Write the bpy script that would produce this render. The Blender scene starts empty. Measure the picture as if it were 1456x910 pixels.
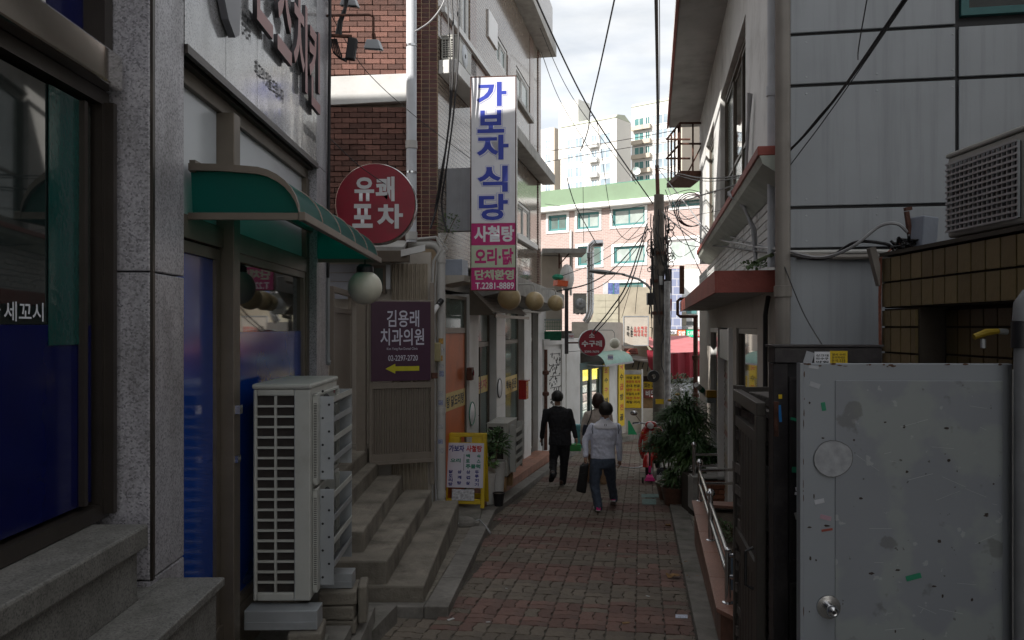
import bpy, bmesh, math, random
from mathutils import Vector, Matrix, noise
sc = bpy.context.scene
COL = sc.collection
R = math.radians
rnd = random.Random(7)
# ------------------------------------------------------------------ camera
CH = 2.05
FP = 1132.0
cd = bpy.data.cameras.new('camera'); cam = bpy.data.objects.new('camera', cd); COL.objects.link(cam)
cam.location = (0, 0, CH); cam.rotation_euler = (R(90), 0, 0)
cd.sensor_width = 36; cd.lens = 36 * FP / 1456; cd.shift_y = 10 / 1456
cd.clip_start = 0.05; cd.clip_end = 2000
sc.camera = cam
# ------------------------------------------------------------------ sky, sun, exposure
SUN_AZ = R(50)      # from straight behind the camera towards its left
SUN_EL = R(39)
w = bpy.data.worlds.new("World"); sc.world = w; w.use_nodes = True
nt = w.node_tree; N = nt.nodes; L = nt.links; N.clear()
out = N.new('ShaderNodeOutputWorld'); bg = N.new('ShaderNodeBackground'); L.new(bg.outputs[0], out.inputs[0])
sky = N.new('ShaderNodeTexSky'); sky.sky_type = 'NISHITA'; sky.sun_disc = False
sky.sun_elevation = SUN_EL; sky.sun_rotation = R(180) + SUN_AZ
sky.air_density = 1.0; sky.dust_density = 2.5; sky.ozone_density = 1.0
tc = N.new('ShaderNodeTexCoord'); mp = N.new('ShaderNodeMapping'); mp.inputs['Scale'].default_value = (1.2, 1.2, 4.5)
nz = N.new('ShaderNodeTexNoise'); nz.inputs['Scale'].default_value = 2.3; nz.inputs['Detail'].default_value = 9; nz.inputs['Roughness'].default_value = .6
L.new(tc.outputs['Generated'], mp.inputs[0]); L.new(mp.outputs[0], nz.inputs[0])
rp = N.new('ShaderNodeValToRGB'); rp.color_ramp.elements[0].position = .34; rp.color_ramp.elements[1].position = .62
L.new(nz.outputs[0], rp.inputs[0])
nz2 = N.new('ShaderNodeTexNoise'); nz2.inputs['Scale'].default_value = 6; nz2.inputs['Detail'].default_value = 8
L.new(mp.outputs[0], nz2.inputs[0])
cr = N.new('ShaderNodeValToRGB'); cr.color_ramp.elements[0].position = .3; cr.color_ramp.elements[1].position = .7
cr.color_ramp.elements[0].color = (3.0, 3.1, 3.2, 1); cr.color_ramp.elements[1].color = (4.6, 4.57, 4.45, 1)
L.new(nz2.outputs[0], cr.inputs[0])
mx = N.new('ShaderNodeMix'); mx.data_type = 'RGBA'
L.new(rp.outputs[0], mx.inputs[0]); L.new(sky.outputs[0], mx.inputs[6]); L.new(cr.outputs[0], mx.inputs[7])
fx = N.new('ShaderNodeMath'); fx.operation = 'MULTIPLY_ADD'; fx.inputs[1].default_value = .22; fx.inputs[2].default_value = .77
L.new(rp.outputs[0], fx.inputs[0]); L.new(fx.outputs[0], mx.inputs[0])
L.new(mx.outputs[2], bg.inputs[0]); bg.inputs[1].default_value = 0.1
sd = bpy.data.lights.new('sun', 'SUN'); sun = bpy.data.objects.new('sun', sd); COL.objects.link(sun)
sd.energy = 3.0; sd.angle = R(0.5); sd.color = (1, .955, .89)
SV = Vector((-math.sin(SUN_AZ) * math.cos(SUN_EL), -math.cos(SUN_AZ) * math.cos(SUN_EL), math.sin(SUN_EL)))
sun.rotation_euler = (-SV).to_track_quat('-Z', 'Y').to_euler(); sun.location = SV * 60
vs = sc.view_settings; vs.view_transform = 'Standard'; vs.look = 'None'; vs.exposure = 1.38; vs.gamma = 1
sc.cycles.max_bounces = 7; sc.cycles.diffuse_bounces = 4; sc.cycles.glossy_bounces = 4; sc.cycles.transmission_bounces = 5
sc.cycles.transparent_max_bounces = 12; sc.cycles.caustics_reflective = False; sc.cycles.caustics_refractive = False

# ------------------------------------------------------------------ materials
MATS = {}
def M(name, col=(.5, .5, .5), rough=.6, metal=0., var=.15, vs_=6., bump=.15, bs=40., rand=0., dirt=0., dcol=(.06, .05, .04), ds=2., streak=0., coat=0., spec=.5, emit=0., trans=0., alpha=1., tint=None):
    if name in MATS: return MATS[name]
    m = bpy.data.materials.new(name); m.use_nodes = True; t = m.node_tree; n = t.nodes; l = t.links
    b = n['Principled BSDF']; b.inputs['Roughness'].default_value = rough; b.inputs['Metallic'].default_value = metal
    b.inputs['Specular IOR Level'].default_value = spec
    b.inputs['Coat Weight'].default_value = coat; b.inputs['Coat Roughness'].default_value = .04
    b.inputs['Transmission Weight'].default_value = trans; b.inputs['Alpha'].default_value = alpha
    c = n.new('ShaderNodeTexCoord')
    nz = n.new('ShaderNodeTexNoise'); nz.inputs['Scale'].default_value = vs_; nz.inputs['Detail'].default_value = 6
    l.new(c.outputs['Object'], nz.inputs[0])
    hs = n.new('ShaderNodeHueSaturation'); hs.inputs['Color'].default_value = (*col, 1)
    mr = n.new('ShaderNodeMapRange'); mr.inputs[1].default_value = .25; mr.inputs[2].default_value = .75
    mr.inputs[3].default_value = 1 - var; mr.inputs[4].default_value = 1 + var
    l.new(nz.outputs[0], mr.inputs[0]); val = mr.outputs[0]
    if rand:
        oi = n.new('ShaderNodeObjectInfo'); m2 = n.new('ShaderNodeMapRange'); m2.inputs[3].default_value = 1 - rand; m2.inputs[4].default_value = 1 + rand
        l.new(oi.outputs['Random'], m2.inputs[0]); mu = n.new('ShaderNodeMath'); mu.operation = 'MULTIPLY'
        l.new(val, mu.inputs[0]); l.new(m2.outputs[0], mu.inputs[1]); val = mu.outputs[0]
    l.new(val, hs.inputs['Value']); colo = hs.outputs[0]
    if tint is not None:
        n3 = n.new('ShaderNodeTexNoise'); n3.inputs['Scale'].default_value = vs_ * .37; n3.inputs['Detail'].default_value = 3
        l.new(c.outputs['Object'], n3.inputs[0]); r3 = n.new('ShaderNodeValToRGB'); r3.color_ramp.elements[0].position = .45; r3.color_ramp.elements[1].position = .6
        l.new(n3.outputs[0], r3.inputs[0]); x3 = n.new('ShaderNodeMix'); x3.data_type = 'RGBA'
        l.new(r3.outputs[0], x3.inputs[0]); l.new(colo, x3.inputs[6]); x3.inputs[7].default_value = (*tint, 1); colo = x3.outputs[2]
    if dirt or streak:
        mpn = n.new('ShaderNodeMapping'); mpn.inputs['Scale'].default_value = (9, 9, .35) if streak else (1, 1, 1)
        l.new(c.outputs['Object'], mpn.inputs[0])
        n2 = n.new('ShaderNodeTexNoise'); n2.inputs['Scale'].default_value = ds; n2.inputs['Detail'].default_value = 8; n2.inputs['Roughness'].default_value = .65
        l.new(mpn.outputs[0], n2.inputs[0]); r2 = n.new('ShaderNodeMapRange'); r2.inputs[1].default_value = .48; r2.inputs[2].default_value = .8; r2.inputs[4].default_value = max(dirt, streak) * 1.3
        l.new(n2.outputs[0], r2.inputs[0]); x2 = n.new('ShaderNodeMix'); x2.data_type = 'RGBA'
        l.new(r2.outputs[0], x2.inputs[0]); l.new(colo, x2.inputs[6]); x2.inputs[7].default_value = (*dcol, 1); colo = x2.outputs[2]
    l.new(colo, b.inputs['Base Color'])
    if emit: l.new(colo, b.inputs['Emission Color']); b.inputs['Emission Strength'].default_value = emit
    if bump:
        nb = n.new('ShaderNodeTexNoise'); nb.inputs['Scale'].default_value = bs; nb.inputs['Detail'].default_value = 5
        l.new(c.outputs['Object'], nb.inputs[0]); bp = n.new('ShaderNodeBump'); bp.inputs['Strength'].default_value = bump; bp.inputs['Distance'].default_value = .01
        l.new(nb.outputs[0], bp.inputs['Height']); l.new(bp.outputs[0], b.inputs['Normal'])
    MATS[name] = m; return m

def granite(name, base, dark, rough, sc_=160):
    m = M(name, base, rough, bump=0, var=.1, vs_=3)
    t = m.node_tree; n = t.nodes; l = t.links; b = n['Principled BSDF']
    c = n['Texture Coordinate']; v = n.new('ShaderNodeTexVoronoi'); v.inputs['Scale'].default_value = sc_
    l.new(c.outputs['Object'], v.inputs[0]); r = n.new('ShaderNodeValToRGB')
    r.color_ramp.elements[0].color = (*dark, 1); r.color_ramp.elements[1].color = (*[x * 1.5 for x in base], 1)
    r.color_ramp.elements[0].position = .12; r.color_ramp.elements[1].position = .85
    e = r.color_ramp.elements.new(.4); e.color = (*base, 1)
    l.new(v.outputs['Color'], r.inputs[0])
    src = b.inputs['Base Color'].links[0].from_socket
    x = n.new('ShaderNodeMix'); x.data_type = 'RGBA'; x.inputs[0].default_value = .75
    l.new(src, x.inputs[6]); l.new(r.outputs[0], x.inputs[7]); l.new(x.outputs[2], b.inputs['Base Color'])
    d = n.new('ShaderNodeTexNoise'); d.inputs['Scale'].default_value = 1.7; d.inputs['Detail'].default_value = 9; d.inputs['Roughness'].default_value = .7
    mp_ = n.new('ShaderNodeMapping'); mp_.inputs['Scale'].default_value = (2.2, 2.2, .8); l.new(c.outputs['Object'], mp_.inputs[0]); l.new(mp_.outputs[0], d.inputs[0])
    dr_ = n.new('ShaderNodeMapRange'); dr_.inputs[1].default_value = .45; dr_.inputs[2].default_value = .78; dr_.inputs[4].default_value = .75; l.new(d.outputs[0], dr_.inputs[0])
    y = n.new('ShaderNodeMix'); y.data_type = 'RGBA'; l.new(dr_.outputs[0], y.inputs[0]); l.new(x.outputs[2], y.inputs[6]); y.inputs[7].default_value = (dark[0] * .8, dark[1] * .75, dark[2] * .6, 1); l.new(y.outputs[2], b.inputs['Base Color'])
    rr_ = n.new('ShaderNodeMapRange'); rr_.inputs[1].default_value = .4; rr_.inputs[2].default_value = .8; rr_.inputs[3].default_value = rough; rr_.inputs[4].default_value = rough + .25; l.new(d.outputs[0], rr_.inputs[0]); l.new(rr_.outputs[0], b.inputs['Roughness'])
    return m

mgran = granite('polished_granite', (.30, .30, .31), (.07, .07, .075), .07); mgran.node_tree.nodes['Principled BSDF'].inputs['Specular IOR Level'].default_value = .95
mgran2 = granite('granite_matt', (.15, .145, .135), (.05, .05, .05), .5)
mgranp = granite('granite_pillar', (.31, .30, .325), (.10, .10, .11), .3, 130)
mconc = M('concrete', (.20, .178, .145), .85, var=.3, vs_=3, bump=.6, bs=60, dirt=.9, dcol=(.055, .045, .035), ds=2.5)
mconc2 = M('old_concrete', (.18, .168, .15), .9, var=.3, vs_=5, bump=.6, bs=30, dirt=.8, dcol=(.05, .055, .035), ds=3)
mkerb = M('kerb_granite', (.19, .178, .16), .8, var=.2, vs_=20, bump=.3, rand=.12, dirt=.6)
mjoint = M('joint_sand', (.07, .06, .05), .95, var=.3)
mpr = M('paver_red', (.17, .098, .080), .85, var=.22, vs_=30, bump=.6, bs=150, rand=.22, dirt=.7, dcol=(.10, .085, .075), ds=1.6)
mpg = M('paver_grey', (.155, .128, .10), .85, var=.22, vs_=30, bump=.6, bs=150, rand=.2, dirt=.6, dcol=(.09, .08, .07), ds=1.6)
mmetal = M('stainless', (.55, .55, .56), .2, 1, var=.08, bump=.03)
mchrome = M('chrome_beam', (.6, .58, .55), .08, 1, var=.05, bump=.02, bs=4)
mbronze = M('bronze_frame', (.055, .046, .04), .38, .6, var=.15, bump=.05)
mbrownfr = M('brown_frame', (.15, .125, .10), .45, .5, var=.15, bump=.05)
mnavy = M('navy_film', (.002, .005, .055), .12, var=.1, bump=.01, bs=2, spec=.22)
mblue = M('blue_film', (.003, .045, .28), .11, var=.3, vs_=1.2, bump=.02, bs=2, spec=.45)
mdglass = M('dark_glass', (.012, .018, .018), .03, var=.2, vs_=1.5, bump=.008, bs=2, spec=1.)
mgglass = M('green_glass', (.10, .145, .13), .1, var=.3, vs_=2, bump=.02, bs=3, spec=.8)
mcurt = M('frosted_glass', (.33, .38, .36), .15, var=.2, vs_=3, bump=.02, bs=3)
mtrans = M('white_transom', (.52, .54, .57), .3, var=.06, vs_=2, bump=.02, dirt=.15)
mwhite = M('white_paint', (.68, .68, .67), .5, var=.08, bump=.1, dirt=.35, dcol=(.25, .22, .18), ds=3)
mwhitec = M('clean_white', (.74, .74, .74), .4, var=.04, bump=.03)
macw = M('aircon_white', (.42, .42, .39), .45, var=.08, vs_=3, bump=.04, dirt=.4, dcol=(.22, .19, .15), ds=4)
mzinc = M('zinc_plate', (.42, .44, .46), .4, .5, var=.15, vs_=8, bump=.05, dirt=.35)
mblack = M('black_plastic', (.012, .012, .013), .5, var=.2, bump=.1)
mcable = M('black_cable', (.015, .014, .016), .55, var=.2, bump=0)
mcableg = M('grey_cable', (.33, .33, .34), .5, var=.15, bump=0)
mrust = M('rusty_iron', (.11, .05, .035), .8, .3, var=.5, vs_=20, bump=.5)
mbrick = M('red_brick', (.165, .078, .060), .85, var=.3, vs_=25, bump=.7, bs=70, rand=.42, dirt=.5, dcol=(.055, .04, .04), ds=3)
mmortar = M('mortar', (.25, .21, .17), .95, var=.3, bump=.7)
mtile = M('brown_tile', (.10, .028, .022), .25, var=.2, vs_=10, bump=.05, rand=.35)
mgrout = M('pale_grout', (.55, .42, .28), .9, var=.2)
mftile = M('facade_tile', (.40, .345, .28), .16, var=.2, vs_=5, bump=.03, dirt=.4, dcol=(.14, .09, .07), spec=.9)
mftiled = M('facade_tile_dark', (.16, .085, .07), .25, var=.25, vs_=5, bump=.05)
mslab = M('grey_slab', (.36, .355, .34), .75, var=.2, bump=.3, dirt=.4)
mwall = M('white_wall', (.78, .78, .765), .7, var=.1, vs_=2, bump=.35, bs=25, dirt=.5, dcol=(.25, .23, .2), ds=1.5)
mcream = M('cream_wall', (.48, .44, .39), .75, var=.14, vs_=2, bump=.35, bs=30, dirt=.55, dcol=(.2, .17, .14), ds=2)
mredp = M('red_paint', (.29, .065, .048), .6, var=.2, vs_=6, bump=.3, dirt=.4, dcol=(.1, .04, .03))
msoff = M('soffit_grey', (.42, .42, .41), .8, var=.12, vs_=3, bump=.2, dirt=.35)
mpanel = M('gable_panel', (.34, .36, .385), .5, var=.08, vs_=2, bump=.05, streak=.4, dcol=(.16, .17, .18), ds=1.4)
mytile = M('ochre_tile', (.165, .125, .06), .3, var=.25, vs_=12, bump=.12, rand=.22, dirt=.5, dcol=(.07, .05, .03), ds=6)
mdarkm = M('dark_bronze_gate', (.045, .04, .042), .45, .4, var=.25, vs_=8, bump=.15, dirt=.3, dcol=(.14, .13, .12), ds=8)
mpipe = M('grey_pipe', (.50, .49, .47), .45, var=.1, vs_=3, bump=.05, dirt=.3, ds=3)
mpipeb = M('taupe_pipe', (.24, .215, .19), .5, var=.15, vs_=3, bump=.05, dirt=.3)
mcorr = M('corrugated_beige', (.36, .31, .24), .5, .2, var=.2, vs_=3, bump=.06, dirt=.4, ds=3)
mgate = M('gate_taupe', (.25, .215, .18), .45, .3, var=.15, vs_=4, bump=.06, dirt=.35, ds=4)
mplum = M('plum_sign', (.068, .028, .055), .35, var=.08, bump=.02)
mcrim = M('crimson_sign', (.26, .012, .03), .4, var=.15, bump=.05, dirt=.35, ds=4)
mmag = M('magenta_print', (.50, .02, .17), .4, var=.06, bump=0)
mpgreen = M('pale_green_print', (.52, .60, .44), .4, var=.06, bump=0)
mlilac = M('sign_white', (.80, .80, .84), .35, var=.04, bump=.01, dirt=.12, ds=2)
mbluel = M('blue_letter', (.035, .06, .42), .4, var=.05, bump=0)
mpbluel = M('pale_blue_outline', (.42, .44, .72), .4, var=.05, bump=0)
mredl = M('red_letter', (.5, .03, .03), .4, var=.1, bump=0)
mbll = M('black_letter', (.01, .01, .012), .5, var=.1, bump=0)
mgrl = M('green_letter', (.02, .22, .14), .5, var=.1, bump=0)
myell = M('yellow_print', (.72, .50, .02), .45, var=.08, bump=.02, dirt=.15)
myellp = M('yellow_plastic', (.58, .40, .01), .4, var=.12, bump=.06, dirt=.3, ds=5)
mybu = M('buff_print', (.66, .49, .17), .5, var=.1, bump=0, dirt=.15)
morange = M('orange_door', (.60, .145, .035), .5, var=.1, vs_=3, bump=.05, dirt=.25)
mterra = M('terracotta_tile', (.34, .15, .095), .5, var=.2, vs_=20, bump=.15, rand=.15, dirt=.4)
mplant = M('planter_granite', (.33, .17, .125), .4, var=.3, vs_=90, bump=.05, dirt=.35)
mdtile = M('planter_side', (.17, .085, .06), .45, var=.25, vs_=20, bump=.1, rand=.2, dirt=.4)
msoil = M('soil', (.07, .05, .035), .95, var=.5, vs_=20, bump=1, bs=30)
mleaf = M('dark_leaf', (.045, .10, .028), .5, var=.5, vs_=5, bump=0)
mleaf2 = M('bright_leaf', (.06, .12, .03), .5, var=.4, vs_=5, bump=0)
mstem = M('stem', (.12, .09, .05), .8, var=.3)
mdry = M('dry_leaf', (.26, .15, .06), .8, var=.4, vs_=20, bump=.4)
mglobe = M('globe_white', (.60, .58, .48), .35, var=.08, vs_=3, bump=.02, dirt=.2)
mglobey = M('globe_yellowed', (.50, .385, .21), .3, var=.12, vs_=5, bump=.03, dirt=.45, dcol=(.2, .12, .06), ds=6)
mwood = M('timber', (.33, .2, .09), .7, var=.3, vs_=8, bump=.3)
mred = M('red_gloss', (.42, .012, .012), .25, var=.08, coat=.5, bump=0)
mpost = M('concrete_pole', (.13, .115, .10), .8, var=.2, vs_=8, bump=.3, dirt=.5, ds=5)
mtent = M('red_tent', (.24, .015, .03), .6, var=.2, vs_=3, bump=.2, bs=8)
mtentp = M('pink_tent', (.40, .12, .13), .6, var=.2, vs_=3, bump=.2, bs=8)
mskin = M('skin', (.34, .20, .14), .5, var=.06, bump=.05)
mhair = M('black_hair', (.012, .010, .009), .45, var=.3, vs_=60, bump=.6, bs=120)
mhairb = M('brown_hair', (.035, .016, .012), .4, var=.3, vs_=60, bump=.6, bs=120)
msuit = M('black_suit', (.010, .010, .013), .8, var=.2, vs_=20, bump=.2)
mtrs = M('slate_trousers', (.075, .10, .145), .85, var=.3, vs_=18, bump=.3, bs=80)
mtop = M('pale_blue_top', (.70, .73, .86), .75, var=.1, vs_=14, bump=.4, bs=90)
mtopw = M('white_yoke', (.80, .80, .86), .7, var=.05, bump=.15)
mcoat = M('beige_coat', (.58, .50, .44), .75, var=.08, bump=.2)
mbeige = M('tan_trousers', (.30, .19, .11), .8, var=.1, bump=.2)
mleath = M('brown_leather', (.045, .018, .010), .35, var=.2, bump=.2)
mpink = M('hot_pink', (.75, .02, .25), .4, var=.05, bump=0)
mgreennet = M('green_net', (.01, .16, .085), .6, var=.3, vs_=10)
mapt = M('apartment_white', (.66, .65, .63), .8, var=.05, vs_=.2, bump=0)
mapts = M('apartment_tan', (.50, .44, .37), .8, var=.05, vs_=.2, bump=0)
maptw = M('apartment_glass', (.30, .37, .43), .2, var=.4, vs_=.35, bump=0)
maptg = M('apartment_teal', (.09, .22, .22), .25, var=.4, vs_=.35, bump=0)
mjb = M('green_parapet', (.17, .25, .16), .7, var=.1, vs_=1, bump=.1, dirt=.2)
mawn = bpy.data.materials.new('green_awning'); mawn.use_nodes = True
def _awn():
    t = mawn.node_tree; n = t.nodes; l = t.links; b = n['Principled BSDF']; o = n['Material Output']
    b.inputs['Base Color'].default_value = (.006, .17, .155, 1); b.inputs['Roughness'].default_value = .32; b.inputs['Specular IOR Level'].default_value = .7
    tr = n.new('ShaderNodeBsdfTranslucent'); tr.inputs[0].default_value = (.02, .55, .47, 1)
    tp = n.new('ShaderNodeBsdfTransparent'); tp.inputs[0].default_value = (.03, .5, .42, 1)
    m1 = n.new('ShaderNodeMixShader'); m1.inputs[0].default_value = .5; l.new(b.outputs[0], m1.inputs[1]); l.new(tr.outputs[0], m1.inputs[2])
    m2 = n.new('ShaderNodeMixShader'); m2.inputs[0].default_value = .42; l.new(m1.outputs[0], m2.inputs[1]); l.new(tp.outputs[0], m2.inputs[2])
    l.new(m2.outputs[0], o.inputs[0])
_awn()
def brickpat(name, c1, c2, mortar, bw, bh, ms=.01, rough=.8, rot=None, strength=.3):
    """far brickwork whose bricks cannot be told apart: pattern by object coordinates (x along, z up)"""
    m = bpy.data.materials.new(name); m.use_nodes = True; n = m.node_tree.nodes; l = m.node_tree.links
    c = n.new('ShaderNodeTexCoord'); s = n.new('ShaderNodeSeparateXYZ'); k = n.new('ShaderNodeCombineXYZ')
    l.new(c.outputs['Object'], s.inputs[0]); l.new(s.outputs[0], k.inputs[0]); l.new(s.outputs[2], k.inputs[1])
    b = n.new('ShaderNodeTexBrick'); l.new(k.outputs[0], b.inputs[0]); b.inputs['Scale'].default_value = 1
    b.inputs['Color1'].default_value = (*c1, 1); b.inputs['Color2'].default_value = (*c2, 1); b.inputs['Mortar'].default_value = (*mortar, 1)
    b.inputs['Brick Width'].default_value = bw; b.inputs['Row Height'].default_value = bh; b.inputs['Mortar Size'].default_value = ms
    p = n['Principled BSDF']; p.inputs['Roughness'].default_value = rough; l.new(b.outputs[0], p.inputs['Base Color'])
    bp = n.new('ShaderNodeBump'); bp.inputs['Strength'].default_value = strength; bp.inputs['Distance'].default_value = .01; bp.invert = True
    l.new(b.outputs['Fac'], bp.inputs['Height']); l.new(bp.outputs[0], p.inputs['Normal'])
    return m
mpinkb = brickpat('pink_brick', (.37, .275, .255), (.32, .225, .205), (.42, .36, .335), .26, .085, .014)

# ------------------------------------------------------------------ mesh builder
class MB:
    def __init__(s): s.v = []; s.f = []
    def add(s, vs, fs):
        k = len(s.v); s.v += [tuple(v) for v in vs]; s.f += [tuple(i + k for i in f) for f in fs]; return s
    def box(s, x0, x1, y0, y1, z0, z1):
        return s.add([(x0, y0, z0), (x1, y0, z0), (x1, y1, z0), (x0, y1, z0), (x0, y0, z1), (x1, y0, z1), (x1, y1, z1), (x0, y1, z1)],
                     [(0, 3, 2, 1), (4, 5, 6, 7), (0, 1, 5, 4), (1, 2, 6, 5), (2, 3, 7, 6), (3, 0, 4, 7)])
    def hexa(s, b, t):   # 4 bottom, 4 top corners
        return s.add(list(b) + list(t), [(0, 3, 2, 1), (4, 5, 6, 7), (0, 1, 5, 4), (1, 2, 6, 5), (2, 3, 7, 6), (3, 0, 4, 7)])
    def obox(s, c, sx, sy, sz, rot=(0, 0, 0)):
        from mathutils import Euler
        m = Euler(rot).to_matrix(); c = Vector(c); vs = []
        for dz in (-.5, .5):
            for dx, dy in ((-.5, -.5), (.5, -.5), (.5, .5), (-.5, .5)): vs.append(c + m @ Vector((dx * sx, dy * sy, dz * sz)))
        return s.add(vs, [(0, 3, 2, 1), (4, 5, 6, 7), (0, 1, 5, 4), (1, 2, 6, 5), (2, 3, 7, 6), (3, 0, 4, 7)])
    def tube(s, pts, r, n=8, cap=True):
        pts = [Vector(p) for p in pts]; rr = r if isinstance(r, (list, tuple)) else [r] * len(pts)
        vs = []; fs = []; prev = None
        for i, p in enumerate(pts):
            a = pts[min(i + 1, len(pts) - 1)] - pts[max(i - 1, 0)]
            if a.length < 1e-9: a = Vector((0, 0, 1))
            a.normalize()
            if prev is None:
                u = a.orthogonal().normalized()
            else:
                u = (prev - a * prev.dot(a))
                u = u.normalized() if u.length > 1e-6 else a.orthogonal().normalized()
            prev = u; v = a.cross(u)
            for k in range(n):
                t = 2 * math.pi * k / n; vs.append(p + (u * math.cos(t) + v * math.sin(t)) * rr[i])
        for i in range(len(pts) - 1):
            for k in range(n):
                k2 = (k + 1) % n; fs.append((i * n + k, i * n + k2, (i + 1) * n + k2, (i + 1) * n + k))
        if cap: fs.append(tuple(range(n - 1, -1, -1))); fs.append(tuple((len(pts) - 1) * n + k for k in range(n)))
        return s.add(vs, fs)
    def lathe(s, c, prof, n=20, axis='z'):
        c = Vector(c); vs = []; fs = []
        for (r, h) in prof:
            for k in range(n):
                t = 2 * math.pi * k / n; a, b = r * math.cos(t), r * math.sin(t)
                vs.append(c + (Vector((a, b, h)) if axis == 'z' else Vector((a, h, b)) if axis == 'y' else Vector((h, a, b))))
        for i in range(len(prof) - 1):
            for k in range(n):
                k2 = (k + 1) % n; fs.append((i * n + k, i * n + k2, (i + 1) * n + k2, (i + 1) * n + k))
        return s.add(vs, fs)
    def sphere(s, c, r, n=20, m=12, sc_=(1, 1, 1)):
        vs = []; fs = []
        for i in range(m + 1):
            ph = math.pi * i / m
            for k in range(n):
                t = 2 * math.pi * k / n
                vs.append((c[0] + r * sc_[0] * math.sin(ph) * math.cos(t), c[1] + r * sc_[1] * math.sin(ph) * math.sin(t), c[2] + r * sc_[2] * math.cos(ph)))
        for i in range(m):
            for k in range(n): fs.append((i * n + k, (i + 1) * n + k, (i + 1) * n + (k + 1) % n, i * n + (k + 1) % n))
        return s.add(vs, fs)
    def prism(s, poly, y0, y1):   # polygon in xz, extruded in y; poly anticlockwise seen from -y
        n = len(poly); vs = [(x, y0, z) for x, z in poly] + [(x, y1, z) for x, z in poly]
        return s.add(vs, [tuple(range(n)), tuple(range(2 * n - 1, n - 1, -1))] + [(i, i + n, (i + 1) % n + n, (i + 1) % n) for i in range(n)])
    def prismz(s, poly, z0, z1):  # polygon in xy; z0/z1 may be functions
        n = len(poly); f0 = z0 if callable(z0) else (lambda x, y: z0); f1 = z1 if callable(z1) else (lambda x, y: z1)
        vs = [(x, y, f0(x, y)) for x, y in poly] + [(x, y, f1(x, y)) for x, y in poly]
        return s.add(vs, [tuple(range(n - 1, -1, -1)), tuple(range(n, 2 * n))] + [(i, (i + 1) % n, (i + 1) % n + n, i + n) for i in range(n)])
    def frame(s, x0, x1, z0, z1, w, y0, y1):   # rectangular frame of bar width w
        s.box(x0, x1, y0, y1, z0, z0 + w); s.box(x0, x1, y0, y1, z1 - w, z1)
        s.box(x0, x0 + w, y0, y1, z0 + w, z1 - w); return s.box(x1 - w, x1, y0, y1, z0 + w, z1 - w)
    def mesh(s, name, mat, off=(0, 0, 0), smooth=False):
        me = bpy.data.meshes.new(name); ox, oy, oz = off
        me.from_pydata([(x - ox, y - oy, z - oz) for x, y, z in s.v], [], s.f); me.update()
        me.materials.append(mat)
        if smooth: me.polygons.foreach_set('use_smooth', [True] * len(me.polygons))
        return me

def link(name, me, parent=None, loc=None):
    o = bpy.data.objects.new(name, me); COL.objects.link(o)
    if parent: o.parent = parent
    if loc is not None: o.location = loc
    return o
def bevel(o, wdt, seg=2):
    b = o.modifiers.new('bevel', 'BEVEL'); b.width = wdt; b.segments = seg; b.limit_method = 'ANGLE'; b.angle_limit = R(40)
def smooth_by(o):
    try:
        o.data.polygons.foreach_set('use_smooth', [True] * len(o.data.polygons))
        o.data.set_sharp_from_angle(angle=R(40))
    except Exception: pass

# ------------------------------------------------------------------ frames: x along, y into the thing, z up
class Frame:
    def __init__(s, ox, oy, dx, dy):
        l = math.hypot(dx, dy); s.ox, s.oy, s.dx, s.dy = ox, oy, dx / l, dy / l; s.rz = math.atan2(s.dy, s.dx)
    def w(s, x, y, z): return (s.ox + x * s.dx - y * s.dy, s.oy + x * s.dy + y * s.dx, z)
    def p(s, px, py, off=0.):     # where a line of sight meets the plane y=off of this frame: (x, z)
        k = (px - 728) / FP; ox, oy = s.ox - off * s.dy, s.oy + off * s.dx
        t = (k * oy - ox) / (s.dx - k * s.dy); Y = oy + t * s.dy
        return t, CH + (465 - py) / FP * Y
    def x(s, px, off=0.): return s.p(px, 465, off)[0]
    def at(s, Y): return (Y - s.oy) / s.dy if abs(s.dy) > 1e-6 else 0
W0 = Frame(0, 0, 1, 0)
def at(px, py, Y): return ((px - 728) / FP * Y, Y, CH + (465 - py) / FP * Y)
def cf(Y): return Frame(0, Y, 1, 0)       # a plane that faces down the street at distance Y

class Thing:
    def __init__(s, F, name, label, cat, group=None, org=(0, 0, 0), rot=None):
        s.F = F; s.org = org
        s.o = bpy.data.objects.new(name, None); COL.objects.link(s.o); s.o.empty_display_size = .1
        s.o.location = F.w(*org); s.o.rotation_euler = rot if rot else (0, 0, F.rz)
        s.o['label'] = label; s.o['category'] = cat
        if group: s.o['group'] = group
    def part(s, name, mb, mat, parent=None, smooth=False, bev=0, kind=None, label=None, seg=2):
        o = link(name, mb.mesh(name, mat, s.org, False), parent or s.o)
        if smooth: smooth_by(o)
        if bev: bevel(o, bev, seg)
        if kind: o['kind'] = kind
        if label: o['label'] = label
        return o
    def piece(s, name, me, loc, parent=None, rot=None, scale=None):
        o = link(name, me, parent or s.o, (loc[0] - s.org[0], loc[1] - s.org[1], loc[2] - s.org[2]))
        if rot: o.rotation_euler = rot
        if scale: o.scale = scale
        return o
    def text(s, body, x0, x1, z0, z1, y, mat, bold=.0, parent=None, name='lettering', rot90=False, depth=0., fit=True, tilt=0):
        me = text_mesh(body, bold, depth, mat)
        if me is None: return None
        vs_ = [v.co for v in me.vertices]; ax, bx = min(v.x for v in vs_), max(v.x for v in vs_); az, bz = min(v.z for v in vs_), max(v.z for v in vs_)
        sx = (x1 - x0) / max(bx - ax, 1e-6); sz = (z1 - z0) / max(bz - az, 1e-6)
        for v in me.vertices:
            v.co = Vector((x0 + (v.co.x - ax) * sx, y + v.co.y, z0 + (v.co.z - az) * sz)) - Vector(s.org)
        o = link(name, me, parent or s.o); return o
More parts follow.
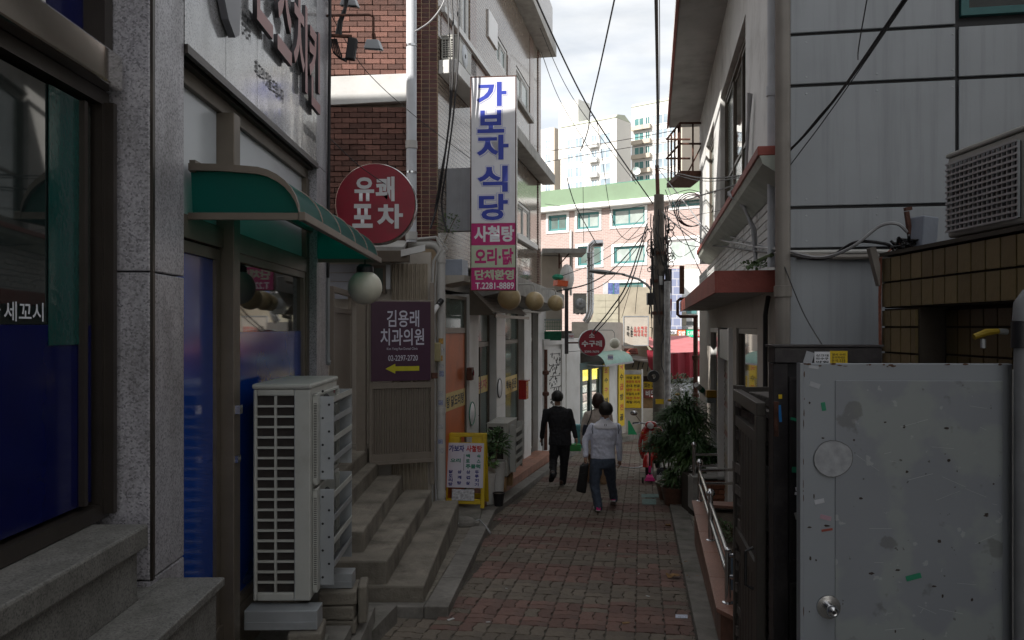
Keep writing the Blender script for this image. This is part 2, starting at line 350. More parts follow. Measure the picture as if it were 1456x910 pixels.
def text_mesh(body, bold, depth, mat):
    cu = bpy.data.curves.new('lettering', 'FONT'); cu.body = body; cu.size = 1; cu.offset = bold; cu.extrude = depth; cu.resolution_u = 3
    cu.space_line = .95
    ob = bpy.data.objects.new('tmp', cu); COL.objects.link(ob)
    dg = bpy.context.evaluated_depsgraph_get(); me = bpy.data.meshes.new_from_object(ob.evaluated_get(dg))
    bpy.data.objects.remove(ob)
    if not me.vertices: return None
    for v in me.vertices: v.co = Vector((v.co.x, -v.co.z, v.co.y))
    me.materials.clear(); me.materials.append(mat); return me
def tagged(o, label, cat, group=None):
    o['label'] = label; o['category'] = cat
    if group: o['group'] = group
    return o
def single(name, mb, mat, label, cat, group=None, F=W0, org=(0, 0, 0), smooth=False, bev=0):
    o = link(name, mb.mesh(name, mat, org)); o.location = F.w(*org); o.rotation_euler = (0, 0, F.rz)
    if smooth: smooth_by(o)
    if bev: bevel(o, bev)
    return tagged(o, label, cat, group)
def structure(name, mb, mat, F=W0):
    o = link(name, mb.mesh(name, mat)); o.location = F.w(0, 0, 0); o.rotation_euler = (0, 0, F.rz); o['kind'] = 'structure'; return o

def brick_field(T, F, x0, x1, z0, z1, bl, bh, g, y0, y1, mat, bond=True, name='brick', maxn=300, jit=.003, holes=(), parent=None, sortx=0):
    """bricks or tiles one by one; the largest in view as parts, the rest joined"""
    cells = []; r = 0; z = z0
    while z + bh * .6 < z1:
        h = min(bh, z1 - z); x = x0 - (bl / 2 if (bond and r % 2) else 0)
        while x < x1:
            a, b = max(x, x0), min(x + bl - g, x1)
            if b - a > .02:
                cx, cz = (a + b) / 2, z + h / 2
                if not any(h0 < cx < h1 and g0 < cz < g1 for h0, h1, g0, g1 in holes): cells.append((a, b, z, z + h - g))
            x += bl
        z += bh; r += 1
    def key(c):
        wx, wy, wz = F.w((c[0] + c[1]) / 2, 0, 0); return wy
    def vis(c):
        wx, wy, wz = F.w((c[0] + c[1]) / 2, 0, 0); px = 728 + wx / wy * FP; py = 465 - ((c[2] + c[3]) / 2 - CH) / wy * FP
        return -20 < px < 1476 and -20 < py < 930
    seen = sorted([c for c in cells if vis(c)], key=key)
    rest = MB(); meshes = {}
    big = set(map(tuple, seen[:maxn]))
    for c in cells:
        j = (rnd.random() - .5) * 2 * jit
        if tuple(c) in big:
            wd = round(c[1] - c[0], 3); hh = round(c[3] - c[2], 3)
            if (wd, hh) not in meshes: meshes[(wd, hh)] = MB().box(0, wd, y0, y1, 0, hh).mesh(name, mat)
            T.piece(name, meshes[(wd, hh)], (c[0], j, c[2]), parent)
        else: rest.box(c[0], c[1], y0 + j, y1 + j, c[2], c[3])
    if rest.v: T.part(name + '_work', rest, mat, parent, kind='stuff')

def slide_window(T, x0, x1, z0, z1, y, fr, gl, n=2, w=.045, depth=.06, sill=None, name='window'):
    wo = T.part(name, MB().frame(x0, x1, z0, z1, w, y, y + depth), fr)
    for i in range(n):
        a = x0 + w + (x1 - x0 - 2 * w) * i / n; b = x0 + w + (x1 - x0 - 2 * w) * (i + 1) / n
        yy = y + depth * (.25 if i % 2 else .5)
        T.part('sash', MB().frame(a, b, z0 + w, z1 - w, w * .7, yy, yy + .02), fr, wo)
        T.part('pane', MB().box(a + w * .7, b - w * .7, yy + .008, yy + .012, z0 + w * 1.7, z1 - w * 1.7), gl, wo)
    if sill: T.part('sill', MB().box(x0 - .05, x1 + .05, y - sill, y + .01, z0 - .05, z0 - .002), fr, wo, bev=.006)
    return wo
# ================================================================== GROUND, PAVING, KERBS
SDX, SDY = .1637 / 1.0133, 1 / 1.0133
def gz(x, y, lift=0.):
    s = x * SDX + y * SDY
    if s < 0: z = .45
    elif s < 5: z = .45 - s * (.45 + .2815) / 5
    elif s < 46: z = -.0563 * s
    else: z = -.0563 * 46
    return z + lift
g = MB(); ss = [-60, 0, 5, 8, 12, 20, 30, 46, 120, 900]; tt = [-700, -60, -12, -3, 0, 4, 12, 60, 700]
for s_ in ss:
    for t_ in tt:
        x, y = s_ * SDX + t_ * SDY, s_ * SDY - t_ * SDX
        g.v.append((x, y, gz(x, y, -.03)))
nt_ = len(tt)
for i in range(len(ss) - 1):
    for j in range(nt_ - 1): g.f.append((i * nt_ + j, i * nt_ + j + 1, (i + 1) * nt_ + j + 1, (i + 1) * nt_ + j))
structure('ground', g, mconc2)

FP_ = Frame(0, 0, .1637, 1)     # pavement frame: x along the alley (s), -y to the right
# a paved sheet, tilted with the hill
pav_o = bpy.data.objects.new('pavement', None)
tilt = math.atan(.0563)
def pavloc(s_, t_):   # local (s,t) -> pavement object's plane; t to the right
    return (s_ - 0, -t_)
mb = MB(); mb.add([(4.5, 2.6, -.012), (4.5, -.45, -.012), (6.4, -.45, -.012), (32, -.45, -.012), (32, .3, -.012), (25, .9, -.012), (19.4, 1.9, -.012), (15.6, 2.0, -.012), (11.3, 2.15, -.012), (6.6, 1.65, -.012), (6.4, 2.6, -.012)], [tuple(range(11))])
pav = link('pavement', mb.mesh('pavement', mjoint)); pav['kind'] = 'structure'
pav.rotation_mode = 'QUATERNION'
_q = Matrix.Rotation(math.atan2(SDY, SDX), 4, 'Z') @ Matrix.Rotation(tilt, 4, 'Y')
pav.rotation_quaternion = _q.to_quaternion()
def tocoord(x, y): return x * SDX + y * SDY, x * SDY - y * SDX   # world -> (s, t right)
# edges (s,t) of the paved strip
left_edge = [(4.0, -.55), (6.5, -1.59), (6.55, -1.6), (11.3, -2.10), (15.6, -1.93), (19.4, -1.8), (25.0, -.8), (32, 1.5)]
left_pts = [(-1.7, 5.2), (-1.35, 6.6), (-.53, 6.62), (-.24, 11.3), (.6, 15.4), (1.4, 19.2), (3.3, 24.6), (4.3, 30)]
lst = sorted(tocoord(*p) for p in left_pts)
def tl(s_):
    if s_ < 6.45: return -2.6
    p = [tocoord(*q) for q in left_pts[2:]]
    for a, b in zip(p, p[1:]):
        if a[0] <= s_ <= b[0]: return a[1] + (b[1] - a[1]) * (s_ - a[0]) / (b[0] - a[0])
    return p[0][1] if s_ < p[0][0] else p[-1][1]
tr = .392 + .02
cw, ch_ = .232, .2315
def paver_mesh(lng, wid, horiz, mat):
    """interlocking block: long edges kinked in their middle"""
    k = .013; a = lng / 2; b = wid / 2; g_ = .0035; xs = [-a, -a * .45, -a * .25, a * .25, a * .45, a]
    top = [(x, b - g_ + (k if abs(x) < a * .3 else 0)) for x in xs]; bot = [(x, -b + g_ + (k if abs(x) < a * .3 else 0)) for x in xs]
    top[0] = (-a + g_, top[0][1]); top[-1] = (a - g_, top[-1][1]); bot[0] = (-a + g_, bot[0][1]); bot[-1] = (a - g_, bot[-1][1])
    poly = bot[:] + [(a - g_ + k * .5, 0)] + top[::-1] + [(-a + g_ + k * .5, 0)]
    if horiz: poly = [(y, x) for x, y in poly][::-1]
    m = MB(); m.prismz(poly, -.03, -.004)
    inner = [(x * (1 - .006 / a) , y * (1 - .004 / b)) for x, y in poly]
    n = len(poly); base = len(m.v); m.v += [(x, y, 0) for x, y in inner]
    top_i = list(range(n, 2 * n)); m.f = [f for f in m.f if tuple(f) != tuple(range(n, 2 * n))]
    m.f += [(n + i, n + (i + 1) % n, base + (i + 1) % n, base + i) for i in range(n)] + [tuple(range(base, base + n))]
    return m
pm = {}
for hz in (0, 1):
    for cname, mt in (('r', mpr), ('g', mpg)):
        pm[(hz, cname)] = paver_mesh(.225 + .004, .1125 + .003, hz, mt)
pmesh = {k: v.mesh('paver', mpr if k[1] == 'r' else mpg) for k, v in pm.items()}
S0 = 6.35 / SDY * SDY + .02
rest = {'r': MB(), 'g': MB()}; cnt = 0; cand = []
i0 = -12
for ci in range(-12, 3):
    tc_ = tr - (ci * -1) * cw
    tcen = tr + (ci - 2) * cw - cw / 2 + .0
    for ri in range(-8, 96):
        sc0 = S0 + ri * ch_
        if sc0 < 5.35: continue
        if tcen - cw / 2 < tl(sc0 + .1) - .12: continue
        band = math.floor((sc0 + .01 - S0) / (3 * ch_)); colr = 'r' if band % 2 == 0 else 'g'
        if sc0 > 11.6: colr = 'g' if (band % 4) else 'r'
        kind = (ri + ci) % 2
        for h in (-1, 1):
            if kind: s_, t_ = sc0 + ch_ / 2 + h * ch_ / 4, tcen
            else: s_, t_ = sc0 + ch_ / 2, tcen + h * cw / 4
            c2 = colr if rnd.random() > .035 else ('g' if colr == 'r' else 'r')
            cand.append((s_, t_, kind, c2))
cand.sort()
for s_, t_, kind, c2 in cand:
    dz = rnd.uniform(-.003, .003); wx, wy = s_ * SDX + t_ * SDY, s_ * SDY - t_ * SDX
    vis = wy > 5.95
    rx, ry = rnd.uniform(-.012, .012), rnd.uniform(-.012, .012)
    if vis and cnt < 300:
        o = link('paver', pmesh[(kind, c2)], pav, (s_, -t_, dz)); o.rotation_euler = (rx, ry, rnd.uniform(-.012, .012)); cnt += 1
    else:
        m = pm[(kind, c2)]; rest[c2].add([(x + s_, y - t_, z + dz + x * ry - y * rx) for x, y, z in m.v], m.f)
for c2, mt, nm in (('r', mpr, 'red_paving_beyond'), ('g', mpg, 'grey_paving_beyond')):
    o = link(nm, rest[c2].mesh(nm, mt), pav); o['kind'] = 'stuff'
# two teal painted patches on the paving
for (a, b, c, d, nm) in ((912, 949, 703, 708, 'x'), (913, 933, 710, 718, 'y')):
    m = MB(); q = []
    for px, py in ((a, d), (b, d), (b, c), (a, c)):
        Y = 2.05 / ((py - 465) / FP - .0563 * (SDX * (px - 728) / FP + SDY)); x = (px - 728) / FP * Y
        q.append((x, Y, gz(x, Y, .008)))
    m.add(q, [(0, 1, 2, 3)]); o = link('painted_patch', m.mesh('painted_patch', M('teal_paint', (.12, .20, .185), .8, var=.3, vs_=15, dirt=.6))); o['kind'] = 'structure'

# left kerb stones and the strip behind them
def strip(pts_out, wid, z0f, z1f, step, name, mat, parent, gap=.006, bev=.008):
    for (x0, y0), (x1, y1) in zip(pts_out, pts_out[1:]):
        L_ = math.hypot(x1 - x0, y1 - y0); n = max(1, round(L_ / step)); ux, uy = (x1 - x0) / L_, (y1 - y0) / L_
        for i in range(n):
            a, b = L_ * i / n + gap / 2, L_ * (i + 1) / n - gap / 2
            q = [(x0 + ux * a, y0 + uy * a), (x0 + ux * b, y0 + uy * b)]
            q += [(q[1][0] - uy * wid, q[1][1] + ux * wid), (q[0][0] - uy * wid, q[0][1] + ux * wid)]
            m = MB().prismz(q, lambda x, y: gz(x, y) + z0f, lambda x, y: gz(x, y) + z1f + 0)
            o = link(name, m.mesh(name, mat), parent)
            if bev: bevel(o, bev)
kb = structure('kerb', MB().prismz([(-1.6, 6.66), (-.56, 6.66), (-.27, 11.3), (-.9, 11.3), (-1.6, 9)], lambda x, y: -1.2, lambda x, y: gz(x, y, .065)), mconc2)
strip(left_pts[2:5], .2, -.1, .085, 1.0, 'kerb_stone', mkerb, kb)
strip([(-1.35, 6.62), (-.735, 6.62)], .2, -.1, .085, .9, 'kerb_stone', mkerb, kb)
strip(left_pts[4:], .2, -.1, .085, 1.0, 'kerb_stone', mkerb, kb)
strip([(-.735, 6.83), (-.47, 10.6)], .22, -.1, .078, .45, 'kerb_flagstone', mconc, kb)
# right hand gutter and the slabs beside it
def rx(y, t): s_ = (y + t * SDX) / SDY; return s_ * SDX + t * SDY
gm = MB().prismz([(rx(4.6, .42), 4.6), (rx(4.6, .66), 4.6), (rx(26, .66), 26), (rx(26, .42), 26)], lambda x, y: gz(x, y) - .3, lambda x, y: gz(x, y) + .004)
rg = structure('gutter', gm, mconc2)
side = structure('right_footpath', MB().prismz([(rx(4.6, .668), 4.6), (rx(4.6, 4.), 4.6), (rx(26, 6), 26), (rx(26, .668), 26)], lambda x, y: gz(x, y) - .3, lambda x, y: gz(x, y) - .006), mconc2)
strip([(rx(13.4, .69), 13.4), (rx(9.3, .69), 9.3)][::-1], -.52, -.06, .014, .95, 'pale_slab', mconc, side, bev=.004)

# ================================================================== GRANITE SHOP BUILDING (left)
FA = Frame(-1.5, 0, -.02, 1)
A = Thing(FA, 'granite_shop_building', 'polished grey granite shop building at the left with dark windows and raised Korean letters', 'building')
TOPA = 12.0
A.part('body', MB().box(-6, 3.40, .6, 5.2, -.8, 8.9), mgran2)
A.part('rear_body', MB().box(3.40, 7.11, .352, 5.2, -.8, 8.9), mgran2)
A.part('shade_storey', MB().box(-6, 6.2, .36, 2.9, 8.91, TOPA), mgran2)  # unseen storey added to keep the sun off the alley and white house
# corner pillar: stones on the face toward the alley
zz = [-.6, .95, 2.29, 3.62, 5.0, 6.4, 8.9]
for a, b in zip(zz, zz[1:]):
    A.part('pillar_stone', MB().box(3.45, 3.83, 0, .6, a + .003, b - .003), mgranp, bev=.006)
for y_, s_ in ((2.3, 3.43),):
    A.part('angle_trim', MB().box(3.452, 3.475, -.012, .0, .95, 9), mbronze)
# near window
pw = A.part('shop_window', MB().frame(-3, 3.42, 1.24, 3.05, .06, .16, .26), mbronze)
A.part('window_pane', MB().box(-2.92, 3.34, .20, .215, 2.06, 2.97), mdglass, pw)
A.part('window_film', MB().box(-2.92, 3.34, .197, .215, 1.32, 2.058), mnavy, pw)
A.part('green_strip', MB().box(3.02, 3.24, .192, .196, 1.98, 2.97), M('green_film', (.006, .05, .045), .1, spec=.4), pw)
A.part('mullion', MB().box(3.235, 3.262, .17, .195, 1.32, 2.97), mbronze, pw)
A.part('mullion', MB().box(3.375, 3.405, .12, .2, 1.26, 3.0), mbronze, pw)
A.part('chrome_beam', MB().box(-3, 3.40, .09, .3, 3.052, 3.20), mchrome, bev=.01)
uw = A.part('upper_window', MB().box(-3, 3.43, .24, .25, 3.2, 4.6), mnavy)
for s_ in (2.95,): A.part('upper_mullion', MB().box(s_, s_ + .06, .2, .24, 3.2, 4.6), M('alu', (.6, .6, .58), .35, .7), uw)
A.part('upper_mullion', MB().box(3.36, 3.43, .15, .24, 3.2, 4.6), mbronze, uw)
for k in range(2):
    A.part('upper_stone', MB().box(-6, 3.445, .1, .6, 4.605 + k * 2.14, 6.74 + k * 2.14), mgran2)
A.text('세꼬시', 2.745, 2.985, 2.07, 2.14, .194, M('window_letter', (.55, .57, .6), .5), .012, pw)
A.text('마', 2.655, 2.725, 2.07, 2.14, .194, M('window_letter', (.55, .57, .6), .5), .012, pw)
# sill and plinth
A.part('window_sill', MB().box(-3, 3.30, -.06, .3, 1.14, 1.235), mgran2, bev=.01)
A.part('plinth', MB().box(-3, 3.28, -.02, .3, -.2, 1.138), mgran2)
A.part('entrance_block', MB().box(-3, 3.55, -.25, -.022, -.2, .885).box(3.29, 3.55, -.02, .2, -.2, .885), mgran2)
A.part('entrance_slab', MB().box(-3, 3.58, -.28, -.0225, .887, .925).box(3.302, 3.58, -.0215, .2, .887, .925), mgran2, bev=.006)
# fascia stones above the shop front
xs = [3.835, 4.42, 5.0, 5.58, 6.16, 6.655]
for i, (a, b) in enumerate(zip(xs, xs[1:])):
    for za, zb in ((3.41, 4.9), (4.9, 6.4), (6.4, 8.9)):
        A.part('fascia_stone', MB().box(a + .003, b - .003, 0, .35, za + .003, zb - .003), mgran)
for za, zb in ((-.6, 1.6), (1.6, 3.41), (3.41, 4.9), (4.9, 6.4), (6.4, 8.9)):
    A.part('pilaster_stone', MB().box(6.658, 7.12, 0, .34, za + .003, zb - .003), mgranp)
sf = A.part('soffit', MB().box(3.835, 6.655, -.012, .34, 3.388, 3.408).box(3.835, 6.655, -.016, .012, 3.372, 3.414), mbronze, label='dark metal soffit over the shop front')
A.part('soffit_rib', MB().box(3.835, 6.655, .03, .08, 3.36, 3.387), mbronze, sf)
# shop front frames: glass plane about y=.1
A.part('transom_rail', MB().box(3.835, 6.655, .07, .16, 3.28, 3.386), mbrownfr, bev=.004)
A.part('transom_rail', MB().box(3.835, 6.655, .06, .14, 2.50, 2.62), mbrownfr, bev=.004)
A.part('mullion', MB().box(4.56, 4.67, .0, .15, .2, 3.28), mbrownfr, bev=.004)
A.part('mullion', MB().box(6.56, 6.655, .06, .15, .2, 3.28), mbrownfr)
A.part('transom_panel', MB().box(3.84, 4.555, .1, .12, 2.62, 3.28), mtrans)
A.part('transom_panel', MB().box(4.675, 6.555, .1, .12, 2.62, 3.28), mtrans)
dr = A.part('shop_door', MB().frame(3.86, 4.545, .25, 2.49, .06, .075, .125), mbrownfr)
A.part('blue_door_glass', MB().box(3.92, 4.485, .095, .105, .31, 2.43), mblue, dr)
A.part('door_lock', MB().box(4.57, 4.62, -.03, .0, 1.55, 1.60), mmetal, dr)
A.part('door_lock', MB().box(4.57, 4.62, -.02, .0, 1.27, 1.31), mmetal, dr)
sw = A.part('front_window', MB().frame(4.69, 6.55, .35, 2.5, .05, .07, .13), mbrownfr)
A.part('window_pane', MB().box(4.74, 6.5, .098, .106, 2.02, 2.45), mdglass, sw)
A.part('blue_film', MB().box(4.74, 6.5, .095, .107, .4, 2.018), mblue, sw)
A.part('stall_riser', MB().box(3.84, 6.65, .06, .16, -.3, .348), mbrownfr)
# raised letters and the tooth-like emblem on the fascia
mred3 = M('brick_red_letter', (.27, .09, .085), .4, var=.1, bump=0)
def raised(ch, x0, x1, z0, z1, bold=.022):
    me = text_mesh(ch, bold, .014, mred3)
    v_ = [v.co for v in me.vertices]; ax, bx = min(v.x for v in v_), max(v.x for v in v_); az, bz = min(v.z for v in v_), max(v.z for v in v_)
    for v in me.vertices: v.co = Vector((x0 + (v.co.x - ax) / (bx - ax) * (x1 - x0), -.036 + v.co.y * 1.0, z0 + (v.co.z - az) / (bz - az) * (z1 - z0)))
    o = link('raised_letter', me, A.o); me.materials.append(M('letter_side', (.05, .045, .05), .5, bump=0))
    for p in me.polygons: p.material_index = 0 if p.normal.y < -.6 else 1
    return o
raised('콘', FA.x(350), FA.x(380), 3.92, 4.62)
raised('스', FA.x(384), FA.x(405), 3.90, 4.55)
raised('치', FA.x(408), FA.x(428), 3.84, 4.50)
raised('킨', FA.x(431), FA.x(447), 3.80, 4.46)
em = MB().prism([(FA.x(312), 3.72), (FA.x(322), 3.66), (FA.x(328), 3.70), (FA.x(337), 4.7), (FA.x(296), 4.7), (FA.x(304), 4.15), (FA.x(302), 3.86)], -.05, -.01)
e_ = A.part('emblem', em, M('emblem_grey', (.16, .16, .18), .4, var=.1, bump=0))
A.part('emblem_stripe', MB().prism([(FA.x(313), 4.12), (FA.x(318), 4.7), (FA.x(308), 4.7)], -.054, -.051), M('emblem_red', (.35, .09, .10), .4), e_)
A.text('쫀득쫀득', FA.x(344), FA.x(356), 3.78, 3.92, -.004, mbll, .02)
A.text('최고의 맛을 드립니다', FA.x(362), FA.x(403), 3.62, 3.72, -.004, mbll, .02)
A.text('02) 2298-7044', FA.x(432), FA.x(449), 3.56, 3.64, -.004, mbll, .02)

# awning -------------------------------------------------------------
AW = Thing(FA, 'green_awning', 'curved translucent green awning with bronze frame over the blue shop door', 'awning', org=(4.05, 0, 2.62))
s0, s1 = 4.05, 6.72
prof = [(.06, 2.875), (-.1, 2.872), (-.24, 2.862)]
for k in range(1, 9):
    t = k / 8 * math.pi / 2; prof.append((-.24 - .26 * math.sin(t), 2.862 - .24 * (1 - math.cos(t))))
def awn_strip(a, b):
    m = MB(); n = len(prof)
    m.v = [(a, y, z) for y, z in prof] + [(b, y, z) for y, z in prof] + [(a, y, z - .004) for y, z in prof] + [(b, y, z - .004) for y, z in prof]
    for i in range(n - 1): m.f += [(i, i + n, i + n + 1, i + 1), (2 * n + i, 2 * n + i + 1, 3 * n + i + 1, 3 * n + i)]
    return m
nrib = 5
for i in range(nrib):
    a = s0 + (s1 - s0) * i / nrib; b = s0 + (s1 - s0) * (i + 1) / nrib
    AW.part('sheet', awn_strip(a + .004, b - .004), mawn, smooth=True)
for i in range(nrib + 1):
    a = s0 + (s1 - s0) * i / nrib; wd = .03 if i in (0, nrib) else .012
    m = MB()
    for (y, z), (y2, z2) in zip(prof, prof[1:]):
        m.hexa([(a - wd / 2, y, z - .03), (a + wd / 2, y, z - .03), (a + wd / 2, y2, z2 - .03), (a - wd / 2, y2, z2 - .03)], [(a - wd / 2, y, z + .006), (a + wd / 2, y, z + .006), (a + wd / 2, y2, z2 + .006), (a - wd / 2, y2, z2 + .006)]) if i in (0, nrib) else m.tube([(a, y, z), (a, y2, z2)], .007, 5)
    AW.part('rib', m, mbrownfr)
AW.part('front_rail', MB().box(s0 - .02, s1 + .02, -.53, -.495, 2.59, 2.635), mbrownfr, bev=.004)
AW.part('wall_rail', MB().box(s0, s1, .03, .06, 2.84, 2.9), mbrownfr)
for s_ in (s0 - .005, s1): AW.part('end_rail', MB().box(s_ - .012, s_ + .012, -.494, .06, 2.595, 2.63), mbrownfr)
pe = [(y, z) for y, z in prof] + [(-.49, 2.632), (.05, 2.632)]
for s_, nm in ((s0 + .02, 'end_panel'), (s1 - .03, 'end_panel')):
    m = MB(); n = len(pe); m.v = [(s_, y, z - .008) for y, z in pe] + [(s_ + .004, y, z - .008) for y, z in pe]
    m.f = [tuple(range(n)), tuple(range(2 * n - 1, n - 1, -1))]; AW.part(nm, m, mawn)

# globe lamps ---------------------------------------------------------
def globe_lamp(x, y, z, r, mat, label, hang=.1, group=None, arm=None):
    T = Thing(W0, 'globe_lamp', label, 'lamp', group, org=(x, y, z))
    T.part('globe', MB().sphere((x, y, z), r, 28, 18), mat, smooth=True)
    if arm is None:
        T.part('cap', MB().lathe((x, y, z), [(0, r + .05), (r * .35, r + .05), (r * .5, r + .03), (r * .52, r * .90), (r * .3, r * .88)], 16), mbll, smooth=True)
        T.part('stem', MB().tube([(x, y, z + r + .03), (x, y, z + r + .03 + hang)], .008, 8), mbronze)
    else:
        T.part('bracket', MB().tube(arm, .013, 8), mpipe, smooth=True)
    return T
globe_lamp(*at(519, 409, 6.55), .140, mglobe, 'white glass globe lamp hanging under the far end of the green awning', .06)

# ================================================================== STACKED OUTDOOR AIR CONDITIONER
def double_aircon():
    x0, x1, y0, y1, z0, z1 = 4.90, 5.72, -.355, -.005, .362, 1.70
    T = Thing(FA, 'air_conditioner', 'tall twin fan air conditioner with louvred wind guards before the blue shop window', 'air conditioner', org=(x0, y0, z0))
    F_ = .022
    # casing: sides as frame, near end has an open grille
    T.part('casing', MB().box(x0 + .03, x1, y0 + .001, y1 - .001, z0 + .001, z1 - .03).box(x0, x0 + .03, y0, y0 + .10, z0, z1 - .035)
           .box(x0, x0 + .03, y1 - .022, y1, z0, z1 - .035).box(x0, x0 + .03, y0 + .10, y1 - .022, z0, z0 + .05).box(x0, x0 + .03, y0 + .10, y1 - .022, z1 - .075, z1 - .035), macw, bev=.008)
    T.part('lid', MB().box(x0 - .008, x1 + .008, y0 - .008, y1 + .008, z1 - .033, z1), macw, bev=.012)
    T.part('coil', MB().box(x0 + .021, x0 + .0295, y0 + .1, y1 - .022, z0 + .05, z1 - .075), M('coil_dark', (.02, .014, .012), .6, var=.3, vs_=30, bump=.6, bs=200))
    n = 19; za, zb = z0 + .05, z1 - .075; ya, yb = y0 + .10, y1 - .022
    for i in range(1, n):
        z = za + (zb - za) * i / n; T.part('grille_bar', MB().box(x0 + .001, x0 + .02, ya, yb, z - .006, z + .006), macw)
    T.part('grille_post', MB().box(x0 + .0005, x0 + .0185, (ya + yb) / 2 - .007, (ya + yb) / 2 + .007, za, zb), macw)
    T.part('edge_trim', MB().box(x0 - .002, x0, y0 + .092, y0 + .096, z0, z1 - .035), mzinc)
    for k, (za, zb) in enumerate(((z0 + .72, z1 - .09), (z0 + .05, z0 + .66))):
        g_ = T.part('wind_guard', MB().box(x0 + .06, x0 + .14, y0 - .03, y0, za - .02, zb + .02).box(x0 + .06, x1 - .02, y0 - .02, y0, za - .02, za).box(x0 + .06, x1 - .02, y0 - .02, y0, zb, zb + .02).box(x1 - .06, x1 - .03, y0 - .03, y0, za, zb), macw, bev=.004)
        vs2 = MB()
        nn = 46
        for q in range(nn):
            z = za + .03 + (zb - za - .06) * q / nn; vs2.box(x0 + .0585, x0 + .061, y0 - .026, y0 - .008, z, z + .004)
        T.part('vent_slots', vs2, mbll, g_, kind='stuff')
        # side cheeks
        T.part('side_cheek', MB().prism([(0, 0), (1, 0), (1, 1), (0, 1)], 0, 1) if False else MB().box(x0 + .145, x0 + .15, y0 - .115, y0 - .005, za, zb), mzinc, g_, bev=.002)
        T.part('side_cheek', MB().box(x1 - .05, x1 - .045, y0 - .115, y0 - .005, za, zb), mzinc, g_)
        ho = MB()
        for q in range(7):
            for yy in (-.085, -.045):
                if (q + (yy > -.05)) % 2: ho.lathe((x0 + .1445, y0 + yy, za + .05 + q * .085), [(0, -.001), (.008, -.001), (.008, 0)], 10, 'x')
        T.part('bolt_holes', ho, mbll, g_, kind='stuff')
        for q in range(4):
            z = za + .05 + q * (zb - za - .02) / 4
            m = MB(); a, b = x0 + .151, x1 - .051
            m.hexa([(a, y0 - .115, z + .065), (b, y0 - .115, z + .065), (b, y0 - .02, z), (a, y0 - .02, z)], [(a, y0 - .112, z + .085), (b, y0 - .112, z + .085), (b, y0 - .018, z + .004), (a, y0 - .018, z + .004)])
            m.box(a, b, y0 - .118, y0 - .112, z + .062, z + .098)
            T.part('louvre', m, macw if q % 2 else mzinc, g_)
        T.part('fan_grille', MB().lathe((x0 + .43, y0 - .004, (za + zb) / 2), [(.02, 0), (.25, -.003), (.26, 0)], 28, 'y'), mbll, g_)
    T.part('badge', MB().lathe((x1 - .1, y0 - .003, z1 - .1), [(0, 0), (.018, 0), (.018, .003)], 14, 'y'), mcrim)
    for xx, yy in ((x0 + .1, y0 + .05), (x0 + .1, y1 - .05), (x1 - .1, y0 + .05), (x1 - .1, y1 - .05)): T.part('rubber_foot', MB().lathe((xx, yy, z0), [(0, -.022), (.028, -.022), (.03, -.006), (.024, .002)], 12), mbll)
double_aircon()
def channel(x0, x1, y0, y1, z0, z1, label):
    T = Thing(FA, 'support_rail', label, 'rail', org=(x0, y0, z0))
    T.part('web', MB().box(x0, x1, y0, y1, z0, z1), mzinc, bev=.004); T.part('rib', MB().box(x0 - .004, x0 - .0005, y0 + .01, y1 - .01, z0 + .035, z0 + .05), mzinc)
channel(4.80, 4.95, -.42, .02, .22, .338, 'near grey metal rail carrying the twin fan air conditioner')
channel(5.52, 5.66, -.50, .02, .235, .338, 'far grey metal rail carrying the twin fan air conditioner')
def block(F, x, y, z, sx, sy, sz, label, rz=0, mat=None, name='concrete_block', group=None):
    o = single(name, MB().obox((0, 0, sz / 2), sx, sy, sz, (0, 0, rz)), mat or mconc, label, 'block', group, F, (0, 0, 0), bev=.012)
    o.location = F.w(x, y, z); return o
GZ5 = gz(-1.3, 5.1)
block(FA, 4.88, -.34, .115, .26, .20, .10, 'broken grey concrete block under the outer end of the near rail', .1)
block(FA, 4.88, -.34, .03, .3, .22, .08, 'thin dark brick lying on the paving below the broken block', .05, mconc2)
block(FA, 5.6, -.40, .135, .28, .26, .095, 'uppermost concrete brick under the far rail', .06)
block(FA, 5.6, -.40, .035, .28, .25, .095, 'middle concrete brick under the far rail', -.04)
block(FA, 5.6, -.40, -.065, .28, .26, .095, 'lowest concrete brick under the far rail', .03)
block(FA, 5.63, -.56, -.01, .22, .06, .26, 'narrow concrete piece standing beside the bricks of the far rail', .1)
structure('shop_platform', MB().box(3.6, 5.38, -.52, .2, -.6, .03).box(5.38, 6.05, -.58, .2, -.6, -.075), mconc2, FA)
structure('front_step', MB().prismz([(-1.55, 5.6), (-1.08, 5.65), (-.93, 6.45), (-1.5, 6.5)], -.6, -.20), mconc2)
# ================================================================== STEPS up to the gate
ST = Thing(W0, 'concrete_steps', 'worn concrete steps climbing from the alley to the dental clinic gate', 'steps', org=(-1.1, 6.7, -.4))
def stepb(x0a, x1a, y0, x0b, x1b, y1, z0, z1):
    o = ST.part('step', MB().hexa([(x0a, y0, z0), (x1a, y0, z0), (x1b, y1, z0), (x0b, y1, z0)], [(x0a, y0, z1), (x1a, y0, z1), (x1b, y1, z1), (x0b, y1, z1)]), mconc, bev=.018)
    b = o.modifiers.new('cut', 'SUBSURF'); b.subdivision_type = 'SIMPLE'; b.levels = 4; b.render_levels = 4
    tx = bpy.data.textures.get('worn') or bpy.data.textures.new('worn', 'CLOUDS'); tx.noise_scale = .12
    d = o.modifiers.new('worn', 'DISPLACE'); d.texture = tx; d.strength = .022; d.mid_level = .5; d.texture_coords = 'GLOBAL'
    return o
stepb(-1.30, -.745, 6.74, -1.0, -.675, 10.06, -.65, -.14)
stepb(-1.55, -1.065, 6.78, -1.3, -.985, 9.78, -.65, .06)
stepb(-1.75, -1.315, 7.02, -1.7, -1.33, 9.70, -.65, .25)
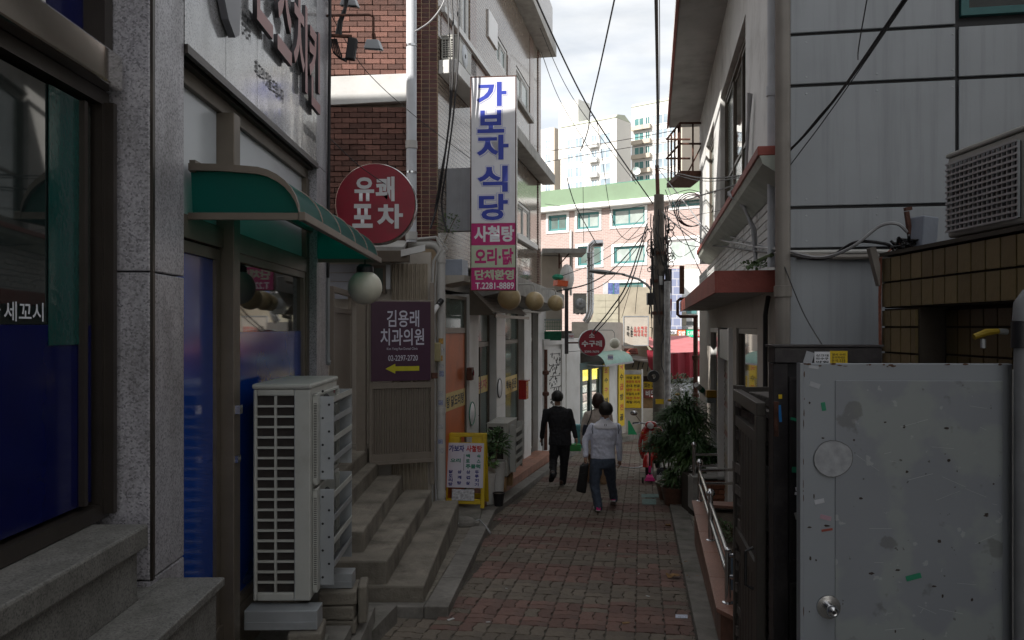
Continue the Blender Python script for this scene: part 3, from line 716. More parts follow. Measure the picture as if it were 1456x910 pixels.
stepb(-2.1, -1.60, 7.3, -2.1, -1.62, 9.68, -.65, .42)
stepb(-3.2, -1.72, 7.2, -3.2, -1.74, 10.0, -.65, .585)
ST.part('cheek_block', MB().box(-1.62, -1.36, 6.30, 6.98, -.6, -.02), mconc2, bev=.01)
# ================================================================== RED BRICK HOUSE (faces down the alley)
FB = cf(10.2)
B = Thing(FB, 'red_brick_house', 'red brick house wall with a white painted band high above the round crimson sign', 'building', org=(-2, 0, 0))
B.part('wall_core', MB().box(-7.5, -1.30, .05, 6, -1, 8.2), mmortar)
brick_field(B, FB, -2.75, -1.34, 3.15, 6.75, .195, .0685, .010, -.045, .06, mbrick, jit=.007, holes=[(-3, -1.2, 4.86, 5.30)], maxn=300)
bb = MB(); bb.hexa([(-2.8, -.065, 4.85), (-1.335, -.065, 4.93), (-1.335, .05, 4.93), (-2.8, .05, 4.85)], [(-2.8, -.065, 5.22), (-1.335, -.065, 5.28), (-1.335, .05, 5.28), (-2.8, .05, 5.22)])
B.part('white_band', bb, mwhite, bev=.006)
B.part('upper_wall', MB().box(-7.5, -2.76, -.04, .048, -1, 8.2).box(-2.76, -1.34, -.04, .048, 6.76, 8.2), mbrick)

# ================================================================== BROWN TILED HOUSE with the restaurant
FC = Frame(-.98, 10.5, .196, 1)
C = Thing(FC, 'tiled_restaurant_building', 'brown and beige tiled house with restaurant doors behind the tall blue lettered sign', 'building')
LC = FC.at(18.9); NF = Frame(-.98, 10.5, 1, 0)
mft = brickpat('glossy_facade_tiles', (.27, .225, .18), (.20, .16, .125), (.07, .04, .032), .105, .058, .006, .10)
mftd = brickpat('dark_facade_tiles', (.10, .035, .03), (.07, .022, .02), (.34, .27, .2), .105, .058, .006, .2)
def csill(px0, px1, py, y0): return
wins = []
def W(pxa, pxb, pyb, zt, n=2):
    xa, xb = FC.x(pxa), FC.x(pxb); zb = FC.p(pxb, pyb)[1]; wins.append((xa, xb, zb, zt)); return
W(653, 667.5, 61, 7.6); W(706, 721, 108, 7.25); W(734, 753, 167, 7.3); W(737, 754, 345, 4.62)
# wall as masonry with real openings: built as vertical slices
def wall_with_holes(T, name, x0, x1, z0, z1, y0, y1, holes, mat):
    xs_ = sorted({x0, x1, *[h[0] for h in holes], *[h[1] for h in holes]}); m = MB()
    for a, b in zip(xs_, xs_[1:]):
        hs = sorted([(h[2], h[3]) for h in holes if h[0] <= a + 1e-6 and h[1] >= b - 1e-6]); z = z0
        for p_, q_ in hs:
            if p_ > z: m.box(a, b, y0, y1, z, p_)
            z = q_
        if z < z1: m.box(a, b, y0, y1, z, z1)
    return T.part(name, m, mat)
wall_with_holes(C, 'facade', .02, LC - .35, 2.95, 8.5, 0, .22, wins, mft)
C.part('core', MB().box(.02, LC, .9, 6, -1.5, 8.5).box(.02, LC, .34, .9, 2.6, 2.94).box(.02, LC, .222, .34, 2.6, 2.94).box(LC-.3, LC, .23, .9, -1.5, 8.5).box(.02,.35,.3,.9,-1.5,8.5), mcream)
for i, (a, b, c, d) in enumerate(wins):
    wn = slide_window(C, a + .01, b - .01, c + .01, d - .01, .015, mwhite, mgglass if i else mdglass, 2, .05, .07)
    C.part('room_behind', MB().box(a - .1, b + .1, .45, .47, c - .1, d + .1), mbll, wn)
C.part('dark_tile_strip', MB().box(wins[0][1] + .02, wins[0][1] + .42, -.008, -.001, 5.9, 8.5), mftd)
C.part('dark_tile_strip', MB().box(LC - .35, LC, -.02, .3, -1.4, 8.5), mftd)
C.part('dark_tile_strip', MB().box(wins[2][1] + .03, wins[2][1] + .5, -.008, -.001, 5.75, 8.5), mftd)
C.part('dark_tile_strip', MB().box(.15, FC.x(704), -.008, -.001, 5.95, 6.35), mftd)
C.part('dark_tile_strip', MB().box(wins[1][1] + .03, wins[1][1] + .3, -.008, -.001, 5.9, 7.2), mftd)
C.part('window_sill', MB().box(wins[2][0] - .4, wins[2][1] + .2, -.07, .1, wins[2][2] - .09, wins[2][2] - .002), mslab, bev=.01)
C.part('window_sill', MB().box(wins[3][0] - .5, wins[3][1] + .5, -.09, .1, wins[3][2] - .12, wins[3][2] - .002), mwhite, bev=.01)
za, zb = FC.p(631, 17, -.05)[1], FC.p(704, 108, -.05)[1]
C.part('sill_band', MB().box(.15, FC.x(706), -.06, -.002, (za + zb) / 2 - .05, (za + zb) / 2 + .03), mwhite)
C.part('roof_slab', MB().box(FC.at(12.2), LC + .25, -.36, .6, 8.52, 8.78), mslab, bev=.01)
C.part('balcony_slab', MB().box(FC.at(14.2), LC + .2, -.33, -.022, 5.45, 5.68), mslab, bev=.01)
C.part('parapet', MB().box(FC.at(12.2), LC, -.3, .2, 8.79, 9.6), mft)
C.part('wall_panel', MB().box(FC.x(693), FC.x(705.5), -.03, -.001, FC.p(705, 71)[1], 7.4), mwhitec, bev=.004)
# tiles of the corner pier facing the camera: laid one by one
pier = C.part('corner_pier', MB().box(.0, .05, .0, .0, 0, 0) if False else MB().add([(0, 0, 0)] , []), mgrout) if False else None
PR = Thing(NF, 'tiled_pier', 'dark brown tiled corner pier between the white drainpipe and the tall sign', 'pillar', org=(-.3, 0, 2))
PR.part('pier_core', MB().box(-.31, -.005, .0, .6, -1.2, 8.5), mgrout)
brick_field(PR, NF, -.312, -.003, 3.1, 6.75, .104, .0585, .0095, -.006, .003, mtile, bond=False, name='tile', maxn=300, jit=.0015)
# air conditioner ledge
C.part('aircon_ledge', MB().box(.03, 1.7, -.26, -.002, 5.40, 5.58), mwhite, bev=.008)
def small_aircon(F, x0, x1, y0, y1, z0, z1, label, guard=True, group=None, side='x0'):
    T = Thing(F, 'air_conditioner', label, 'air conditioner', group, org=(x0, y0, z0))
    T.part('casing', MB().box(x0 + .02, x1, y0, y1, z0 + .02, z1 - .02).box(x0, x0 + .02, y0, y0 + .06, z0 + .02, z1 - .02).box(x0, x0 + .02, y1 - .02, y1, z0 + .02, z1 - .02).box(x0, x0 + .02, y0 + .06, y1 - .02, z0 + .02, z0 + .05).box(x0, x0 + .02, y0 + .06, y1 - .02, z1 - .06, z1 - .02), macw, bev=.006)
    T.part('lid', MB().box(x0 - .006, x1 + .006, y0 - .006, y1 + .006, z1 - .02, z1), macw, bev=.006)
    T.part('coil', MB().box(x0 + .014, x0 + .0195, y0 + .06, y1 - .02, z0 + .05, z1 - .06), MATS['coil_dark'])
    T.part('fan_guard', MB().lathe(((x0 + x1) / 2, y0 - .002, (z0 + z1) / 2), [(.03, -.01), (.9 * min(z1 - z0, x1 - x0) / 2 - .02, -.01), (.9 * min(z1 - z0, x1 - x0) / 2, 0)], 24, 'y'), mzinc, smooth=True)
    for a in (x0 + .08, x1 - .12): T.part('foot', MB().box(a, a + .05, y0, y1, z0, z0 + .0195), mbll)
    if guard:
        n = 5
        g_ = T.part('guard_cheek', MB().box(x0 + .18, x0 + .2, y0 - .1, y0 - .012, z0 + .06, z1 - .05), macw); T.part('guard_cheek', MB().box(x1 - .04, x1 - .02, y0 - .1, y0 - .012, z0 + .06, z1 - .05), macw)
        for k in range(n):
            z = z0 + .07 + k * (z1 - z0 - .16) / n; a, b = x0 + .2, x1 - .04
            T.part('louvre', MB().hexa([(a, y0 - .11, z + .05), (b, y0 - .11, z + .05), (b, y0 - .02, z), (a, y0 - .02, z)], [(a, y0 - .10, z + .115), (b, y0 - .10, z + .115), (b, y0 - .014, z + .012), (a, y0 - .014, z + .012)]), macw, g_, bev=.004)
    else:
        n = 8
        for k in range(1, n): T.part('grille_bar', MB().box(x0 + .001, x0 + .013, y0 + .06, y1 - .02, z0 + .05 + (z1 - z0 - .11) * k / n - .006, z0 + .05 + (z1 - z0 - .11) * k / n + .006), macw)
        for k in range(1, 4): T.part('grille_post', MB().box(x0 + .0005, x0 + .012, y0 + .06 + (y1 - y0 - .08) * k / 4 - .005, y0 + .06 + (y1 - y0 - .08) * k / 4 + .005, z0 + .05, z1 - .06), macw)
    return T
small_aircon(FC, .10, .85, -.245, -.02, 5.585, 5.93, 'air conditioner with gridded side on the white ledge above the tall sign', False)
# grey sheet box and small white box below
single('sheet_metal_box', MB().box(FC.x(634) - .0, .55, -.36, -.003, 3.36, 4.22), M('grey_siding', (.36, .37, .40), .55, var=.08, streak=.2, bump=.05), 'grey sheet metal box on the tiled wall behind the tall sign', 'metal box', F=FC, bev=.006)
PB = Thing(FC, 'planter_shelf', 'pale blue box on a dark shelf left of the magenta sign bottom', 'shelf', org=(.2, -.2, 2.7))
PB.part('box', MB().box(.12, .45, -.3, -.01, 2.74, 2.95), M('pale_blue_box', (.34, .38, .46), .5), bev=.005)
PB.part('shelf', MB().hexa([(.05, -.34, 2.66), (.7, -.34, 2.66), (.7, -.004, 2.60), (.05, -.004, 2.60)], [(.05, -.36, 2.735), (.7, -.36, 2.735), (.7, -.004, 2.735), (.05, -.004, 2.735)]), mcream)
# ---- street level
zf = lambda Y: gz(0, Y)
cols = [(664, 677), (703, 715.5), (743, 753), (763, 774)]
ct = FC.p(670, 447)[1]
for i, (a, b) in enumerate(cols):
    xa, xb = FC.x(a), FC.x(b)
    P_ = C.part('column', MB().box(xa, xb, -.03, .25, -1.3, 2.55), mwhite)
    z = -.6
    while z < 2.5:
        C.part('column_tile', MB().box(xa - .004, xb + .004, -.04, -.031, z + .004, min(z + .62, 2.54)), mwhitec if i % 2 else mwhite, P_); z += .625
orx0, orx1 = FC.x(632.5), FC.x(663.5)
C.part('wall_return', MB().box(.0, orx0, .02, .3, -1.3, 2.6), mcream)
od = C.part('door_frame', MB().frame(orx0, orx1, -.6, 2.5, .05, .0, .08), mbrownfr)
C.part('orange_door', MB().box(orx0 + .05, orx1 - .05, .02, .06, -.55, FC.p(648, 474)[1]), morange, od, bev=.003)
C.part('transom_rail', MB().box(orx0 + .05, orx1 - .05, .005, .07, FC.p(648, 474)[1] + .002, FC.p(648, 466)[1]), mbrownfr, od)
C.part('transom_pane', MB().box(orx0 + .05, orx1 - .05, .03, .04, FC.p(648, 466)[1], 2.45), mgglass, od)
C.part('yellow_band', MB().box(orx0 + .02, orx1 - .03, .012, .0165, FC.p(648, 581)[1], FC.p(648, 556)[1]), mybu, od)
C.text('탕 닭도리탕', orx0 + .12, orx1 - .12, FC.p(648, 577)[1], FC.p(648, 561)[1], .0105, mbll, .03, od)
for (a, b, txt, tcol, nb) in ((677.5, 702.5, '가보자', mredl, 2), (716, 742.5, '로스 백숙 전문', mbll, 1), (753.5, 762.5, None, None, 1)):
    xa, xb = FC.x(a), FC.x(b)
    wn = C.part('shop_window', MB().frame(xa + .005, xb - .005, -.75, 2.5, .06, .08, .15).box(xa + .065, xb - .065, .08, .14, 1.72, 1.80), mbrownfr)
    for k in range(nb):
        q0 = xa + .065 + (xb - xa - .13) * k / nb; q1 = xa + .065 + (xb - xa - .13) * (k + 1) / nb
        C.part('door_pane', MB().box(q0 + .025, q1 - .025, .105, .112, -.65, 1.715), mgglass, wn)
        C.part('upper_pane', MB().box(q0 + .01, q1 - .01, .105, .112, 1.81, 2.43), mcurt if a < 700 else mgglass, wn)
        if nb > 1: C.part('door_stile', MB().box(q0, q0 + .025, .09, .13, -.65, 1.715), mbrownfr, wn)
    if txt:
        zt, zb_ = FC.p((a + b) / 2, 536)[1], FC.p((a + b) / 2, 560)[1]
        C.part('yellow_band', MB().box(xa + .07, xb - .07, .098, .103, zb_, zt), mybu, wn)
        C.text(txt, xa + .14, xb - .14, zb_ + .06, zt - .06, .096, tcol, .03, wn)
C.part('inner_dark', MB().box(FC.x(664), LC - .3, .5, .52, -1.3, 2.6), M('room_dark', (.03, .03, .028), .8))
# louvred mini roof over the glass door
MR = Thing(FC, 'slatted_canopy', 'small brown slatted canopy below the tall sign', 'canopy', org=(FC.x(666), -.03, 2.3))
xa, xb = FC.x(664), FC.x(719)
for k in range(11):
    t = k / 11; MR.part('slat', MB().obox(((xa + xb) / 2, -.05 - .36 * t, 2.62 - .36 * t), xb - xa, .05, .012, (R(38), 0, 0)), mbrownfr)
MR.part('side_panel', MB().add([(xa, -.04, 2.64), (xa, -.43, 2.23), (xa, -.04, 2.23)], [(0, 1, 2)]), mbrownfr)
MR.part('front_beam', MB().box(xa, xb, -.45, -.42, 2.19, 2.24), mbrownfr)
# grey slab canopy with lamp brackets
CP = Thing(FC, 'concrete_canopy', 'grey concrete canopy over the restaurant windows behind the yellowed globes', 'canopy', org=(FC.at(12.9), -.03, 2.5))
CP.part('slab', MB().hexa([(FC.at(12.4), -.55, 2.6), (FC.at(18.6), -.62, 2.48), (FC.at(18.6), -.045, 2.4), (FC.at(12.4), -.045, 2.5)], [(FC.at(12.4), -.55, 2.9), (FC.at(18.6), -.62, 2.80), (FC.at(18.6), -.045, 2.85), (FC.at(12.4), -.045, 2.94)]), mslab, bev=.01)
CP.part('edge_rail', MB().box(FC.at(12.6), FC.at(18.2), -.14, -.06, 2.36, 2.395), mwhite)
for (px, py, Y, rr, lb) in ((724, 424, 11.0, .162, 'yellowed globe lamp half hidden below the foot of the tall sign'), (760, 428, 13.2, .158, 'middle one of the three yellowed globe lamps under the concrete canopy'), (790, 431, 15.4, .158, 'farthest of the three yellowed globe lamps, just right of the building corner')):
    x, y, z = at(px, py, Y)
    xw, yw, _ = FC.w(FC.at(Y) - .05, -.45, 0)
    globe_lamp(x, y, z, rr, mglobey, lb, group='yellowed globe lamps of the restaurant', arm=[(x, y, z + rr * .95), (x, y, z + rr + .07), (x - .03, y, z + rr + .12), (xw - .15, yw, z + rr + .12), (xw - .2, yw, z + rr + .05)])
# terrace at the restaurant
TR = structure('terrace', MB().prismz([FC.w(FC.at(11.5), -.36, 0)[:2], FC.w(FC.at(18.6), -.38, 0)[:2], FC.w(FC.at(18.6), .3, 0)[:2], FC.w(FC.at(11.5), .3, 0)[:2]], -1.6, lambda x, y: gz(x, y, .20)), mconc2)
y = 11.5
while y < 18.4:
    for t in range(2):
        o0, o1 = -.40 + t * .22, -.40 + (t + 1) * .22 - .006
        q = [FC.w(FC.at(y), o0, 0)[:2], FC.w(FC.at(y + .33) - .008, o0, 0)[:2], FC.w(FC.at(y + .33) - .008, o1, 0)[:2], FC.w(FC.at(y), o1, 0)[:2]]
        m = MB().prismz(q, lambda a, b: gz(a, b, .201), lambda a, b: gz(a, b, .222)); link('terrace_tile', m.mesh('terrace_tile', mterra), TR)
    q = [FC.w(FC.at(y), -.385, 0)[:2], FC.w(FC.at(y + .33) - .008, -.385, 0)[:2], FC.w(FC.at(y + .33) - .008, -.365, 0)[:2], FC.w(FC.at(y), -.365, 0)[:2]]
    m = MB().prismz(q, lambda a, b: gz(a, b, -.0), lambda a, b: gz(a, b, .199)); link('riser_tile', m.mesh('riser_tile', mterra), TR)
    y += .33
structure('concrete_pad', MB().box(-1.35, -.42, 10.08, 11.7, -1.2, -.435), mconc2)
# air conditioner on the terrace
sa = small_aircon(FC, FC.at(12.5), FC.at(13.3), -.52, -.20, -.30, .55, 'white air conditioner with louvred guard standing on the terracotta terrace')
for a, lb in ((12.5, 'left wooden block under the terrace air conditioner'), (13.0, 'right wooden block under the terrace air conditioner')):
    single('wood_block', MB().box(FC.at(a), FC.at(a) + .1, -.5, -.22, gz(0, a, .2) , -.301), mwood, lb, 'block', F=FC)
LB = Thing(FC, 'letter_box', 'red letter box on the white column above the terrace air conditioner', 'letter box', org=(FC.x(745), -.1, .9))
lx, lz = FC.p(745, 568, -.15)
LB.part('box', MB().box(lx - .02, lx + .24, -.20, -.045, lz, lz + .36), mred, bev=.006); LB.part('lid', MB().box(lx - .03, lx + .25, -.23, -.045, lz + .362, lz + .385), mred, bev=.004)
LB.part('slot', MB().box(lx + .03, lx + .19, -.203, -.2005, lz + .27, lz + .29), mbll)
MT = Thing(FC, 'electric_meter', 'small brown meter box on the white column beside the orange door', 'meter', org=(FC.x(666), -.1, 1.2))
mx_, mz_ = FC.p(667, 541, -.08); MT.part('case', MB().box(mx_, mx_ + .13, -.12, -.041, mz_, mz_ + .19), mrust, bev=.008); MT.part('glass', MB().lathe((mx_ + .065, -.123, mz_ + .11), [(0, -.01), (.045, -.01), (.05, .0)], 14, 'y'), mdglass)
for nm, px, py, hh, lb in (('oval_sign', 672, 588, .35, 'oval plaque with flower print on the column beside the orange door'), ('oval_sign', 711, 552, .34, 'white oval plaque on the second white column')):
    x, z = FC.p(px, py, -.06); T = Thing(FC, 'plaque', lb, 'plaque', org=(x, -.06, z - hh / 2))
    T.part('plate', MB().lathe((x, -.046, z), [(0, -.012), (hh / 2 * .9, -.012), (hh / 2, 0)], 20, 'y'), mlilac, smooth=True)
    T.part('rim', MB().tube([(x + math.cos(a) * hh / 2, -.055, z + math.sin(a) * hh / 2) for a in [i * math.pi / 10 for i in range(21)]], .008, 5), mgrl if px < 700 else mbll)
# drain pipe with elbow, and the tall white downpipe
DP = Thing(W0, 'drain_pipe', 'fat grey drainpipe with elbow and stickers left of the orange door', 'pipe', org=(-.93, 10.25, -.4))
X1 = (627 - 728) / FP * 10.25; zt = CH + (465 - 352) / FP * 10.25
el = [(X1, 10.25, -.44), (X1, 10.25, zt - .1)] + [(X1 - .14 * (1 - math.cos(a)), 10.25, zt - .1 + .14 * math.sin(a)) for a in (R(22), R(45), R(68), R(90))] + [(X1 - .42, 10.25, zt + .04)]
DP.part('pipe', MB().tube(el, .056, 16), mpipe, smooth=True)
for z in (zt - .16, .98, -.1): DP.part('collar', MB().lathe((X1, 10.25, z), [(.057, -.04), (.064, -.038), (.064, .038), (.057, .04)], 16), mpipe, smooth=True)
_s1, _s2, _s3 = M('worn_sticker_white', (.42, .42, .43), .6, var=.6, vs_=70, bump=0), M('worn_sticker_amber', (.42, .24, .05), .6, var=.6, vs_=60, bump=0), M('worn_sticker_blue', (.26, .29, .42), .6, var=.6, vs_=60, bump=0)
sticks = [(485, _s2), (497, _s1), (509, _s2), (520, _s1), (531, _s3), (560, _s1), (572, _s3), (606, _s1), (627, _s3), (640, _s1)]
for py, mt in sticks:
    z = CH + (465 - py) / FP * 10.25; m = MB(); n = 7; hh = rnd.uniform(.02, .04); a0 = rnd.uniform(-2.2, -1.7)
    for k in range(n + 1):
        a = a0 + k * .16; m.v += [(X1 + .0575 * math.cos(a), 10.25 + .0575 * math.sin(a), z - hh), (X1 + .0575 * math.cos(a), 10.25 + .0575 * math.sin(a), z + hh)]
    m.f = [(2 * k, 2 * k + 2, 2 * k + 3, 2 * k + 1) for k in range(n)]; DP.part('sticker', m, mt)
WP = Thing(W0, 'downpipe', 'tall white downpipe at the joint of the red brick and brown tile walls', 'pipe', org=(-1.29, 10.05, 3.1))
X2 = (585 - 728) / FP * 10.05
WP.part('pipe', MB().tube([(X2, 10.05, 3.12), (X2, 10.05, 8.4)], .066, 16), M('white_pipe', (.6, .62, .66), .45, var=.06, bump=.03, dirt=.2), smooth=True)
for z in (CH + 259 / FP * 10.05, 3.2): WP.part('collar', MB().lathe((X2, 10.05, z), [(.067, -.05), (.075, -.048), (.075, .048), (.067, .05)], 16), mpipe, smooth=True)
for z in (5.6, 4.0): WP.part('strap', MB().lathe((X2, 10.05, z), [(.067, -.012), (.072, -.012), (.072, .012), (.067, .012)], 16), mmetal)
for k, (xx, yy, rr_) in enumerate(((614.5, 10.2, .02), (619, 10.22, .012))):
    x = (xx - 728) / FP * yy
    single('conduit', MB().tube([(x, yy, -.44), (x, yy, 2.6), (x + .02, yy, 2.9), (x + .12 + k * .03, yy, 3.05), (x + .05, yy, 3.2), (x - .25, yy, 3.17), (x - .75, yy - .1, 3.02)], rr_, 8), mpipe, ('thick' if k == 0 else 'thin') + ' grey conduit running up beside the fat drainpipe and over the shed roof', 'conduit', smooth=True)
LMP = Thing(W0, 'wall_lamp', 'stubby white tube lamp fixed on the fat drainpipe beside the dental sign', 'lamp', org=at(618, 440, 10.1))
LMP.part('tube', MB().tube([at(614, 447, 10.0), at(624, 432, 10.1)], .032, 12), mwhitec, smooth=True); LMP.part('socket', MB().tube([at(622, 435, 10.08), at(628, 427, 10.15)], .036, 12), mbll, smooth=True)
MB2 = Thing(W0, 'meter_box', 'yellowed plastic meter box at the right post of the gate', 'box', org=at(621, 500, 10.05))
x, y, z = at(621, 503, 10.08); MB2.part('case', MB().box(x - .055, x + .05, y - .06, y + .06, z - .1, z + .14), M('aged_plastic', (.36, .31, .15), .4, dirt=.4), bev=.012)

# ================================================================== SHED, GATE, DENTAL SIGN
SH = Thing(W0, 'tin_shed', 'low shed with grey tin roof and beige corrugated side behind the gate', 'shed', org=(-1.6, 10, 0))
SH.part('roof', MB().hexa([(-2.5, 9.75, 3.0), (-1.33, 9.75, 2.98), (-1.33, 10.1, 3.1), (-2.5, 10.1, 3.1)], [(-2.5, 9.75, 3.05), (-1.33, 9.75, 3.03), (-1.33, 10.12, 3.15), (-2.5, 10.12, 3.15)]), mslab)
SH.part('gutter', MB().box(-2.5, -1.25, 9.66, 9.76, 2.84, 2.98), mbrownfr, bev=.006)
SH.part('eave_board', MB().hexa([(-1.34, 9.6, 2.90), (-1.06, 9.72, 2.98), (-1.06, 9.74, 2.98), (-1.34, 9.66, 2.90)], [(-1.34, 9.6, 2.98), (-1.06, 9.72, 3.06), (-1.06, 9.74, 3.06), (-1.34, 9.66, 2.98)]), mwhite)
def corrugated(T, x0, x1, z0, z1, y, name, mat, pitch=.052, amp=.012, vert=True):
    m = MB(); n = int((x1 - x0) / pitch * 4)
    for i in range(n + 1):
        x = x0 + (x1 - x0) * i / n; d = amp * (1 if (i % 4) in (1, 2) else -1)
        m.v += [(x, y + d, z0), (x, y + d, z1)]
    m.f = [(2 * i, 2 * i + 2, 2 * i + 3, 2 * i + 1) for i in range(n)]
    return T.part(name, m, mat)
corrugated(SH, -1.50, -1.05, -.2, 2.84, 9.93, 'corrugated_siding', mcorr)
SH.part('back_wall', MB().box(-2.6, -1.02, 9.99, 10.1, -.4, 2.99), mcream)
wx0, wx1 = (522 - 728) / FP * 9.9, (548 - 728) / FP * 9.9
SH.part('window_frame', MB().frame(wx0, wx1, 2.47, 2.82, .035, 9.92, 9.97), mbrownfr)
SH.part('pane', MB().box(wx0 + .035, wx1 - .035, 9.94, 9.95, 2.5, 2.79), mgglass)
for k in range(4): SH.part('glass_block', MB().box(-2.30 + .0, -1.86, 9.90 + .0, 9.93, 2.40 + k * .11, 2.50 + k * .11), M('pale_blue_plate', (.40, .42, .48), .4))
SH.part('lamp_tube', MB().box(-1.56, -1.51, 9.86, 9.9, 2.52, 2.82), mtrans)
GT = Thing(W0, 'side_gate', 'tall taupe metal gate leaf standing open left of the dental clinic sign', 'gate', org=(-1.85, 8, .5))
GF = Frame(-1.80, 7.95, -.06, 1)
def gate_leaf(F, name, label, x0, x1, z0, z1, splits, corrz=None, mat=mgate):
    T = Thing(F, name, label, 'gate', org=(x0, 0, z0))
    T.part('frame', MB().frame(x0, x1, z0, z1, .06, -.02, .025), mat, bev=.004)
    for (a, b) in splits:
        for k in range(int((x1 - x0 - .12) / .05)):
            T.part('board', MB().box(x0 + .06 + k * .05, x0 + .06 + k * .05 + .042, -.004, .006, a, b), mat)
        T.part('rail', MB().box(x0 + .06, x1 - .06, -.018, .02, b, b + .05), mat)
    return T
bpy.data.objects.remove(GT.o)
gate_leaf(GF, 'side_gate', 'tall taupe metal gate leaf standing open left of the dental clinic sign', .0, 1.32, .42, 2.46, [(.48, 1.1), (1.15, 2.2)])
FGt = Frame(-1.70, 9.55, .715, .26)
lw = math.hypot(.715, .26)
DG = Thing(FGt, 'clinic_gate', 'taupe corrugated metal gate leaf that carries the dental clinic sign', 'gate', org=(0, 0, .4))
zt_ = FGt.p(573, 429)[1]; zb_ = FGt.p(573, 659)[1]; zm = FGt.p(573, 541)[1]
DG.part('frame', MB().frame(-.02, lw + .02, zb_, zt_ + .02, .045, -.025, .02), mgate, bev=.004)
DG.part('mid_rail', MB().box(.025, lw - .025, -.028, .02, zm - .09, zm - .02), mgate)
DG.part('bottom_rail', MB().box(.025, lw - .025, -.022, .02, zb_ + .046, zb_ + .13), mgate)
corrugated(DG, .03, lw - .03, zb_ + .13, zm - .09, .0, 'corrugated_panel', mgate, .03, .006)
DG.part('hasp', MB().box(lw - .02, lw + .06, -.05, -.026, zm + .02, zm + .09), mrust)
post = single('gate_post', MB().box(-1.845, -1.735, 9.42, 9.54, .3, 2.75), mgate, 'square taupe post between the two gate leaves', 'post', bev=.006)
single('gate_post', MB().box(-1.02, -.965, 9.86, 9.92, .1, 2.6), mgate, 'slim taupe post right of the dental clinic sign', 'post', bev=.006)
DS = Thing(FGt, 'dental_sign', 'plum dental clinic sign with white lettering and yellow arrow on the gate', 'sign', org=(0, -.03, zm))
DS.part('board', MB().box(.0, lw - .03, -.05, -.028, zm, zt_), mplum, bev=.003)
def ft(T, F, s, pxa, pxb, pya, pyb, y, mat, bold=.01, parent=None):
    xa, za_ = F.p(pxa, pyb, y); xb, zb2 = F.p(pxb, pya, y); xm, zlo = F.p((pxa + pxb) / 2, pyb, y); _, zhi = F.p((pxa + pxb) / 2, pya, y)
    return T.text(s, min(xa, xb), max(xa, xb), zlo, zhi, y, mat, bold, parent)
mwl = M('white_letter', (.62, .62, .72), .4, var=.03, bump=0)
ft(DS, FGt, '김용래', 550, 596, 441, 465, -.053, mwl, .015)
ft(DS, FGt, '치과의원', 541, 603, 467, 491, -.053, mwl, .015)
ft(DS, FGt, 'Kim Yong Rae Dental Clinic', 550, 594, 494, 498.5, -.053, mwl, .0)
ft(DS, FGt, '02-2297-2720', 552, 594, 505, 513, -.053, mwl, .01)
ax0, az = FGt.p(548, 524.5, -.053); ax1, _ = FGt.p(596, 524.5, -.053)
DS.part('arrow', MB().prism([(ax0, az), (ax0 + .12, az - .06), (ax0 + .12, az - .028), (ax1, az - .028), (ax1, az + .028), (ax0 + .12, az + .028), (ax0 + .12, az + .06)], -.055, -.051), M('arrow_yellow', (.55, .5, .02), .5))

# ================================================================== TALL SIGN, ROUND SIGN, BOARD ON THE GROUND
FS = Frame(-.535, 10.33, 1, -.10)
xa, xb = FS.x(669.5), FS.x(733.5); zT = FS.p(700, 109)[1]; zB = FS.p(700, 413)[1]
TS = Thing(FS, 'restaurant_sign', 'tall white vertical restaurant sign with blue Korean letters and magenta panels', 'sign', org=((xa + xb) / 2, 0, zB))
TS.part('case', MB().box(xa, xb, .002, .22, zB, zT), mlilac, bev=.008)
TS.part('edge_trim', MB().frame(xa - .006, xb + .006, zB - .006, zT + .006, .012, -.006, .012), mrust)
zz = lambda py: FS.p(700, py)[1]
for a, b, mt in ((317.5, 348.5, mmag), (349, 380, mpgreen), (380.5, 412.5, mmag)):
    TS.part('print_panel', MB().box(xa + .008, xb - .008, -.003, .001, zz(b), zz(a)), mt)
TS.part('light_panel', MB().box(xa + .008, xb - .008, -.003, .001, zz(317), zz(109.8)), mlilac)
for chh, x0_, x1_, ya, yb in (('가', 679, 719, 118, 150), ('보', 680, 716, 158, 188), ('자', 679, 722, 193, 226), ('식', 680, 721, 237, 272), ('당', 682, 721, 277, 312)):
    for bold, y_, mt, nm in ((.085, -.0045, mpbluel, 'letter_outline'), (.065, -.006, mlilac, 'letter_inline'), (.035, -.0075, mbluel, 'letter')):
        g_ = bold * 34; me = TS.text(chh, FS.p(x0_ - g_ , 300)[0], FS.p(x1_ + g_, 300)[0], zz(yb + g_), zz(ya - g_), y_, mt, bold, name=nm)
for s_, x0_, x1_, ya, yb, mt in (('사철탕', 674, 731, 321, 344, mlilac), ('오리·닭', 675, 730, 353, 377, mmag), ('단체환영', 675, 731, 383.5, 398, mpgreen), ('T.2281-8889', 676, 731, 401.5, 411, mlilac)):
    TS.text(s_, FS.p(x0_, 300)[0], FS.p(x1_, 300)[0], zz(yb), zz(ya), -.0045, mt, .04 if ya < 400 else .02)
for z in (zT - .4, zB + .5): TS.part('bracket', MB().box(xa + .02, xa + .06, .22, .45, z, z + .04), mbll)

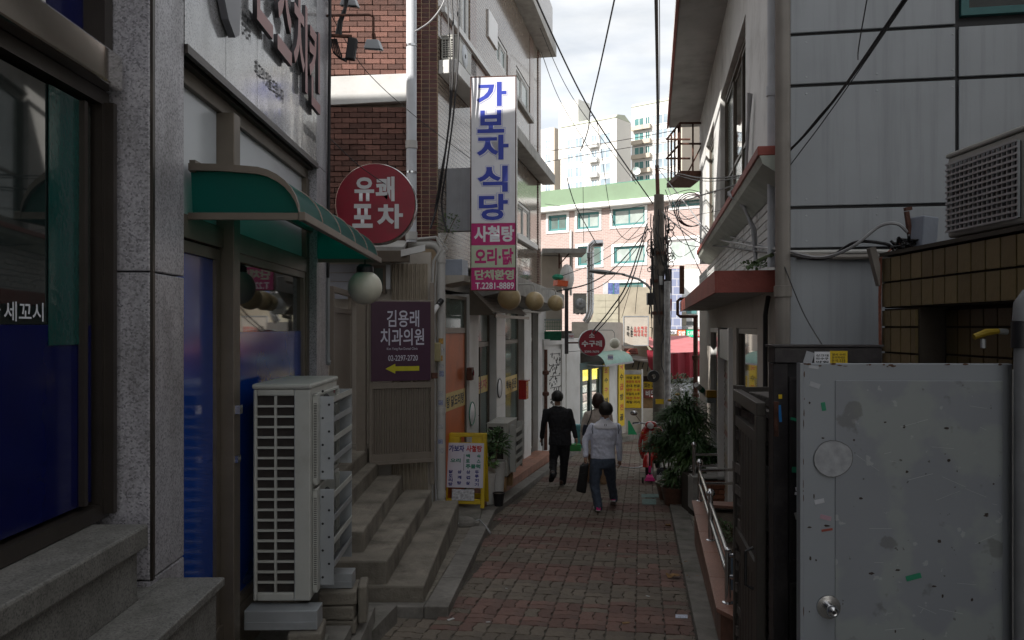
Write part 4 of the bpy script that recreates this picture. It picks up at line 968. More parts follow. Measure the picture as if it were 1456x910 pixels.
RS = Thing(cf(8.2), 'round_sign', 'round crimson pub sign with white brush lettering on the granite corner', 'sign', org=(0, 0, 0))
FR = RS.F; cx, cz = FR.p(534, 289.5); rr = 56.5 / FP * 8.2
RS.part('drum', MB().lathe((cx, 0, cz), [(0, .16), (rr, .16), (rr + .008, .15), (rr + .008, .01), (rr, 0)], 56, 'y'), mmetal, smooth=True)
RS.part('face', MB().lathe((cx, 0, cz), [(rr - .002, -.001), (0, -.004)], 56, 'y'), mcrim)
mbrush = M('brush_letter', (.60, .60, .62), .5, var=.08, bump=0)
for s_, a, b, c, d in (('유', 504, 532, 252, 286), ('쾌', 534, 561, 251, 286), ('포', 501, 530, 290, 324), ('차', 536, 573, 290, 325)): ft(RS, FR, s_, a, b, c, d, -.008, mbrush, .035)
RS.part('bracket', MB().tube([(cx - rr + .02, .08, cz + .1), (-1.66, .08, cz + .1)], .014, 8).tube([(cx - rr + .04, .08, cz - .05), (-1.66, .08, cz - .05)], .014, 8), mrust)

AB = Thing(Frame(-.93, 10.95, 1, -.12), 'sandwich_board', 'yellow plastic pavement board with the handwritten style restaurant menu', 'board', org=(.3, 0, -.43))
F_ = AB.F; zb0 = -.432
def lean(z): return (z - zb0) * .18       # the front leans back
q = lambda px, py: F_.p(px, py, .1)
m = MB(); x0_, x1_ = q(632, 660)[0], q(690, 660)[0]; H_ = 1.0; bw = .055
def slab(m, xa, xb, za, zb, y0=0., th=.03, sgn=1):
    m.hexa([(xa, y0 + sgn * lean(za), za), (xb, y0 + sgn * lean(za), za), (xb, y0 + sgn * lean(za) + th, za), (xa, y0 + sgn * lean(za) + th, za)], [(xa, y0 + sgn * lean(zb), zb), (xb, y0 + sgn * lean(zb), zb), (xb, y0 + sgn * lean(zb) + th, zb), (xa, y0 + sgn * lean(zb) + th, zb)]); return m
def aboard(x0_, x1_, sgn, y0, nm):
    m = MB(); w = x1_ - x0_; ti = .035
    def tx_(x, z): return x + (z - zb0) * .02
    slab(m, x0_, x0_ + bw, zb0, zb0 + H_, y0, .03, sgn); slab(m, x1_ - bw, x1_, zb0, zb0 + H_, y0, .03, sgn)
    slab(m, x0_ + bw, x1_ - bw, zb0 + .05, zb0 + .12, y0, .03, sgn); slab(m, x0_ + bw, x1_ - bw, zb0 + .28, zb0 + .86, y0, .03, sgn)
    slab(m, x0_ + bw, x0_ + w * .35, zb0 + .86, zb0 + .95, y0, .03, sgn); slab(m, x0_ + w * .65, x1_ - bw, zb0 + .86, zb0 + .95, y0, .03, sgn)
    slab(m, x0_ + bw, x1_ - bw, zb0 + .95, zb0 + H_, y0, .03, sgn)
    return AB.part(nm, m, myellp, bev=.008)
aboard(x0_, x1_, 1, 0, 'front_panel'); aboard(x0_, x1_, -1, .42, 'back_panel')
sh = AB.part('menu_sheet', slab(MB(), x0_ + .03, x1_ - .025, zb0 + .27, zb0 + .87, -.006, .005), M('menu_white', (.60, .58, .66), .4, var=.04, bump=0))
def btext(s_, u0, u1, v0, v1, mt, bold=.035):
    W_ = x1_ - x0_ - .055; me = text_mesh(s_, bold, 0, mt); v_ = [v.co for v in me.vertices]; ax, bx = min(v.x for v in v_), max(v.x for v in v_); az_, bz = min(v.z for v in v_), max(v.z for v in v_)
    for v in me.vertices:
        X = x0_ + .03 + W_ * (u0 + (v.co.x - ax) / max(bx - ax, 1e-5) * (u1 - u0)); Z = zb0 + .27 + .60 * (v0 + (v.co.z - az_) / max(bz - az_, 1e-5) * (v1 - v0)); v.co = Vector((X - AB.org[0], lean(Z) - .0095, Z - AB.org[2]))
    link('lettering', me, sh)
btext('가보자', .05, .47, .80, .95, M('deep_blue_letter', (.02, .02, .22), .5)); btext('사철탕', .52, .95, .80, .95, mredl)
btext('오리', .10, .38, .56, .65, mgrl); btext('백', .52, .63, .67, .75, mgrl); btext('숙', .82, .92, .67, .75, mgrl); btext('로', .52, .63, .56, .64, mgrl); btext('스', .82, .92, .56, .64, mgrl); btext('주물럭', .52, .92, .43, .53, mgrl)
AB.part('menu_rule', MB().hexa([(x0_ + .03 + .24, lean(zb0 + .5) - .0095, zb0 + .5)] * 1 + [(x0_ + .275, lean(zb0 + .5) - .0095, zb0 + .5), (x0_ + .275, lean(zb0 + .5) - .008, zb0 + .5), (x0_ + .27, lean(zb0 + .5) - .008, zb0 + .5)], [(x0_ + .27, lean(zb0 + .72) - .0095, zb0 + .72), (x0_ + .275, lean(zb0 + .72) - .0095, zb0 + .72), (x0_ + .275, lean(zb0 + .72) - .008, zb0 + .72), (x0_ + .27, lean(zb0 + .72) - .008, zb0 + .72)]), mbll, sh)
mdb = MATS['deep_blue_letter']
for i, wd in enumerate(('닭도리탕', '삼계탕', '삼겹살', '두루치기')):
    n = len(wd)
    for k, c_ in enumerate(wd):
        v1 = .39 - k * .37 / n; btext(c_, .07 + i * .235, .07 + i * .235 + .11, v1 - .075, v1, mdb, .035)
AB.part('paper_scrap', slab(MB(), x0_ + .12, x1_ - .14, zb0 + .10, zb0 + .25, -.012, .004), M('scrap_print', (.5, .5, .52), .6, var=.5, vs_=30))
# plant pots by the glass door
def leafy(T, c, rad, n, ll, lw_, mat, seed=1, up=.5, name='foliage', down=0.):
    r_ = random.Random(seed); m = MB()
    for i in range(n):
        while True:
            v = Vector((r_.uniform(-1, 1), r_.uniform(-1, 1), r_.uniform(-1, 1)))
            if .15 < v.length < 1: break
        v = v.normalized() * (v.length ** .5)
        p = Vector(c) + Vector((v.x * rad[0], v.y * rad[1], v.z * rad[2])); d = Vector((v.x, v.y, v.z * .6 + up - down * r_.random())) + Vector((r_.gauss(0, .35), r_.gauss(0, .35), r_.gauss(0, .3))); d.normalize()
        s = d.cross(Vector((0, 0, 1))); s = s.normalized() if s.length > .01 else Vector((1, 0, 0)); l_ = ll * r_.uniform(.6, 1.25); w_ = lw_ * r_.uniform(.7, 1.2); t = Vector((0, 0, -l_ * .35))
        nrm = s.cross(d) * w_ * .3
        a, b, e_, f_ = p, p + d * l_ * .45 + s * w_, p + d * l_ * .45 - s * w_, p + d * l_ + t
        k = len(m.v); m.v += [tuple(a), tuple(b - nrm), tuple(f_), tuple(e_ - nrm), tuple(p + d * l_ * .5 + nrm)]; m.f += [(k, k + 1, k + 4), (k + 1, k + 2, k + 4), (k + 4, k + 2, k + 3), (k, k + 4, k + 3)]
    return T.part(name, m, mat, kind='stuff')
def pot(F, x, y, z, r, h, mat, label, plant=None, cat='plant pot', nm='plant_pot', sq=False):
    T = Thing(F, nm, label, cat, org=(x, y, z))
    if sq: T.part('pot', MB().hexa([(x - r * .8, y - r * .8, z), (x + r * .8, y - r * .8, z), (x + r * .8, y + r * .8, z), (x - r * .8, y + r * .8, z)], [(x - r, y - r, z + h), (x + r, y - r, z + h), (x + r, y + r, z + h), (x - r, y + r, z + h)]), mat, bev=.006)
    else: T.part('pot', MB().lathe((x, y, z), [(0, 0), (r * .75, 0), (r * .97, h * .93), (r * 1.04, h * .94), (r * 1.04, h), (r * .93, h), (r * .9, h * .9), (0, h * .88)], 22), mat, smooth=True)
    T.part('soil', MB().lathe((x, y, z), [(0, h * .915), (r * .88, h * .91)], 16), msoil)
    if plant: plant(T)
    return T
mcer = M('white_ceramic', (.58, .57, .55), .3, var=.06, dirt=.3)
x, y, z = at(705, 690, 12.0)
zg = gz(x, 12, .2)
pot(W0, x, 12.0, zg, .15, .50, mcer, 'tall white pot with dark leafy plant beside the menu board', lambda T: (leafy(T, (x, 12.0, zg + .78), (.15, .14, .17), 200, .14, .024, mleaf, 3), T.part('stem', MB().tube([(x, 12, zg + .45), (x + .02, 12, zg + .8)], .012, 6), mstem)))
x2 = at(697, 690, 11.75)[0]; pot(W0, x2 - .04, 11.70, gz(x2, 11.7, .1), .12, .46, mcer, 'plain white pot just behind the menu board', lambda T: leafy(T, (x2 - .12, 11.7, gz(x2, 11.7, .1) + .60), (.18, .14, .08), 40, .15, .05, mleaf2, 8))
x3 = at(709.5, 690, 11.8)[0]; pot(W0, x3, 11.6, gz(x3, 11.6, .09), .085, .19, mbll, 'small black bucket pot at the terrace edge')
single('rock', MB().sphere((-.62, 10.15, -.46), .14, 12, 8, (1.3, 1, .7)), mconc2, 'rounded concrete lump at the foot of the steps', 'rock')
single('hose', MB().tube([(-.98, 10.15, .6), (-.97, 10.12, -.1), (-.93, 10.1, -.33), (-.75, 10.0, -.42), (-.55, 10.1, -.44), (-.42, 10.25, -.43), (-.33, 10.05, -.47), (-.27, 9.85, -.5)], .012, 8), mcableg, 'thin grey hose curling past the foot of the menu board', 'hose', smooth=True)
# ================================================================== WHITE HOUSE on the right
KX, KY = 2.0, 5.75
FE = Frame(KX, KY, -.176, -1)          # x runs back toward the camera, y into the house; everything in view has x < 0
E = Thing(FE, 'white_house', 'white two storey house on the right with red ledge and grey panelled gable', 'building')
sE = lambda Y: FE.at(Y)
EF = sE(16.6)
W1 = (sE(11.5), sE(8.42), 3.42, 5.36); W2 = (sE(14.6), sE(12.75), 3.42, 5.36)
wall_with_holes(E, 'upper_wall', EF, -.03, 3.36, 6.3, 0, .22, [W1, W2], mwall)
E.part('core', MB().box(EF, -.25, .6, 5.5, -1.5, 6.3).box(EF, -.25, .222, .6, 2.75, 3.3).box(EF,EF+.3,.222,.6,-1.5,6.3).box(-.5,-.25,.222,.6,-1.2,6.3), mcream)
# window 1: tall frames with mullions
for (a, b, c, d), n in ((W1, 3), (W2, 2)):
    fr = E.part('window', MB().frame(a + .005, b - .005, c + .005, d - .005, .07, .06, .14), mbrownfr)
    for k in range(n):
        x0 = a + .075 + (b - a - .15) * k / n; x1 = a + .075 + (b - a - .15) * (k + 1) / n
        E.part('sash', MB().frame(x0, x1, c + .075, d - .075, .045, .075 + .02 * (k % 2), .115), mbrownfr, fr)
        E.part('sash_rail', MB().box(x0 + .045, x1 - .045, .085, .11, c + .72, c + .765), mbrownfr, fr)
        E.part('pane', MB().box(x0 + .04, x1 - .04, .098, .104, c + .11, c + .715), mcurt if k == 1 else mgglass, fr)
        E.part('pane', MB().box(x0 + .04, x1 - .04, .098, .104, c + .77, d - .11), mcurt if k == 0 else mdglass, fr)
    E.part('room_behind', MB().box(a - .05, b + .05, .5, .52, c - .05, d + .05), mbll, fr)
# roof overhang
E.part('eave', MB().box(EF - .3, .9, -.62, .8, 6.30, 6.44), msoff, bev=.01)
E.part('eave_edge', MB().box(EF - .31, .9, -.66, -.622, 6.33, 6.50), mwhite); E.part('eave_drip', MB().box(EF - .31, .9, -.665, -.625, 6.29, 6.325), mredp)
E.part('roof_top', MB().box(EF - .3, .9, .81, 6, 6.3, 6.5), mslab)
# red ledge under the windows
m = MB(); a, b = sE(13.75), -.02
m.hexa([(a, -.18, 3.24), (b, -.18, 3.24), (b, -.002, 3.12), (a, -.002, 3.12)], [(a, -.2, 3.30), (b, -.2, 3.30), (b, -.002, 3.30), (a, -.002, 3.30)])
E.part('ledge_underside', m, M('pale_green_render', (.40, .42, .37), .7, var=.15, dirt=.3))
E.part('red_ledge', MB().box(a - .01, b, -.215, -.002, 3.302, 3.37), mredp, bev=.006)
# painted brickwork between ledge and entrance canopy: laid brick by brick
E.part('brick_backing', MB().box(EF, -.032, .012, .2, 2.30, 3.12), mwall)
mwb = M('white_painted_brick', (.60, .60, .59), .6, var=.08, bump=.3, rand=.05, dirt=.4, dcol=(.2, .18, .16), ds=3)
brick_field(E, FE, EF, -.30, 2.44, 3.125, .215, .0755, .012, -.006, .02, mwb, maxn=300, jit=.003)
E.part('lower_band', MB().box(EF, -.032, .0, .2, 2.06, 2.43), mcream)
# entrance canopy
cx0, cx1 = sE(14.2), sE(6.3)
m = MB().hexa([(cx0, -.46, 2.34), (cx1, -.42, 2.34), (cx1, -.004, 2.34), (cx0, -.004, 2.34)], [(cx0, -.46, 2.47), (cx1, -.42, 2.47), (cx1, -.004, 2.47), (cx0, -.004, 2.47)])
E.part('canopy_slab', m, msoff)
E.part('canopy_fascia', MB().box(cx0, cx1 + .02, -.48, -.462, 2.325, 2.50), mredp); E.part('canopy_side', MB().box(cx1 + .001, cx1 + .02, -.461, -.002, 2.325, 2.50), mredp)
# ground floor: openings from near to far
op = [(sE(9.34), sE(7.48), -.1, 2.04), (sE(11.4), sE(9.83), -.85, 2.04), (sE(13.5), sE(11.75), .0, 2.04)]
wall_with_holes(E, 'lower_wall', EF, -.03, -1.4, 2.06, 0, .2, op, mcream)
w_ = E.part('front_window', MB().frame(op[0][0] + .004, op[0][1] - .004, -.096, 2.036, .06, .02, .1), mbrownfr)
E.part('pane', MB().box(op[0][0] + .06, op[0][1] - .06, .05, .056, -.04, 1.98), mdglass, w_)
mgl = M('pale_window_letter', (.30, .36, .34), .5, bump=0)
for i, s_ in enumerate(('건강원 흑염소', '개소주 가물치', '호박 포도즙', '배즙 양파즙')):
    E.text(s_, op[0][1] - .62, op[0][1] - .15, 1.42 - i * .21, 1.54 - i * .21, .048, mgl, .01, w_)
sh_ = E.part('shutter', MB().box(op[1][0] + .05, op[1][1] - .05, .06, .075, -.85, 1.6), mdarkm)
ncol = [mcorr, mslab, M('slat_blue', (.14, .18, .24), .6), M('slat_rose', (.26, .15, .13), .6), mcorr, mgate]
zz_ = -.82; k = 0
while zz_ < 1.58:
    E.part('shutter_slat', MB().hexa([(op[1][0] + .05, .035, zz_), (op[1][1] - .05, .035, zz_), (op[1][1] - .05, .058, zz_), (op[1][0] + .05, .058, zz_)], [(op[1][0] + .05, .05, zz_ + .072), (op[1][1] - .05, .05, zz_ + .072), (op[1][1] - .05, .058, zz_ + .072), (op[1][0] + .05, .058, zz_ + .072)]), ncol[(k * 7 // 3) % 6] if k % 5 in (2, 3) else mslab, sh_); zz_ += .08; k += 1
E.part('shutter_box', MB().box(op[1][0] + .02, op[1][1] - .02, -.03, .09, 1.62, 2.02), mzinc)
E.part('door_jamb', MB().box(op[1][1] - .05, op[1][1] + .08, -.05, .12, -.9, 2.04), mwhitec, bev=.004)
E.part('door_jamb', MB().box(op[1][0] - .06, op[1][0] + .05, -.05, .12, -.9, 2.04), mwhitec, bev=.004)
w3 = E.part('far_window', MB().frame(op[2][0] + .004, op[2][1] - .004, .004, 2.036, .07, .0, .1), mwhite)
E.part('pane', MB().box(op[2][0] + .07, op[2][1] - .07, .05, .056, .07, 1.97), mdglass, w3)
E.part('sill', MB().box(op[2][0] - .1, op[2][1] + .1, -.18, -.002, -.1, -.02), mwhite, w3)
E.part('doorstep', MB().box(op[1][0] - .1, op[1][1] + .2, -.3, -.002, -1.4, -.86), mconc2)
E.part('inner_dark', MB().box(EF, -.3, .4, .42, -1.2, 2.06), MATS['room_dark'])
# gable: panel by panel
FG = Frame(KX, KY, 1, -.165)
gzs = [-1.0, 2.61, 2.91, 3.79, 4.16, 4.75, 5.6, 6.3]
vj = FG.x(1361)
E2 = Thing(FG, 'panelled_gable', 'grey panelled gable wall with dark joints behind the ochre tiled wall', 'wall')
E2.part('backing', MB().box(.0, 3.4, .025, .2, -1, 6.3), mbll)
for i, (a, b) in enumerate(zip(gzs, gzs[1:])):
    cuts = [0, 1.02 if i == 0 else vj, 3.4] if i != 0 else [0, 3.4]
    if 1 <= i: cuts = [0, vj, 3.4]
    for c, d in zip(cuts, cuts[1:]):
        if i >= 4 and c > 0: b2 = a + .0; continue
        E2.part('panel', MB().box(c + .012, d - .012, .0, .024, a + .012, b - .012), mpanel, bev=.004)
tw = E2.part('window', MB().frame(vj + .02, 2.6, 4.22, 5.6, .05, -.02, .03), M('teal_frame', (.03, .12, .12), .4))
E2.part('pane', MB().box(vj + .07, 2.55, .0, .006, 4.27, 5.55), mdglass, tw); E2.part('mullion', MB().box(1.72, 1.76, -.01, .02, 4.27, 5.55), MATS['teal_frame'], tw)
E2.part('panel', MB().box(2.6, 3.4, .0, .024, 4.18, 6.3), mpanel)
# pipes on the corner
def vpipe(F, x, y, z0, z1, r, mat, label, collars=()):
    T = Thing(F, 'downpipe', label, 'pipe', org=(x, y, z0))
    T.part('pipe', MB().tube([(x, y, z0), (x, y, z1)], r, 14), mat, smooth=True)
    for c in collars: T.part('collar', MB().lathe((x, y, c), [(r, -.04), (r + .009, -.038), (r + .009, .038), (r, .04)], 14), mat, smooth=True)
    return T
vpipe(FE, FE.x(1113, -.07), -.07, -.6, 6.28, .052, mpipeb, 'fat taupe downpipe at the near corner of the white house', (2.3, 4.4))
vpipe(FE, FE.x(1097, -.05), -.05, 2.52, 6.28, .032, MATS['white_pipe'], 'slim white downpipe left of the taupe one on the white house', (3.9,))
single('conduit', MB().tube([(-.1, -.03, 2.585), (.55, -.03, 2.585), (1.0, -.03, 2.57)], .016, 8), mpipe, 'horizontal grey conduit along the joint of the panelled gable', 'conduit', F=FG, smooth=True)
single('conduit', MB().tube([(.05, -.04, 2.56), (.4, -.045, 2.545), (.9, -.04, 2.55)], .02, 8), mpipeb, 'short taupe conduit just below the grey one on the gable', 'conduit', F=FG, smooth=True)
x_, z_ = FE.p(1090, 430, -.03)
single('conduit', MB().tube([(x_ + .1, -.03, 2.3), (x_, -.04, 2.15), (x_, -.04, 1.3), (x_ + .05, -.05, 1.15), (x_ + .14, -.05, 1.12), (x_ + .2, -.05, 1.2), (x_ + .2, -.05, 1.5)], .02, 8), mcable, 'black looped conduit beside the window of the white house', 'conduit', F=FE, smooth=True)
x_, z_ = FE.p(1066, 180, -.04)
cb = MB()
for k in range(3): cb.tube([(x_ + .02 * k + .05, -.03 - .015 * k, 4.3), (x_ - .1 + .03 * k, -.05, 3.95), (x_ - .22 + .02 * k, -.06, 3.5), (x_ + .0, -.24, 3.36 - .01 * k), (x_ + .15 + .03 * k, -.12, 3.2), (x_ + .42, -.04 - .012 * k, 2.95), (x_ + .5 + .02 * k, -.04, 2.5)], .014, 6)
single('cable_bundle', cb, mcableg, 'pale cable bundle hanging over the red ledge of the white house', 'cable', F=FE, smooth=True)
# small bracket shelf seen left of the house: iron balcony
yB = 16.8; IB = Thing(cf(yB), 'iron_balcony', 'rusty iron balcony cage hanging under the far end of the roof overhang', 'balcony', org=(3.6, 0, 4.7))
F_ = IB.F; bx0, bx1 = F_.x(957), F_.x(992); zt2, zb2 = F_.p(960, 187)[1], F_.p(960, 252)[1]
IB.part('floor', MB().box(bx0, bx1, -.7, .7, zb2 - .10, zb2), mrust)
for z in (zt2, zt2 - .42):
    IB.part('rail', MB().tube([(bx1, -.7, z), (bx0, -.7, z), (bx0, .7, z), (bx1, .7, z)], .022, 6), mrust)
for k in range(3): IB.part('baluster', MB().tube([(bx0 + (bx1 - bx0) * k / 2, -.7, zb2), (bx0 + (bx1 - bx0) * k / 2, -.7, zt2)], .018, 6), mrust)
for k in range(4): IB.part('baluster', MB().tube([(bx0, -.7 + 1.4 * (k + .5) / 4, zb2), (bx0, -.7 + 1.4 * (k + .5) / 4, zt2)], .018, 6), mrust)
IB.part('brace', MB().tube([(bx0 + .15, -.7, zb2 - .05), (bx1 + .1, -.7, zt2 - .1)], .014, 6), mrust)
RP = Thing(cf(16.9), 'iron_pipes', 'rusty iron pipe frame running down beside the far corner of the white house', 'pipe', org=(3.9, 0, 1))
q_ = lambda px, py: (RP.F.p(px, py)[0], 0, RP.F.p(px, py)[1])
RP.part('upright', MB().tube([q_(989, 452), (RP.F.x(989), 0, -.9)], .05, 8), mrust)
RP.part('loop', MB().tube([q_(1000, 425), q_(967, 425), q_(963.5, 428), q_(963.5, 447), q_(967, 450), q_(992, 450)], .035, 8), mrust)
for z in (1.4, .6): RP.part('collar', MB().lathe((RP.F.x(989), 0, z), [(.05, -.05), (.075, -.04), (.075, .04), (.05, .05)], 10), mrust)

# ================================================================== OCHRE TILED WALL with the air conditioner
FT = Frame(2.26, 4.85, 0, -1)     # x toward the camera, y into the wall (+X)
OT = Thing(FT, 'ochre_tiled_wall', 'ochre tiled wall with an overhanging lintel behind the white metal door', 'wall', org=(0, 0, 0))
OT.part('lintel_core', MB().box(-.0, 2.6, .012, 2.3, 2.165, 2.465), mgrout.copy() if False else M('dark_grout', (.05, .04, .03), .9))
OT.part('wall_core', MB().box(.0, .42, .012, 2.3, -.6, 2.16).box(.425, 2.6, .16, 2.3, -.6, 2.16), MATS['dark_grout'])
brick_field(OT, FT, .0, 2.5, 2.172, 2.476, .118, .152, .012, -.006, .011, mytile, bond=False, name='tile', maxn=60, jit=.001)
brick_field(OT, FT, .0, .40, 1.60, 2.16, .118, .152, .012, -.006, .011, mytile, bond=False, name='tile', maxn=60, jit=.001)
brick_field(OT, FT, .44, 2.5, 1.60, 2.155, .118, .152, .012, .145, .159, mytile, bond=False, name='tile', maxn=80, jit=.001)
FTe = Frame(2.26, 4.85, 1, 0)
OT.part('coping', MB().box(-.02, 2.6, -.012, 2.3, 2.478, 2.50), MATS['dark_grout'])
# outdoor unit with a wire grille
def grille_aircon():
    F = Frame(2.33, 4.26, .02, -1); x0, x1, y0, y1, z0, z1 = .0, .95, .0, .34, 2.505, 2.97
    T = Thing(F, 'air_conditioner', 'air conditioner with square wire grille on top of the ochre tiled wall', 'air conditioner', org=(x0, y0, z0))
    T.part('casing', MB().box(x0, x1, y0, y1, z0 + .02, z1 - .02), macw, bev=.012); T.part('lid', MB().box(x0 - .008, x1 + .008, y0 - .008, y1, z1 - .02, z1 + .005), macw, bev=.008)
    a, b, c, d = x0 + .03, x0 + .60, z0 + .05, z1 - .06
    T.part('fan_opening', MB().box(a, b, y0 - .003, y0 - .0005, c, d), mbll)
    n = 15
    for k in range(n + 1): T.part('grille_bar', MB().box(a + (b - a) * k / n - .004, a + (b - a) * k / n + .004, y0 - .02, y0 - .008, c, d), mzinc)
    n = 12
    for k in range(n + 1): T.part('grille_bar', MB().box(a - .006, b + .006, y0 - .026, y0 - .0205, c + (d - c) * k / n - .005, c + (d - c) * k / n + .005), mzinc)
    T.text('SA', x0 + .68, x0 + .76, z1 - .17, z1 - .12, y0 - .004, mbluel, .02)
    for q in (x0 + .1, x1 - .15): T.part('foot', MB().box(q, q + .08, y0 + .02, y1 - .02, z0 - .002, z0 + .0195), mbll)
grille_aircon()
# junk on the wall: post, grey box, cables, ribbon
J = Thing(cf(4.75), 'iron_stub', 'rusty iron stub standing among cables on the ochre wall', 'post', org=(2.36, 0, 2.5))
J.part('stub', MB().obox((J.F.x(1293), 0, 2.62), .022, .025, .24, (0, R(-8), 0)), mrust); J.part('cap', MB().obox((J.F.x(1291), 0, 2.755), .038, .03, .02, (0, R(-8), 0)), mrust)
single('utility_box', MB().obox((cf(4.72).x(1312), .0, 2.60), .11, .12, .20, (0, R(5), R(15))), M('blue_grey_box', (.25, .28, .34), .5, var=.1), 'small blue grey utility box beside the wire grille air conditioner', 'box', F=cf(4.72), bev=.008)
tg = MB(); r_ = random.Random(4)
for k in range(7):
    p = [(2.27 + r_.uniform(0, .12), 4.75 + r_.uniform(-.1, .1), 2.505 + r_.uniform(0, .09)) for _ in range(5)]; tg.tube(p, .009, 5)
single('cable_tangle', tg, mcable, 'tangle of black cables lying on the end of the ochre wall', 'cable', smooth=True)
mrib = M('striped_ribbon', (.30, .11, .07), .7, var=.5, vs_=60, bump=0)
rb = MB(); pth = [(2.40, 4.70, 2.56), (2.32, 4.78, 2.55), (2.243, 4.845, 2.47), (2.241, 4.85, 2.2), (2.243, 4.848, 1.9), (2.241, 4.85, 1.62)]
for p in pth: rb.v += [(p[0], p[1] - .02, p[2] + .001), (p[0] - .001, p[1] + .02, p[2])]
rb.f = [(2 * i, 2 * i + 1, 2 * i + 3, 2 * i + 2) for i in range(len(pth) - 1)]
single('ribbon', rb, mrib, 'orange striped ribbon hanging down the corner of the ochre wall', 'ribbon')
BR = single('bracket', MB().obox((2.225, 4.87, 2.42), .04, .05, .24, (0, R(-14), 0)), mpipeb, 'grey metal bracket at the left end of the ochre wall', 'bracket', bev=.004)
# pipe elbow at the far right and valve lever
PE = Thing(W0, 'vent_pipe', 'grey pipe elbow with black sleeve rising right of the white metal door', 'pipe', org=(2.2, 3.35, 1.2))
x, y, z = at(1460, 440, 3.3)
PE.part('elbow', MB().tube([(x + .25, y, z + .07), (x + .06, y, z + .07), (x + .01, y, z + .055), (x - .015, y, z + .02), (x - .02, y, z - .05)], .036, 14), M('dull_pipe', (.17, .175, .185), .55, var=.2, dirt=.3), smooth=True)
PE.part('sleeve', MB().tube([(x - .02, y, z - .05), (x - .02, y, z - .16)], .040, 14), mbll, smooth=True); PE.part('tail', MB().tube([(x - .02, y, z - .16), (x - .02, y, -.1)], .030, 14), MATS['dull_pipe'], smooth=True)
VL = Thing(W0, 'valve_lever', 'yellow gas valve lever below the tiled lintel', 'valve', org=at(1410, 475, 3.7))
a_, b_ = at(1385, 479, 3.7), at(1420, 471, 3.7)
VL.part('lever', MB().tube([a_, ((a_[0] + b_[0]) / 2, 3.7, (a_[2] + b_[2]) / 2 + .008), b_], [.014, .017, .012], 8), M('valve_yellow', (.35, .24, .02), .5), smooth=True)
VL.part('body', MB().tube([b_, at(1432, 472, 3.7)], .014, 8), mzinc, smooth=True); VL.part('nozzle', MB().tube([at(1398, 482, 3.7), at(1398, 495, 3.7)], .012, 8), mzinc, smooth=True)

# ================================================================== GATES AND THE WHITE DOOR
FDm = Frame(at(1097, 0, 3.95)[0], 3.95, 1, -.02)
DK = Thing(FDm, 'dark_gate', 'dark bronze metal gate with stickers behind the white metal door', 'gate', org=(0, 0, -.3))
zt3 = FDm.p(1120, 490)[1]; X_ = lambda px: FDm.x(px)
DK.part('outer_frame', MB().box(0, X_(1118), -.03, .05, -.3, zt3 - .09).box(0, X_(1248), -.05, .06, zt3 - .089, zt3 - .012), mdarkm, bev=.004)
DK.part('top_rail', MB().box(-.01, X_(1250), -.06, .07, zt3 - .011, zt3), mdarkm, bev=.002)
DK.part('leaf', MB().box(X_(1118) + .003, X_(1250), .0, .03, -.3, zt3 - .092), M('dark_leaf_metal', (.03, .028, .03), .45, .3, var=.2, dirt=.3, dcol=(.12, .12, .12), ds=7))
for a, b in ((zt3 - 1.08, zt3 - .16), (-.1, zt3 - 1.18)):
    DK.part('panel_moulding', MB().frame(X_(1121), X_(1160), a, b, .016, -.014, -.001), mdarkm)
DK.part('hinge', MB().tube([(.012, -.035, zt3 - .28), (.012, -.035, zt3 - .45)], .012, 8), mrust)
def sticker(T, F, px0, px1, py0, py1, y, mat, name='sticker', rot=0):
    a, zb_ = F.p(px0, py1, y); b, zt_2 = F.p(px1, py0, y)
    return T.part(name, MB().obox(((a + b) / 2, y, (zb_ + zt_2) / 2), abs(b - a), .0015, abs(zt_2 - zb_), (0, rot, 0)), mat)
s1_ = sticker(DK, FDm, 1180, 1205, 499, 517, -.053, myell)
for i, tx in enumerate(('열쇠 수리', '문의하세요', '010-535-1234'[:0] + '010 535', '24시간')):
    za_ = FDm.p(1192, 503 + i * 4.3, -.055)[1]; DK.text(tx, FDm.p(1183, 500, -.055)[0], FDm.p(1202, 500, -.055)[0], za_ - .009, za_ + .002, -.055, mbll, .01, s1_)
s2_ = sticker(DK, FDm, 1158, 1180, 500, 516, -.053, mlilac)
for i, tx in enumerate(('싱크대', '하수구', '막힘')):
    za_ = FDm.p(1168, 504.5 + i * 4.6, -.055)[1]; DK.text(tx, FDm.p(1160, 500, -.055)[0], FDm.p(1178, 500, -.055)[0], za_ - .009, za_ + .003, -.055, mbll, .02, s2_)
sticker(DK, FDm, 1144, 1156, 500, 518, -.053, M('torn_paper', (.42, .43, .46), .7, var=.2, bump=.2), rot=.3)
msg_ = M('sticker_green', (.02, .22, .12), .5, bump=0); msb_ = M('sticker_blue', (.02, .2, .55), .5, bump=0)
for a in ((1107, 1111, 576, 600, msb_), (1107, 1112, 561, 567, myell), (1124, 1133, 594, 598, msg_), (1126, 1140, 664, 672, msg_), (1130, 1138, 700, 704, mlilac), (1131, 1139, 692, 697, mlilac), (1130, 1139, 728, 738, mslab)):
    sticker(DK, FDm, *a[:4], -.0318 if a[0] < 1115 else -.016, a[4], rot=rnd.uniform(-.3, .3))
